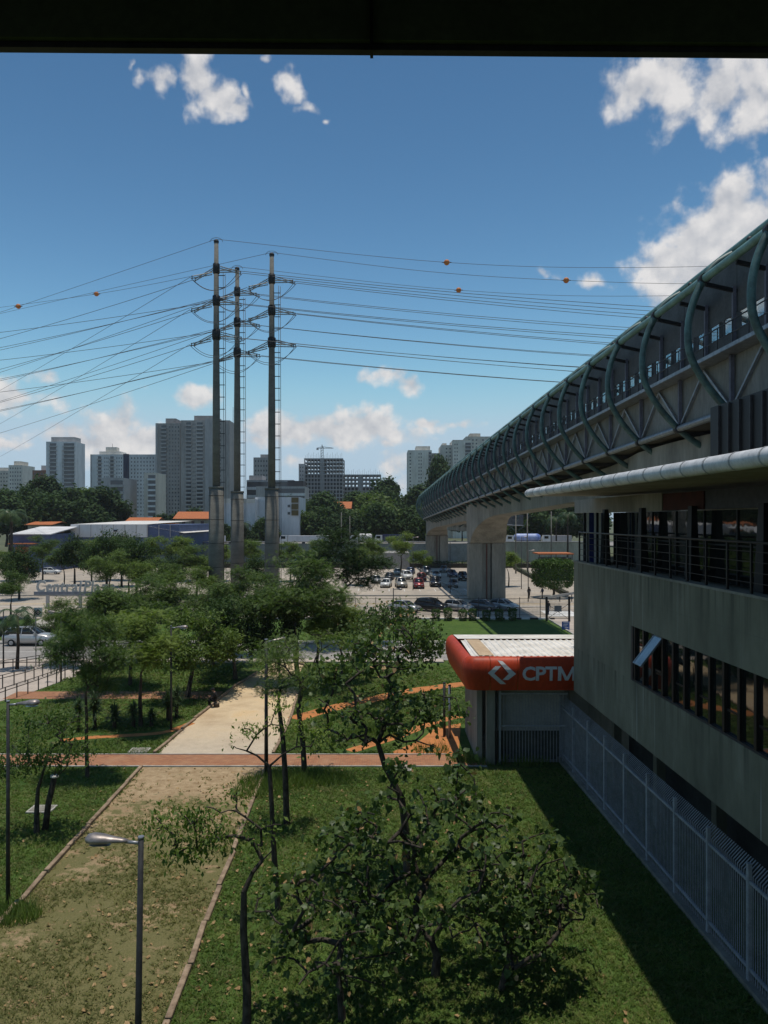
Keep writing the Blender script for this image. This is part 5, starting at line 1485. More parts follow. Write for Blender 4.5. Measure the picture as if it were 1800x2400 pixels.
for i, (k, u, v, s, lab, m) in enumerate([
    ('D2', 45, 1405, 0.97, 'round dark tree at the left edge beside the plaza sign', None), ('D2', 250, 1392, 1.22, 'big dark tree behind the plaza sign, left of centre', None), ('D2', 320, 1398, 1.12, 'big dark tree behind the plaza sign, right neighbour', M_LEAF_DARK),
    ('U3', 150, 1372, 1.00, 'light green tree above the plaza sign letters', None), ('U3', 215, 1362, 1.20, 'light green tree left in the far car park row', None), ('U3', 285, 1360, 1.28, 'light green tree second in the far car park row', None),
    ('U3', 365, 1365, 1.28, 'light green tree third in the far car park row', None), ('U3', 425, 1362, 1.28, 'light green tree fourth in the far row, left of the poles', None), ('U2', 460, 1400, 1.09, 'spreading tree just left of the leftmost pole', None),
    ('U3', 585, 1365, 1.20, 'light green tree between the middle and rightmost poles', None), ('U3', 680, 1362, 1.12, 'light green tree right of the rightmost pole', None), ('U3', 745, 1352, 1.16, 'light green tree behind the blue totem sign', None),
    ('U3', 870, 1355, 1.20, 'light green tree above the car park rows', None), ('U1', 940, 1350, 1.12, 'tall light tree beside the far pier', M_LEAF_YELLOW), ('U3', 985, 1362, 0.88, 'small tree left of the far pier', None),
    ('U3', 1192, 1375, 0.92, 'small fresh green tree right of the near pier', None), ('U3', 520, 1362, 1.04, 'light green tree behind the middle pole', None), ('D2', 600, 1400, 0.79, 'dark tree between the poles beside parked cars', None),
    ('U1', 100, 1362, 1.08, 'feathery tree before the blue warehouse', M_LEAF_FEATHER), ('U2', 25, 1450, 0.78, 'spreading tree by the road at the left edge', None), ('U1', 380, 1440, 0.86, 'feathery tree behind the low shrubs by the verge', None),
    ('U1', 255, 1430, .95, 'feathery tree right of the plaza sign posts', None), ('U3', 330, 1432, .95, 'light green tree by the entrance booth', None), ('D2', 400, 1405, .8, 'small dark tree beside the entrance booth', None), ('U3', 470, 1440, .9, 'light green tree on the verge before the leftmost pole', None), ('U1', 720, 1420, .8, 'feathery tree on the verge left of the umbrella tree', None), ('U3', 15, 1390, 1.0, 'light green tree at the left edge of the car park', None), ('U2', 300, 1400, 1.0, 'spreading tree amid the car park, left of centre', None), ('U3', 840, 1372, 1.0, 'light green tree behind the umbrella tree crown', None), ('D2', 285, 1375, 1.15, 'tall dark tree before the store, left of the poles', None), ('D2', 175, 1372, 1.1, 'tall dark tree before the blue store wall', None)]):
    tree(k, u, v, s, lab, CP, m)
WD = 'trees of the wood behind the town road'
wood = []
rw = random.Random(4)
def wood_row(u0, u1, du, D, base, hs, seedk):
    u = u0
    while u < u1:
        wood.append((u + rw.uniform(-6, 6), D + rw.uniform(-8, 8), base, hs * rw.uniform(.8, 1.2))); u += du
wood_row(-10, 265, 36, 260, 1.0, 1.22, 1); wood_row(10, 250, 44, 285, 2, 1.25, 1)
wood_row(300, 372, 36, 330, 0, .85, 1); wood_row(385, 500, 34, 345, 0, 1.0, 1)
wood_row(450, 560, 38, 250, 0, .6, 1)
wood_row(560, 640, 30, 240, 0, .6, 1)
wood_row(690, 1000, 34, 255, 0, .88, 1); wood_row(715, 1010, 36, 290, 1, 1.0, 1); wood_row(830, 1040, 36, 320, 2, 1.2, 1)
wood_row(1010, 1130, 34, 300, 2, 1.15, 1); wood_row(1170, 1400, 40, 262, 0, 1.1, 1); wood_row(1180, 1400, 40, 300, 3, 1.3, 1)
wood_row(650, 740, 40, 310, 1, 1.1, 1)
sides = lambda u: 'left of the power poles' if u < 480 else ('between the poles and the walkway' if u < 1000 else 'behind the walkway')
NTH = ['leftmost', 'second', 'third', 'fourth', 'fifth', 'sixth', 'seventh', 'eighth', 'ninth', 'tenth', 'eleventh', 'twelfth', 'thirteenth', 'fourteenth', 'fifteenth', 'sixteenth']
def row_of(D): return 'front' if D < 272 else ('second' if D < 304 else 'back')
seen_rows = {}
for (u, D, base, s) in sorted(wood):
    k = ('F1', 'F2', 'F3')[rw.choice([0, 0, 1, 1, 2])]
    key = (sides(u), row_of(D)); n_ = seen_rows.get(key, 0); seen_rows[key] = n_ + 1
    tree(k, u, base, s, 'dark distant wood tree %s, %s row, %s from the left' % (sides(u), row_of(D), NTH[n_] if n_ else 'first'), WD, None, D=D)
tree('F2', 905, 2, 1.75, 'flat topped tall tree standing above the central wood', None, None, D=330, wide=.8)
tree('F1', 1035, 3, 2.05, 'tall narrow tree before the pale towers beside the walkway', None, None, D=330, wide=.52)
for e in PROTOS:
    if e not in used_p: drop_proto(PROTOS[e])
# ---- clipped ficus
rng = np.random.default_rng(51)
fx = G(1297, 1400)
e = empty('clipped_tree', fx, label='clipped drum shaped tree with dense dark crown beside the station wall', cat='tree')
n = 9000
th = rng.uniform(0, 2 * math.pi, n); hh = rng.uniform(-1, 1, n); rr = np.where(rng.uniform(0, 1, n) < .8, rng.uniform(.86, 1.02, n), rng.uniform(.2, .9, n))
rad = 3.15 * (1 - .28 * np.abs(hh) ** 4) * rr * (1 + .05 * np.sin(5 * th))
C_ = np.stack([rad * np.cos(th), rad * np.sin(th), 3.6 + hh * 2.25 * (1 - .12 * rr)], 1)
topm = rng.uniform(0, 1, n) < .3
C_[topm, 2] = 5.75 + rng.normal(0, .15, topm.sum()) - (rr[topm] ** 4) * .5
V, F_ = scatter_leaves(C_, .30, T_RHOMB, rng, .8, .2)
link('crown', np_mesh('crown', V, F_, M_LEAF_CLIP), e)
MB().tube([(0, 0, 0), (.1, 0, .8), (0, 0, 2.2)], [.22, .18, .2], 8).build('trunk', M_BARK_DARK, None).parent = e
# ---- clipped bushes along the verge
def bush_mesh(seed, r, h, n, m, taper=.25):
    g = np.random.default_rng(seed)
    th = g.uniform(0, 6.283, n); z = g.uniform(0, 1, n); rr = r * (1 - taper + taper * z) * g.uniform(.8, 1.03, n)
    tp = g.uniform(0, 1, n) < .25; z[tp] = 1 + g.normal(0, .02, tp.sum()); rr[tp] *= np.sqrt(g.uniform(0, 1, tp.sum()))
    V, F_ = scatter_leaves(np.stack([rr * np.cos(th), rr * np.sin(th), z * h], 1), .14, T_RHOMB, g, .8, .2)
    return np_mesh('foliage', V, F_, m)
bm1 = bush_mesh(61, .52, 1.35, 1400, M_LEAF_CLIP)
bx = [937, 873, 904, 934, 961, 1022, 1050, 1085, 1108, 1140, 1170, 1201, 846]
order = sorted(bx)
lbl = ['first', 'second', 'third', 'fourth', 'fifth', 'sixth', 'seventh', 'eighth', 'ninth', 'tenth', 'eleventh', 'twelfth', 'thirteenth']
for k, u in enumerate(order):
    p = G(u, 1456)
    e = empty('clipped_bush', p, label='%s clipped bush from the left along the painted kerb' % lbl[k], cat='bush', group='clipped bushes along the car park kerb')
    o = link('foliage', bm1, e); o.rotation_euler = (0, 0, k * 1.1); o.scale = (1, 1, .9 + .2 * ((k * 7) % 5) / 5)
    MB().tube([p, p + Vector((0, 0, .4))], .06, 6).build('stem', M_BARK_DARK, e)
# ---- low hedge and shrubs left
def hedge(name, a, b, w, h, n, m, label, seed, size=.17):
    g = np.random.default_rng(seed); a = Vector(a); b = Vector(b)
    t = g.uniform(0, 1, n); s = g.uniform(-1, 1, n); z = g.uniform(0, 1, n); face = g.uniform(0, 1, n)
    z = np.where(face < .4, 1.0, z); s = np.where((face >= .4) & (face < .85), np.sign(s), s)
    d = (b - a).normalized(); nx, ny = -d.y, d.x
    hgt = h * (1 + .12 * np.sin(t * 23 + seed))
    C_ = np.stack([a.x + (b.x - a.x) * t + nx * s * w / 2, a.y + (b.y - a.y) * t + ny * s * w / 2, z * hgt], 1) + g.normal(0, .06, (n, 3))
    C_ -= np.array(tuple(a))
    V, F_ = scatter_leaves(C_, size, T_RHOMB, g, .8, .2)
    e = empty(name, a, label=label, cat='hedge')
    link('foliage', np_mesh('foliage', V, F_, m), e)
    mb = MB(); mb.bar(a + Vector((0, 0, h * .42)), b + Vector((0, 0, h * .42)), w * .8, h * .8); mb.build('woody_core', M_BARK_DARK, e)
hedge('clipped_hedge', (-39.5, 78.6, 0), (-29.0, 78.6, 0), 1.3, 1.2, 2600, M_LEAF_CLIP, 'low clipped hedge behind the silver car on the left road', 1)
hedge('shrub_row', (-36, 93.6, 0), (-25, 93.6, 0), 1.6, 2.3, 2800, M_LEAF_DARK, 'row of upright dark shrubs below the plaza sign', 2, .22)
hedge('shrub_row', (-30, 88, 0), (-17, 88, 0), 1.4, 1.1, 2200, M_LEAF_FEATHER, 'loose low shrubs on the verge before the poles', 3, .22)
hedge('parking_hedge', (28.5, 120, 0), (31.5, 185, 0), .9, .8, 2600, M_LEAF_CLIP, 'long thin hedge between parking lanes right of the near pier', 4)
hedge('boundary_hedge', (-60, 190, 0), (50, 190, 0), 1.5, 1.3, 5200, M_LEAF_DARK, 'dark hedge along the far boundary wall of the car park', 5, .4)
# ---- yuccas
def yucca_mesh(seed, h, n, L):
    g = np.random.default_rng(seed); V = []; F_ = []
    for i in range(n):
        a = g.uniform(0, 6.283); el_ = g.uniform(-.5, 1.35); z0 = h * g.uniform(.45, 1.0); l = L * g.uniform(.8, 1.1)
        d = np.array([math.cos(a) * math.cos(el_), math.sin(a) * math.cos(el_), math.sin(el_)]); s_ = np.array([-math.sin(a), math.cos(a), 0]) * .035
        b = len(V); p = np.array([0, 0, z0]); m_ = p + d * l * .55; t_ = p + d * l + np.array([0, 0, -.12 * l])
        V += [p - s_ * .7, p + s_ * .7, m_ + s_, t_, m_ - s_]; F_ += [(b, b + 1, b + 2), (b, b + 2, b + 4), (b + 4, b + 2, b + 3)]
    return np_mesh('leaf_rosette', np.array(V), np.array(F_), M_LEAF_PALM)
ym = [yucca_mesh(71, 1.1, 150, .62), yucca_mesh(72, 1.6, 190, .66), yucca_mesh(73, .8, 130, .58)]
for k, (u, v, mi, s, lab) in enumerate([(184, 1712, 1, .95, 'spiky yucca leftmost in the row'), (222, 1708, 1, 1.1, 'largest spiky yucca, second from the left'), (268, 1708, 2, 1.25, 'bushy low yucca third in the row'), (313, 1704, 0, 1.0, 'slim yucca between the umbrella tree and the bushy one'),
                                   (355, 1702, 2, .95, 'small yucca right of the umbrella tree trunk'), (394, 1690, 0, 1.25, 'yucca just left of the lamp post'), (414, 1682, 1, 1.0, 'tallest yucca just right of the lamp post')]):
    p = G(u, v)
    e = empty('yucca', p, label=lab, cat='yucca', group='yuccas along the left lawn')
    o = link('leaf_rosette', ym[mi], e); o.scale = (s, s, s); o.rotation_euler = (0, 0, k)
    MB().tube([p, p + Vector((0, 0, (1.1, 1.6, .8)[mi] * s))], [.12, .09], 7).build('stem', M_BARK, e)
# ---- palms
def palm_mesh(seed, n, L, droop):
    g = np.random.default_rng(seed); V = []; F_ = []
    for i in range(n):
        a = 6.283 * i / n + g.uniform(-.2, .2); e0 = g.uniform(.0, 1.1); l = L * g.uniform(.85, 1.1); seg = 9
        pts = []; p = np.zeros(3); el_ = e0
        for k in range(seg + 1):
            pts.append(p.copy()); p = p + np.array([math.cos(a) * math.cos(el_), math.sin(a) * math.cos(el_), math.sin(el_)]) * l / seg; el_ -= droop / seg * (1 + k * .25)
        sd = np.array([-math.sin(a), math.cos(a), 0])
        for k in range(1, seg):
            w = .55 * l * .33 * math.sin(math.pi * (k + .6) / (seg + .6)) + .1
            for s_ in (-1, 1):
                for j in (0, .5):
                    q = pts[k] * (1 - j) + pts[k + 1] * j
                    b = len(V); V += [q, q + (pts[k + 1] - pts[k]) * .45, q + sd * s_ * w + (pts[k + 1] - pts[k]) * .7 + np.array([0, 0, -.45 * w])]; F_.append((b, b + 1, b + 2))
            b = len(V); V += [pts[k] + sd * .02, pts[k] - sd * .02, pts[k + 1]]; F_.append((b, b + 1, b + 2))
    return np_mesh('fronds', np.array(V), np.array(F_), M_LEAF_PALM)
PM = [palm_mesh(81, 16, 2.6, 1.9), palm_mesh(82, 18, 3.2, 1.6)]
for (loc, h, mi, s, r, lab) in [(G(40, 1568), 4.3, 0, .95, .16, 'palm with drooping fronds over the left road'), (Vector((XU(26, 150), 150, 0)), 13.0, 1, 1.4, .38, 'tall palm at the far left edge before the wood'),
                                (Vector((XU(1330, 205), 205, 0)), 13, 1, 1.35, .3, 'tall palm behind the clipped tree at the station corner'), (Vector((XU(1305, 218), 219, 0)), 12, 1, 1.3, .3, 'tall palm left neighbour of the station corner palm'), (Vector((XU(570, 235), 235, 0)), 10.5, 1, 1.2, .3, 'palm before the white hall between the poles')]:
    e = empty('palm_tree', loc, label=lab, cat='palm', group='palms')
    MB().tube([loc, loc + Vector((.1, 0, h * .5)), loc + Vector((0, 0, h))], [r, r * .75, r * .7], 8).build('trunk', M_BARK, e)
    o = link('fronds', PM[mi], e); o.location = (0, 0, h); o.scale = (s, s, s)
# ---- grass of the near lawn and the overgrown path, fallen leaves
def in_path(x, y): return ((x > -11.5) & (x < -5.3) & (y < 37.2)) | ((x > -11.5) & (x < -5.7) & (y > 39.3))
def blades(n, seed, x0, x1, y0, y1, h, m, name, label, keep=None, wid=.011):
    g = np.random.default_rng(seed)
    y = y0 + (y1 - y0) * g.uniform(0, 1, n) ** 1.5; x = g.uniform(x0, x1, n)
    vis = np.abs(x) < y * .53 + 1; x, y = x[vis], y[vis]
    if keep is not None:
        k = keep(x, y, g); x, y = x[k], y[k]
    N = len(x); T = 4
    x = np.repeat(x, T) + g.normal(0, .035, N * T); y = np.repeat(y, T) + g.normal(0, .035, N * T); M_ = N * T
    a = g.uniform(0, 6.283, M_); hh = h * g.uniform(.5, 1.3, M_); ln = g.uniform(.6, 1.7, M_) * hh; a2 = g.uniform(0, 6.283, M_)
    w = wid * (1 + y / 30)
    z = np.full(M_, -.012)
    A = np.stack([x + np.cos(a) * w, y + np.sin(a) * w, z], 1); B = np.stack([x - np.cos(a) * w, y - np.sin(a) * w, z], 1)
    Cc = np.stack([x + np.cos(a2) * ln, y + np.sin(a2) * ln, z + hh], 1)
    V = np.stack([A, B, Cc], 1).reshape(-1, 3)
    o = link(name, np_mesh(name, V, np.arange(len(V)).reshape(-1, 3), m))
    return tag(o, label, 'grass', kind='stuff')
M_BLADE = leaf_mat('grass blades', (.055, .112, .024), (.165, .225, .052), .35, .6, .5)
M_BLADE_DRY = leaf_mat('dry grass blades', (.10, .12, .038), (.25, .24, .09), .3, .7, .5)
def kp_lawn(x, y, g): return off_track(x, y) & ~in_path(x, y) & ~((y > 37.2) & (y < 39.3)) & ~((x > 4.5) & (y > 37.0))
def patch(x, y): return np.sin(x * 1.3 + 2 * np.sin(y * .7)) + np.sin(y * 1.1 + 1.5 * np.sin(x * .9)) 
def kp_path(x, y, g): return (x > -11.4) & (x < -5.2) & (y < 37) & (g.uniform(0, 1, len(x)) < np.clip((36 - y) / 11, .03, 1)) & (patch(x, y) + g.normal(0, .7, len(x)) > -.5)
TRK = np.array([(p.x, p.y) for p in tr1 + tr2 + tr3])
def off_track(x, y):
    d = np.min((x[:, None] - TRK[None, :, 0]) ** 2 + (y[:, None] - TRK[None, :, 1]) ** 2, axis=1)
    return (d > .55) & ~((x > .5) & (y > 38.8) & (y < 44) & (x < 4.5))
blades(85000, 91, -22, 10.5, 14, 37.1, .085, M_BLADE, 'lawn_grass', 'short green grass of the near lawn', kp_lawn)
blades(30000, 92, -22, 10.5, 14, 60, .11, M_BLADE_DRY, 'dry_grass', 'yellowish longer grass mixed into the lawn', kp_lawn)
blades(15000, 93, -11.6, -5.2, 14, 37, .10, M_BLADE_DRY, 'path_weeds', 'weeds growing through the near gravel path', kp_path)
blades(22000, 94, -30, 8, 39.3, 63, .13, M_BLADE, 'far_lawn_grass', 'grass of the lawn beyond the brick walk', lambda x, y, g: ~in_path(x, y) & ~((x > 3.5) & (y < 45)) & ~((x < -11) & (y > 51) & (y < 53.7)) & (x > -24) & (g.uniform(0, 1, len(x)) < .8) & off_track(x, y), .016)
def tall(cx_, cy_, r, n, h, seed):
    g = np.random.default_rng(seed); a = g.uniform(0, 6.283, n); q = r * np.sqrt(g.uniform(0, 1, n)); return cx_ + q * np.cos(a) * 1.6, cy_ + q * np.sin(a), h
tx, ty = [], []
for (u, v, r, n) in ((640, 1835, 1.0, 900), (700, 1830, 1.2, 1100), (760, 1828, .9, 600), (1085, 1782, .5, 260), (1140, 1786, .7, 300), (1010, 1760, .6, 200), (880, 1720, 1.1, 700), (1065, 1815, .35, 200), (900, 1705, .9, 500), (20, 2150, .6, 700), (600, 1860, .7, 500), (1240, 1790, .6, 200)):
    p = G(u, v); a, b_, h_ = tall(p.x, p.y, r, n, .5, int(u)); tx.append(a); ty.append(b_)
tx = np.concatenate(tx); ty = np.concatenate(ty); g = np.random.default_rng(95); N = len(tx)
a = g.uniform(0, 6.283, N); hh = g.uniform(.2, .55, N); ln = hh * g.uniform(.2, .8, N); a2 = g.uniform(0, 6.283, N); w = .018
V = np.stack([np.stack([tx + np.cos(a) * w, ty + np.sin(a) * w, np.zeros(N)], 1), np.stack([tx - np.cos(a) * w, ty - np.sin(a) * w, np.zeros(N)], 1), np.stack([tx + np.cos(a2) * ln, ty + np.sin(a2) * ln, hh], 1)], 1).reshape(-1, 3)
tag(link('tall_grass', np_mesh('tall_grass', V, np.arange(len(V)).reshape(-1, 3), M_BLADE)), 'tufts of uncut tall grass by the walk and the kiosk', 'grass', kind='stuff')
g = np.random.default_rng(96); n = 1300
x = g.uniform(-14, 6, n); y = 15 + 22 * g.uniform(0, 1, n) ** 1.3
near = g.uniform(0, 1, n) < .55; x[near] = g.normal(-5.5, 2.6, near.sum())
V, F_ = scatter_leaves(np.stack([x, y, np.full(n, .035)], 1), .085, T_BROAD, g, .45, 0, .5)
tag(link('fallen_leaves', np_mesh('fallen_leaves', V, F_, M_LEAF_DRY)), 'dry tan fallen leaves strewn over path and lawn', 'leaves', kind='stuff')
# ================================================================== cars
def loft(secs, close_ends=True):
    mb = MB(); n = len(secs[0]); vs = [p for s in secs for p in s]
    fs = [(i * n + k, i * n + (k + 1) % n, (i + 1) * n + (k + 1) % n, (i + 1) * n + k) for i in range(len(secs) - 1) for k in range(n)]
    if close_ends: fs += [tuple(range(n))[::-1], tuple(range((len(secs) - 1) * n, len(secs) * n))]
    mb.add(vs, fs, True); return mb
def paint(name, c, rough=.28, metal=.4):
    m, t, bs, out = nmat(name)
    n = tnoise(t, tpos(t, None, True), 3, 3)
    t.links.new(tmix(t, n.outputs['Fac'], tuple(x * .85 for x in c), c), bs.inputs['Base Color'])
    bs.inputs['Roughness'].default_value = rough; bs.inputs['Metallic'].default_value = metal; bs.inputs['Coat Weight'].default_value = .5; bs.inputs['Coat Roughness'].default_value = .08
    return m
PAINTS = dict(silver=paint('silver car paint', (.50, .50, .49)), black=paint('black car paint', (.012, .012, .014)), white=paint('white car paint', (.72, .72, .70), .3, 0), grey=paint('grey car paint', (.16, .165, .175)), red=paint('dark red car paint', (.22, .02, .018)), blue=paint('dark blue car paint', (.03, .05, .12)), beige=paint('champagne car paint', (.42, .39, .33)))
M_LIGHT = mat('headlamp glass', (.65, .66, .66), (.55, .56, .56), 3, .1); M_TAIL = mat('tail lamp red', (.35, .015, .012), (.25, .01, .01), 3, .2); M_RIM = mat('alloy rim', (.42, .42, .43), (.3, .3, .31), 5, .35, metal=.7)
def car_proto(kind):
    """front towards +x"""
    if kind == 'sedan':
        L, W, belt, roof = 4.4, .86, .92, 1.44
        low = [(-2.2, .42, .70), (-2.12, .32, .90), (-1.4, .22, .97), (0, .20, .93), (1.1, .22, .92), (1.75, .24, .86), (2.12, .32, .74), (2.2, .42, .60)]
        cab = [(-1.75, .90, .93), (-1.05, 1.40, .93), (-.3, 1.45, .93), (.35, 1.40, .92), (1.15, .91, .92)]
    elif kind == 'hatch':
        L, W, belt, roof = 3.9, .84, .95, 1.5
        low = [(-1.95, .42, .78), (-1.88, .30, .98), (-1.3, .22, 1.0), (0, .20, .96), (.9, .22, .95), (1.5, .24, .88), (1.86, .32, .74), (1.95, .42, .58)]
        cab = [(-1.86, .97, .96), (-1.55, 1.42, .96), (-.6, 1.52, .96), (.15, 1.46, .95), (1.0, .94, .94)]
    else:
        L, W, belt, roof = 4.6, .93, 1.1, 1.75
        low = [(-2.3, .5, .90), (-2.22, .36, 1.10), (-1.5, .27, 1.14), (0, .26, 1.11), (1.0, .27, 1.10), (1.75, .30, 1.02), (2.2, .40, .86), (2.3, .5, .66)]
        cab = [(-2.15, 1.12, 1.11), (-1.75, 1.66, 1.11), (-.5, 1.76, 1.11), (.25, 1.70, 1.10), (1.1, 1.10, 1.09)]
    e = empty('parked_car')
    secs = []
    for x, zb, zt in low:
        w = W * (1 - .10 * (abs(x) / (L / 2)) ** 4)
        secs.append([(x, -w * .92, zb), (x, -w, zb + (zt - zb) * .35), (x, -w * .985, zb + (zt - zb) * .72), (x, -w * .90, zt), (x, 0, zt + .025), (x, w * .90, zt), (x, w * .985, zb + (zt - zb) * .72), (x, w, zb + (zt - zb) * .35), (x, w * .92, zb)])
    body = loft(secs).build('body', PAINTS['silver'], e)
    # greenhouse: glass loft with painted roof and pillars on top
    secs = []
    for x, zt, zb in cab:
        wb = W * .90; wt = W * .90 - (zt - zb) * .42
        secs.append([(x, -wb, zb - .03), (x, -wt, zt - .03), (x, 0, zt), (x, wt, zt - .03), (x, wb, zb - .03)])
    loft(secs).build('glasshouse', M_CARGLASS, e)
    rs_ = []
    for x, zt, zb in cab[1:4]:
        wt = W * .90 - (zt - zb) * .42 + .012
        rs_.append([(x, -wt, zt - .05), (x, -wt * .94, zt - .012), (x, 0, zt + .02), (x, wt * .94, zt - .012), (x, wt, zt - .05)])
    loft(rs_).build('roof', PAINTS['silver'], e)
    for s in (-1, 1):
        for (xa, za), (xb, zb2) in (((cab[0][0], cab[0][2]), (cab[1][0], cab[1][1])), ((cab[2][0] + .05, cab[2][2]), (cab[2][0] + .05, cab[2][1])), ((cab[4][0], cab[4][2]), (cab[3][0], cab[3][1]))):
            ya = s * W * .905; yb = s * (W * .905 - (zb2 - za) * .42)
            MB().bar((xa, ya, za - .03), (xb, yb, zb2 - .03), .07, .07).build('pillar', PAINTS['silver'], e)
        MB().box(cab[4][0] - .35, cab[4][0] - .18, s * W * .92 if s > 0 else -W * .92 - .16, s * W * .92 + .16 if s > 0 else -W * .92, belt - .02, belt + .12).build('wing_mirror', PAINTS['silver'], e)
        x = L / 2
        MB().box(x - .22, x - .03, s * W * .52 - .17, s * W * .52 + .17, low[-2][2] - .15, low[-2][2] - .01).build('headlight', M_LIGHT, e)
        MB().box(-x - .0, -x + .14, s * W * .62 - .13, s * W * .62 + .13, low[1][2] - .26, low[1][2] - .06).build('tail_light', M_TAIL, e)
        for wx in (-L * .295, L * .315):
            wh = MB().tube([(wx, s * (W - .20), .32), (wx, s * (W + .012), .32)], .325, 16).build('wheel', M_RUBBER, e)
            MB().tube([(wx, s * (W - .02), .32), (wx, s * (W + .022), .32)], .20, 10).build('rim', M_RIM, wh)
    MB().box(L / 2 - .08, L / 2 + .01, -.36, .36, .42, .56).build('grille', M_BLACK, e)
    MB().box(L / 2 - .02, L / 2 + .02, -.22, .22, .36, .44).build('number_plate', M_WHITE, e)
    MB().box(-L / 2 - .02, -L / 2 + .02, -.22, .22, .52, .62).build('number_plate', M_WHITE, e)
    return e
CARS = {k: car_proto(k) for k in ('sedan', 'hatch', 'suv')}
used_c = set()
def car(kind, col, loc, rz, label, group='parked cars in the car park'):
    src = CARS[kind]
    if kind not in used_c: e = src; used_c.add(kind)
    else: e = copy_tree(src)
    e.location = loc; e.rotation_euler = (0, 0, rz); tag(e, label, 'car', group)
    for ch in e.children:
        if any(ch.name.startswith(x) for x in ('body', 'roof', 'pillar', 'wing_mirror')):
            ch.material_slots[0].link = 'OBJECT'; ch.material_slots[0].material = PAINTS[col]
    return e
ROW = 'cars in the front row behind the clipped bushes'
car('sedan', 'silver', G(948, 1433), -.62, 'silver sedan in full sun, leftmost of the front row', ROW)
car('suv', 'black', G(1012, 1432), -.62, 'black car second from the left in the front row', ROW)
car('hatch', 'silver', G(1076, 1432), -.70, 'silver hatchback half in the walkway shade, third in the front row', ROW)
car('sedan', 'grey', G(1132, 1430), -.62, 'grey sedan fourth in the front row, below the near pier', ROW)
car('hatch', 'silver', G(1182, 1430), -.75, 'silver hatchback rightmost of the front row in the shade', ROW)
car('suv', 'silver', G(70, 1511), 0.0, 'silver car driving on the left road')['group'] = 'cars on the roads'
LOT = [(905, 1376, 'hatch', 'white', 'white hatchback at the left of the near parking row'), (940, 1376, 'suv', 'beige', 'pale car second in the near parking row'), (981, 1378, 'suv', 'red', 'dark red car by the kerb in the near parking row'),
       (913, 1358, 'sedan', 'black', 'black sedan behind the white hatchback'), (953, 1357, 'suv', 'white', 'white van shaped car in the second parking row'), (988, 1360, 'hatch', 'red', 'red hatchback in the second parking row'),
       (932, 1347, 'sedan', 'silver', 'silver sedan in the third parking row'), (962, 1345, 'sedan', 'blue', 'blue sedan in the third parking row'), (1000, 1346, 'suv', 'grey', 'grey car at the shade edge in the third parking row'),
       (1020, 1374, 'suv', 'black', 'black car in the walkway shade nearest the kerb'), (1062, 1376, 'sedan', 'grey', 'grey sedan in the walkway shade left of the near pier'), (1020, 1354, 'sedan', 'silver', 'silver sedan parked in the shade, middle row'),
       (1060, 1352, 'hatch', 'blue', 'blue hatchback parked in the shade, middle row'), (1085, 1360, 'suv', 'black', 'black car touching the left side of the near pier'), (1040, 1341, 'hatch', 'grey', 'grey hatchback parked in the shade, back row'),
       (882, 1366, 'sedan', 'silver', 'silver sedan under the umbrella tree'), (716, 1378, 'hatch', 'grey', 'grey hatchback beside the blue totem sign'), (612, 1362, 'sedan', 'black', 'black sedan between the middle and rightmost poles'), (590, 1362, 'suv', 'grey', 'grey car just right of the middle pole')]
for k, (u, v, kd, c, lab) in enumerate(LOT):
    car(kd, c, G(u, v), -1.57 + .05 * ((k * 5) % 7 - 3), lab)
car('hatch', 'white', Vector((XU(130, 170), 168, 0)), 0, 'white car before the blue warehouse')['group'] = 'cars on the roads'
for k in CARS:
    if k not in used_c: print('unused', k)
# ---- trucks on the embankment road
def truck(u0, u1, D, v0, v1, m, label, cab=True, tank=False):
    x0, x1 = XU(u0, D), XU(u1, D); zb, zt = 4.6, ZV(v0, D)
    zt = max(zt, zb + 2.6)
    e = empty('truck', ((x0 + x1) / 2, D, zb), label=label, cat='truck', group='trucks on the embankment road')
    cl = 2.3 if cab else 0
    if tank:
        n = 14; pts = [(x0 + cl + .2 + (x1 - x0 - cl - .2) * i / 10, D + 1.2, zb + 2.1) for i in range(11)]
        MB().tube(pts, [.7] + [1.15] * 9 + [.7], n).build('tank', m, e)
    else:
        MB().box(x0 + cl + .15, x1, D, D + 2.5, zb + 1.0, zt).build('box_body', m, e)
    MB().box(x0 + cl, x1, D + .3, D + 2.2, zb + .75, zb + .98).build('chassis', M_BLACK, e)
    if cab:
        mb = MB(); mb.prism([(x0, zb + .5), (x0 + cl, zb + .5), (x0 + cl, zb + 2.7), (x0 + .35, zb + 2.7), (x0, zb + 1.7)], 'y', D, D + 2.4)
        cb = mb.build('cab', PAINTS['white'], e)
        MB().box(x0 + .5, x0 + cl - .6, D - .03, D, zb + 1.7, zb + 2.45).build('side_window', M_CARGLASS, cb)
    n = 3 if x1 - x0 > 8 else 2
    for k in range(n):
        xx = x0 + (x1 - x0) * (.12 + .74 * k / (n - 1))
        MB().tube([(xx, D - .02, zb + .48), (xx, D + .35, zb + .48)], .48, 12).build('wheel', M_RUBBER, e)
    return e
truck(655, 770, 224, 1256, 1275, W_WHITE, 'long pale box truck on the embankment right of the poles')
truck(820, 872, 222, 1258, 1275, W_WHITE, 'white tank truck on the embankment in the middle', True, True)
truck(878, 950, 228, 1253, 1272, mat('dark blue truck side', (.04, .05, .12), (.03, .035, .09), 2, .5), 'dark long truck with white roof left of the far pier')
truck(1186, 1268, 222, 1262, 1272, mat('blue and white tank', (.45, .52, .72), (.10, .16, .45), .35, .4, stretch=(1, 1, .2)), 'blue and white tank truck seen under the walkway', True, True)
truck(1272, 1340, 226, 1255, 1270, W_GREY, 'grey truck behind the clipped tree on the embankment')
truck(470, 525, 222, 1258, 1272, W_WHITE, 'white truck on the embankment just left of the leftmost pole')
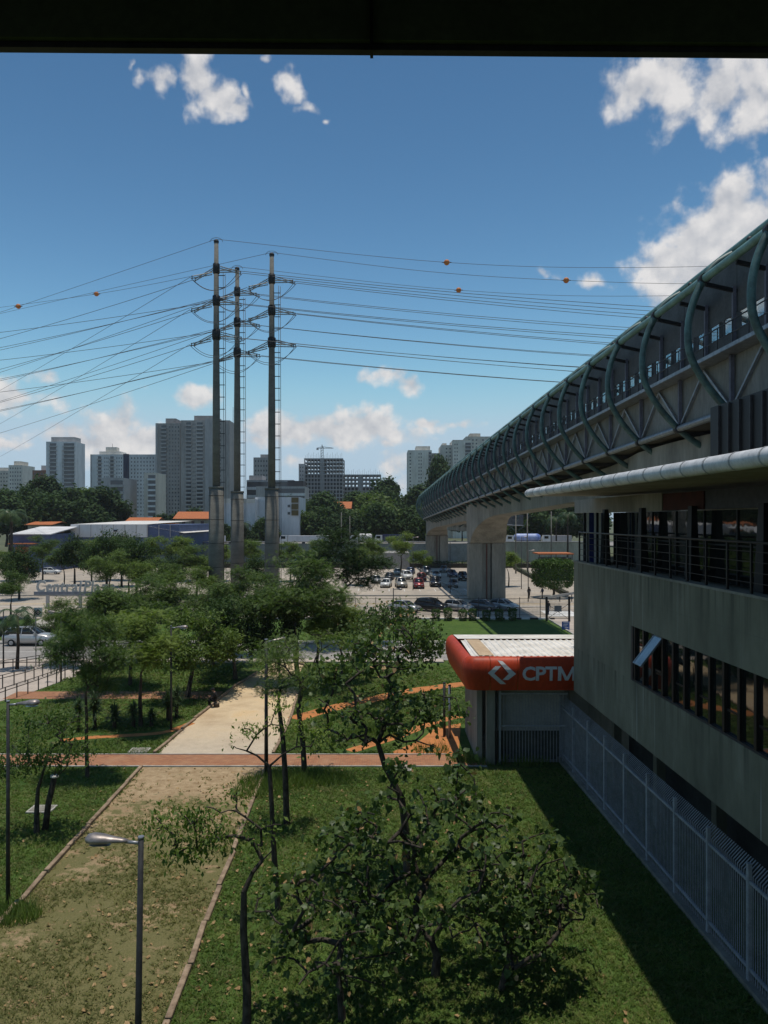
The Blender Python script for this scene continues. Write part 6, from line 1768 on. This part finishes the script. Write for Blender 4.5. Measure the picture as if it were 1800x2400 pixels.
# ================================================================== street lamps
def street_lamp(base, h, head, label, lean=(0, 0), r=.055, Lh=.72):
    """head: (dx, dy) direction of the lamp head"""
    b = Vector(base); t = b + Vector((lean[0], lean[1], h)); d = Vector((*head, 0)).normalized()
    e = empty('street_lamp', b, label=label, cat='street lamp', group='park street lamps')
    MB().tube([b, b.lerp(t, .4), t], [r * 1.25, r * 1.05, r * .85], 10).build('pole', M_DARKSTEEL, e)
    MB().tube([t + Vector((0, 0, -.01)), t + Vector((0, 0, .035))], r * .98, 10).build('pole_cap', M_STEEL, e)
    a = t + Vector((0, 0, -.10))
    MB().tube([a, a + d * .30 + Vector((0, 0, .02))], .035, 8).build('arm', M_STEEL, e)
    mb = MB(); n = 12; prof = [(.0, .045), (.10, .07), (.28, .105), (.45, .15), (.60, .165), (.70, .13), (.745, .05)]
    sd = Vector((-d.y, d.x, 0)); vs = []
    for x, w in prof:
        c = a + d * (.26 + x * Lh / .745) + Vector((0, 0, .035 + .03 * x))
        for k in range(n):
            ang = 2 * math.pi * k / n; zz_ = math.sin(ang); vs.append(c + sd * math.cos(ang) * w + Vector((0, 0, zz_ * w * (.75 if zz_ > 0 else .45))))
    fs = [(i * n + k, i * n + (k + 1) % n, (i + 1) * n + (k + 1) % n, (i + 1) * n + k) for i in range(len(prof) - 1) for k in range(n)] + [tuple(range(n))[::-1], tuple(range((len(prof) - 1) * n, len(prof) * n))]
    mb.add(vs, fs, True); hd = mb.build('lamp_head', M_LAMP, e)
    vs = []
    for x, w in ((.30, .07), (.45, .11), (.58, .12), (.66, .08)):
        c = a + d * (.26 + x * Lh / .745) + Vector((0, 0, -.035)); vs.append((c, w))
    m2 = MB(); q = [c + sd * w for c, w in vs] + [c - sd * w for c, w in vs[::-1]]; m2.sheet(q + []); m2.build('lens', M_LAMP_GLASS, hd)
    return e
street_lamp((-4.65 - .09, 14.7, 0), 5.9, (-1, .05), 'nearest street lamp, dark pole at lower left with aluminium head', (.09, 0), .06, .82)
street_lamp((-11.75, 24.0, 0), 6.3, (1, 0), 'street lamp at the left picture edge with head pointing right')
street_lamp(G(401, 1710), 5.9, (1, -.1), 'street lamp between the yuccas, left of the seated man')
street_lamp(G(143, 1598), 5.2, (-1, .1), 'street lamp beside the left handrails')
street_lamp(G(624, 1822), 6.4, (1, .6), 'thin street lamp right of the sandy path, before the dark tree', (0, 0), .08)
street_lamp(Vector((XU(8, 62), 62, 0)), 4.7, (-1, 0), 'street lamp at the left edge beyond the leaf lamp')
street_lamp(Vector((XU(922, 76), 75.6, 0)), 5.2, (1, -.6), 'street lamp on the far road kerb right of the umbrella tree')
for (u, D, h, lab) in ((500, 118, 8, 'left'), (745, 150, 9, 'middle'), (968, 130, 9, 'right of centre'), (1055, 125, 8.5, 'nearest the pier'), (1222, 132, 9, 'first right of the near pier'), (1238, 112, 7.5, 'second right of the near pier')):
    street_lamp(Vector((XU(u, D), D, 0)), h, (1, 0), 'thin lamp post in the car park, ' + lab)['group'] = 'car park lamp posts'
# ================================================================== handrails at the ramp
M_RAIL = mat('brown grey handrail', (.10, .085, .075), (.065, .055, .05), 4, .6)
def handrail(pts, h, step, label):
    pts = [Vector(p) for p in pts]
    e = empty('handrail', pts[0], label=label, cat='handrail', group='handrails of the paved ramp')
    for dz in (0, -.22):
        MB().tube([p + Vector((0, 0, h + dz)) for p in pts], .028, 7).build('rail', M_RAIL, e)
    for a, b in zip(pts[:-1], pts[1:]):
        n = max(1, round((b - a).length / step))
        for k in range(n):
            p = a.lerp(b, k / n); MB().box(p.x - .03, p.x + .03, p.y - .03, p.y + .03, 0, h - .02).build('post', M_RAIL, e)
    p = pts[-1]; MB().box(p.x - .03, p.x + .03, p.y - .03, p.y + .03, 0, h - .02).build('post', M_RAIL, e)
handrail([(-25.2, 48, 0), (-24.9, 50.5, 0), (-24.3, 54, 0), (-23.8, 57.3, 0), (-23.0, 61.5, 0)], .95, 1.05, 'nearest handrail of the paved ramp, along the lawn')
handrail([(-27.4, 53.5, 0), (-26.4, 56.5, 0), (-25.8, 59.5, 0), (-24.9, 63.6, 0)], .95, 1.05, 'middle handrail of the paved ramp')
handrail([(-30.0, 59.8, 0), (-28.6, 61.5, 0), (-27.4, 63.2, 0)], .95, .9, 'short rear handrail of the paved ramp by the palm')
# ================================================================== signs
def sign_post(base, h, label, board):
    b = Vector(base); e = empty('sign_post', b, label=label, cat='sign')
    MB().tube([b, b + Vector((0, 0, h))], .045, 8).build('post', M_STEEL, e)
    return e, b
e, b = sign_post(G(84, 1560), 4.75, 'white road sign with a black diamond ring on a thin post, left', None)
bd = MB().box(b.x - .12, b.x + .54, b.y - .07, b.y - .04, 4.0, 4.76).build('board', M_WHITE, e)
cxs, czs = b.x + .21, 4.38
for rr, m, y_ in ((.27, M_BLACK, .075), (.15, M_WHITE, .08), (.085, mat('sign centre red', (.35, .10, .08), (.3, .08, .07), 3, .7), .085)):
    MB().prism([(cxs - rr, czs), (cxs, czs - rr), (cxs + rr, czs), (cxs, czs + rr)], 'y', b.y - y_, b.y - y_ + .004).build('diamond', m, bd)
# "Central Plaza" letters on a beam
D = 104.0
e = empty('plaza_sign', (XU(178, D), D, 0), label='freestanding pale Central Plaza letter sign on a grey beam', cat='sign')
xa, xb = XU(82, D), XU(287, D)
MB().box(xa - .1, xb, D - .15, D + .25, 1.75, 2.2).build('beam', mat('sign beam grey blue', (.24, .25, .29), (.18, .19, .22), 2, .7), e)
for xx in (xa + 1.5, (xa + xb) / 2, xb - 1.2):
    MB().box(xx, xx + .4, D - .1, D + .2, 0, 1.75).build('support', W_GREY, e)
txt = 'Central Plaza'; widths = []
bms = []
for ch in txt:
    if ch == ' ': bms.append(None); widths.append(.30); continue
    bm = text_bm(ch, 1.9, .05, .09); xs_ = [v.co.x for v in bm.verts]; bms.append((bm, min(xs_))); widths.append(max(xs_) - min(xs_) + .16)
tot = sum(widths); k_ = (XU(270, D) - XU(84, D)) / tot; x = XU(84, D)
for i, (q, w) in enumerate(zip(bms, widths)):
    if q:
        bm, mn = q; r_ = (0, 0, .06, 0, 0, -.05, .03, 0, .05, 0, -.06, .04, .12)[i]
        for v in bm.verts:
            lx, lz = (v.co.x - mn) * k_, v.co.y * 1.12
            lx += lz * .12 + lz * r_
            v.co = Vector((x + lx - e.location.x, v.co.z, 2.2 + lz))
        bmesh.ops.triangulate(bm, faces=bm.faces)
        me = bpy.data.meshes.new('letter'); bm.to_mesh(me); bm.free(); me.materials.append(mat('pale sign letters', (.52, .52, .50), (.40, .40, .38), 2, .6)); link('letter', me, e)
    x += w * k_
# blue totem
D = 126.0; xx = XU(698, D)
e = empty('totem_sign', (xx, D, 0), label='blue totem sign on a dark post right of the poles', cat='sign')
MB().box(xx - .22, xx + .28, D - .2, D + .2, 0, 2.7).build('post', M_DARKSTEEL, e)
MB().box(xx - .75, xx + .75, D - .25, D + .25, 2.7, 5.0).build('panel', mat('totem slate blue', (.09, .13, .21), (.07, .10, .16), 2, .5), e)
MB().box(xx - .8, xx + .8, D - .3, D + .3, 5.0, 5.4).build('top_panel', mat('totem blue', (.10, .20, .36), (.08, .15, .28), 2, .5), e)
# booth by the plaza entrance
D = 103.0; xx = XU(398, D)
e = empty('entrance_booth', (xx, D, 0), label='small pale entrance booth right of the plaza sign', cat='booth')
MB().box(xx - .75, xx + .75, D, D + 1.6, 0, 2.1).build('cabin', W_GREY, e)
MB().box(xx - .9, xx + .9, D - .15, D + 1.75, 2.1, 2.25).build('roof', W_WHITE, e)
MB().box(xx - .35, xx + .45, D - .02, D, 1.1, 1.8).build('window', M_TOWERGLASS, e)
# small blue topped bin / stall on the verge
p = G(464, 1478); e = empty('street_stall', p, label='small red stall with a blue tarpaulin top on the verge', cat='stall')
MB().box(p.x - .7, p.x + .7, p.y, p.y + 1, 0, 1.1).build('counter', M_BRICKRED, e)
mb = MB(); mb.add([(p.x - 1, p.y - .3, 1.25), (p.x + 1.6, p.y - .3, 1.25), (p.x + 1.6, p.y + 1.3, 1.25), (p.x - 1, p.y + 1.3, 1.25), (p.x + .3, p.y + .5, 1.75)], [(0, 1, 4), (1, 2, 4), (2, 3, 4), (3, 0, 4)])
mb.build('tarpaulin', mat('blue tarpaulin', (.06, .17, .50), (.05, .12, .36), 3, .5), e)
# sand heap
p = G(110, 1467)
g = np.random.default_rng(3); n = 22; V = []; F_ = []
for j in range(7):
    for k in range(n):
        a = 2 * math.pi * k / n; r = (1 - j / 6.0); hh = 1.0 * (1 - r) ** .8 + .05 * math.sin(3 * a + j)
        V.append((1.9 * r * math.cos(a) * (1 + .12 * math.sin(2 * a + 1)) + .35 * (1 - r), 1.3 * r * math.sin(a), .04 + hh * (1 + .12 * math.sin(a * 2))))
F_ = [(j * n + k, j * n + (k + 1) % n, (j + 1) * n + (k + 1) % n, (j + 1) * n + k) for j in range(6) for k in range(n)]
o = link('sand_heap', np_mesh('sand_heap', np.array(V), np.array(F_), M_SAND, True)); o.location = p; tag(o, 'pale heap of sand on the verge behind the silver car', 'sand heap')
# ================================================================== bar fence of the car park
fe2 = empty('bar_fence', (2, 93.4, 0), label='thin see-through bar fence along the car park behind the bushes', cat='fence')
pm = rm = None
x = -21.0; first = None
while x < 19.2:
    MB().box(x - .04, x + .04, 93.36, 93.44, 0, 2.5).build('post', M_DARKSTEEL, fe2)
    for z in (.35, 1.3, 2.35):
        MB().box(x + .04, x + 2.46, 93.385, 93.415, z, z + .04).build('rail', M_DARKSTEEL, fe2)
    mb = MB()
    for k in range(1, 16):
        xx = x + k * .156; mb.box(xx - .008, xx + .008, 93.392, 93.408, .3, 2.4)
    tag(mb.build('thin_bars', M_DARKSTEEL, fe2), kind='stuff')
    x += 2.5
# entrance gate right
gx0, gx1, gy = XU(1281, 90), XU(1334, 90), 90.0
e = empty('entrance_gate', ((gx0 + gx1) / 2, gy, 0), label='open black gate frame with crossed braces beside the station wall', cat='gate')
for xx in (gx0, gx1): MB().box(xx - .11, xx + .11, gy - .11, gy + .11, 0, 2.95).build('gate_post', M_BLACK, e)
for z in (.35, 1.25, 2.05): MB().box(gx0 + .1, gx1 - .1, gy - .02, gy + .02, z, z + .05).build('rail', M_DARKSTEEL, e)
MB().bar((gx0 + .1, gy + .03, .35), (gx1 - .1, gy + .03, 2.05), .04, .04).build('brace', M_DARKSTEEL, e)
MB().bar((gx0 + .1, gy + .06, 2.05), (gx1 - .1, gy + .06, .35), .04, .04).build('brace', M_DARKSTEEL, e)
mb = MB()
for k in range(1, 20): xx = gx0 + (gx1 - gx0) * k / 20; mb.box(xx - .008, xx + .008, gy - .05, gy - .035, .35, 2.1)
tag(mb.build('thin_bars', M_DARKSTEEL, e), kind='stuff')
MB().box(XU(1299, 89), XU(1316, 89), 88.9, 88.96, 1.3, 2.0).build('notice_board', mat('grey notice', (.12, .13, .14), (.09, .10, .11), 2, .7), e)
p = G(1326, 1478); e = empty('blue_notice', p, label='blue standing notice board with white print near the station wall', cat='sign')
bd = MB().box(p.x - .42, p.x + .42, p.y, p.y + .05, .1, .98).build('board', mat('notice blue', (.07, .13, .36), (.05, .09, .26), 3, .5), e)
for k, (a, c) in enumerate(((-.30, .30), (-.26, .2), (-.3, .1), (-.1, .28))):
    MB().box(p.x + a, p.x + c, p.y - .006, p.y, .82 - .17 * k, .88 - .17 * k).build('print_line', M_WHITE, bd)
for s in (-.36, .36): MB().box(p.x + s - .02, p.x + s + .02, p.y + .01, p.y + .04, 0, .1).build('foot', M_BLACK, e)
# low beam barrier behind the gate
e = empty('beam_barrier', (XU(1310, 112), 112, 0), label='pale raised beam barrier before the clipped tree', cat='barrier')
MB().bar((XU(1278, 112), 112, .55), (XU(1346, 112), 112, 1.25), .18, .35).build('beam', M_CONC_LIGHT, e)
for u in (1282, 1312, 1340): MB().box(XU(u, 112) - .06, XU(u, 112) + .06, 111.95, 112.05, 0, .6 + (u - 1278) * .008).build('post', M_DARKSTEEL, e)
# utility poles on the right behind
for (u, D, h, lab) in ((1209, 170, 13, 'concrete utility pole first from the near pier'), (1236, 172, 13.5, 'concrete utility pole second from the near pier'), (1292, 195, 14, 'concrete utility pole behind the clipped tree'), (800, 225, 14, 'utility pole before the central wood'), (640 + 180, 226, 13, 'utility pole right neighbour before the central wood'), (292, 170, 9, 'utility pole before the store fascia')):
    x = XU(u, D); e = empty('utility_pole', (x, D, 0), label=lab, cat='utility pole', group='utility poles')
    MB().tube([(x, D, 0), (x, D, h)], [.17, .11], 8).build('shaft', M_CONC_POLE, e)
    MB().box(x - .9, x + .9, D - .08, D + .02, h - .8, h - .66).build('crossarm', M_DARKSTEEL, e)
# litter bin and concrete lids on the lawn
for (u, v, lab) in ((940, 1802, 'flat concrete manhole cover in the lawn near the brick walk'), (98, 1898, 'flat concrete slab by the leafy young tree at the left'), (327, 1760, 'small pale slab in the lawn left of the sandy path')):
    p = G(u, v); e = empty('manhole_cover', p, label=lab, cat='manhole cover')
    MB().box(p.x - .5, p.x + .5, p.y - .4, p.y + .4, -.02, .06).build('slab', M_CONC_LIGHT, e, .01)
    MB().box(p.x - .42, p.x + .42, p.y - .32, p.y + .32, .06, .068).build('lid', M_CONC, e)
# ================================================================== people
def person(name, joints, radii, edges, loc, rz, mats, zones, label, extra=None):
    """one continuous skinned body; zones(v) -> material index"""
    keys = list(joints); me = bpy.data.meshes.new('body')
    me.from_pydata([joints[k] for k in keys], [(keys.index(a), keys.index(b)) for a, b in edges], [])
    o = bpy.data.objects.new('body', me); COL.objects.link(o)
    sk = o.modifiers.new('skin', 'SKIN'); sk.use_smooth_shade = True
    for i, k in enumerate(keys):
        r = radii[k]; me.skin_vertices[0].data[i].radius = (r, r) if not isinstance(r, tuple) else r
    me.skin_vertices[0].data[keys.index('pelvis')].use_root = True
    ss = o.modifiers.new('sub', 'SUBSURF'); ss.levels = 2; ss.render_levels = 2
    dg = bpy.context.evaluated_depsgraph_get(); me2 = bpy.data.meshes.new_from_object(o.evaluated_get(dg))
    bpy.data.objects.remove(o)
    me2.materials.clear()
    for m in mats: me2.materials.append(m)
    for p in me2.polygons: p.material_index = zones(p.center); p.use_smooth = True
    e = empty(name, loc, rz, label, 'person')
    link('body', me2, e)
    if extra: extra(e)
    return e
M_SKIN = mat('skin', (.28, .16, .10), (.22, .12, .08), 5, .6); M_CLOTH_BLACK = mat('black clothing', (.012, .012, .014), (.008, .008, .009), 6, .9); M_CLOTH_BLUE = mat('dark blue jeans', (.03, .04, .08), (.02, .03, .06), 6, .9); M_SHIRT = mat('dark grey shirt', (.035, .035, .04), (.025, .025, .03), 6, .9); M_CLOTH_TAN = mat('brown trousers', (.07, .05, .04), (.05, .035, .03), 6, .9)
def ell(e, name, c, r, m, seg=10, cut=None):
    mb = MB(); vs = []; n = seg; rows = 7
    for j in range(rows + 1):
        t = math.pi * j / rows
        for k in range(n): vs.append((c[0] + r[0] * math.sin(t) * math.cos(2 * math.pi * k / n), c[1] + r[1] * math.sin(t) * math.sin(2 * math.pi * k / n), c[2] + r[2] * math.cos(t)))
    fs = [(j * n + k, j * n + (k + 1) % n, (j + 1) * n + (k + 1) % n, (j + 1) * n + k) for j in range(rows) for k in range(n)]
    if cut is not None: fs = [f for f in fs if sum(vs[i][2] for i in f) / 4 > cut]
    mb.add(vs, fs, True); o = mb.build(name, m); o.parent = e; return o
# seated man, facing -x (left), looking down at a phone
sit = {'pelvis': (0, 0, .42), 'spine': (-.02, 0, .62), 'chest': (-.08, 0, .84), 'neck': (-.14, 0, .99), 'head': (-.20, 0, 1.07), 'crown': (-.21, 0, 1.18),
       'hipL': (-.05, -.10, .41), 'kneeL': (-.45, -.13, .47), 'ankL': (-.42, -.14, .08), 'toeL': (-.60, -.15, .04), 'hipR': (-.05, .10, .41), 'kneeR': (-.46, .14, .48), 'ankR': (-.40, .15, .08), 'toeR': (-.58, .17, .04),
       'shL': (-.08, -.19, .88), 'elL': (-.16, -.24, .62), 'haL': (-.38, -.12, .66), 'fiL': (-.46, -.07, .69), 'shR': (-.08, .19, .88), 'elR': (-.16, .24, .62), 'haR': (-.38, .12, .66), 'fiR': (-.46, .07, .69)}
rad_ = {'pelvis': .16, 'spine': .15, 'chest': .17, 'neck': .06, 'head': .10, 'crown': .07, 'hipL': .10, 'kneeL': .075, 'ankL': .05, 'toeL': .045, 'hipR': .10, 'kneeR': .075, 'ankR': .05, 'toeR': .045, 'shL': .075, 'elL': .055, 'haL': .036, 'fiL': .03, 'shR': .075, 'elR': .055, 'haR': .036, 'fiR': .03}
ed = [('pelvis', 'spine'), ('spine', 'chest'), ('chest', 'neck'), ('neck', 'head'), ('head', 'crown'), ('pelvis', 'hipL'), ('hipL', 'kneeL'), ('kneeL', 'ankL'), ('ankL', 'toeL'), ('pelvis', 'hipR'), ('hipR', 'kneeR'), ('kneeR', 'ankR'), ('ankR', 'toeR'), ('chest', 'shL'), ('shL', 'elL'), ('elL', 'haL'), ('haL', 'fiL'), ('chest', 'shR'), ('shR', 'elR'), ('elR', 'haR'), ('haR', 'fiR')]
def zs(c):
    if c.z > .97: return 1
    if c.x < -.36 and c.z > .58: return 1
    return 0
def sit_extra(e):
    ell(e, 'cap', (-.20, 0, 1.14), (.125, .115, .10), M_CLOTH_BLACK, 12, 1.12)
    o = MB().box(-.40, -.27, -.08, .08, 1.115, 1.13).build('cap_peak', M_CLOTH_BLACK); o.parent = e
    for s in (-1, 1):
        for k in range(4):
            o = MB().tube([(-.46, s * .06, .665 + k * .018), (-.505, s * .045, .67 + k * .018), (-.515, s * .015, .675 + k * .018)], [.011, .010, .008], 6).build('finger', M_SKIN); o.parent = e
        o = MB().tube([(-.44, s * .05, .71), (-.47, s * .03, .735), (-.50, s * .015, .735)], [.012, .011, .009], 6).build('thumb', M_SKIN); o.parent = e
    o = ell(e, 'nose', (-.305, 0, 1.06), (.02, .015, .022), M_SKIN, 8)
    for s in (-1, 1): ell(e, 'ear', (-.18, s * .098, 1.07), (.022, .012, .032), M_SKIN, 8)
loc = G(503, 1657) + Vector((.1, 0, 0))
person('person', sit, rad_, ed, loc, 0, [M_CLOTH_BLACK, M_SKIN], zs, 'seated person in black with a cap looking at a phone under the tree', sit_extra)
ph = empty('mobile_phone', loc + Vector((-.53, 0, .70)), label='small dark phone held by the seated person', cat='phone')
MB().box(loc.x - .54, loc.x - .53, loc.y - .035, loc.y + .035, .64, .78).build('case', M_BLACK, ph); MB().box(loc.x - .529, loc.x - .527, loc.y - .03, loc.y + .03, .65, .77).build('screen', M_CARGLASS, ph)
lg = empty('log_seat', (loc.x + .02, loc.y, 0), label='short log under the seated person', cat='log')
MB().lathe([(.20, -.02), (.19, .14), (.20, .27)], 12, (loc.x + .02, loc.y, 0)).build('bark', M_BARK, lg); MB().lathe([(.175, .27), (.17, .275)], 12, (loc.x + .02, loc.y, 0)).build('cut_face', M_TIMBER, lg)
# standing and walking people
def walker(loc, rz, top, trousers, label, stride=.22, hair=M_CLOTH_BLACK):
    j = {'pelvis': (0, 0, .93), 'spine': (0, 0, 1.12), 'chest': (.02, 0, 1.32), 'neck': (.02, 0, 1.48), 'head': (.04, 0, 1.58), 'crown': (.03, 0, 1.68),
         'hipL': (0, -.09, .90), 'kneeL': (stride * .55, -.10, .50), 'ankL': (stride, -.10, .09), 'toeL': (stride + .17, -.11, .04), 'hipR': (0, .09, .90), 'kneeR': (-stride * .25, .10, .49), 'ankR': (-stride, .10, .10), 'toeR': (-stride + .16, .11, .04),
         'shL': (.0, -.18, 1.40), 'elL': (-.10, -.23, 1.13), 'haL': (.02, -.24, .90), 'fiL': (.05, -.23, .79), 'shR': (.0, .18, 1.40), 'elR': (.04, .23, 1.13), 'haR': (.18, .22, .92), 'fiR': (.22, .20, .82)}
    r = dict(rad_); r.update(pelvis=.15, spine=.13, chest=.16, crown=.07, head=.095, hipL=.095, hipR=.095)
    def z(c):
        if c.z > 1.46 or (abs(c.y) > .17 and c.z < .93 and c.z > .7): return 2
        if c.z > .95: return 0
        if c.z < .09: return 3
        return 1
    def ex(e):
        ell(e, 'hair', (.015, 0, 1.64), (.11, .105, .10), hair, 12, 1.60)
        for s, hx, hz in ((-1, .05, .79), (1, .22, .82)):
            for k in range(4):
                o = MB().tube([(hx - .02 + k * .015, s * .215, hz + .02), (hx - .015 + k * .017, s * .21, hz - .05), (hx + k * .015, s * .20, hz - .085 - (.01 if k in (1, 2) else 0))], [.010, .009, .007], 5).build('finger', M_SKIN); o.parent = e
            o = MB().tube([(hx + .03, s * .21, hz + .05), (hx + .06, s * .20, hz + .01), (hx + .06, s * .195, hz - .03)], [.011, .010, .008], 5).build('thumb', M_SKIN); o.parent = e
        ell(e, 'nose', (.135, 0, 1.58), (.02, .014, .02), M_SKIN, 8)
        for s in (-1, 1): ell(e, 'ear', (.03, s * .095, 1.58), (.02, .011, .03), M_SKIN, 8)
    return person('person', j, r, ed, loc, rz, [top, trousers, M_SKIN, M_BLACK], z, label, ex)
walker(G(1240, 1402), -1.4, M_SHIRT, M_CLOTH_BLACK, 'person in dark clothes walking on the forecourt beyond the near pier')
walker(G(1285, 1440), -1.2, M_CLOTH_BLACK, M_CLOTH_BLUE, 'person in black standing behind the open gate frame', .1)
walker(G(1271, 1402), 2.4, M_CLOTH_BLUE, M_CLOTH_TAN, 'person in blue pausing left of the clipped tree', .12)
walker(G(146, 1516), .3, M_WHITE, M_CLOTH_BLUE, 'person in a white top on the road by the silver car', .25)
walker(G(930, 1512), 1.2, M_SHIRT, M_CLOTH_TAN, 'person in grey waiting on the far road kerb', .08)
# ================================================================== thin summer haze over the town
hz = MB().box(-3050, 3050, -430, 5050, -1.2, 92)
o = hz.build('haze', None); tag(o, 'thin pale summer haze over the town', 'haze', kind='stuff')
mh = bpy.data.materials.new('thin haze'); mh.use_nodes = True; th_ = mh.node_tree; th_.nodes.clear()
oh = th_.nodes.new('ShaderNodeOutputMaterial'); pv = th_.nodes.new('ShaderNodeVolumePrincipled')
pv.inputs['Color'].default_value = (.90, .92, .95, 1); pv.inputs['Density'].default_value = .00012; pv.inputs['Anisotropy'].default_value = .3
th_.links.new(pv.outputs[0], oh.inputs['Volume']); o.data.materials.append(mh)
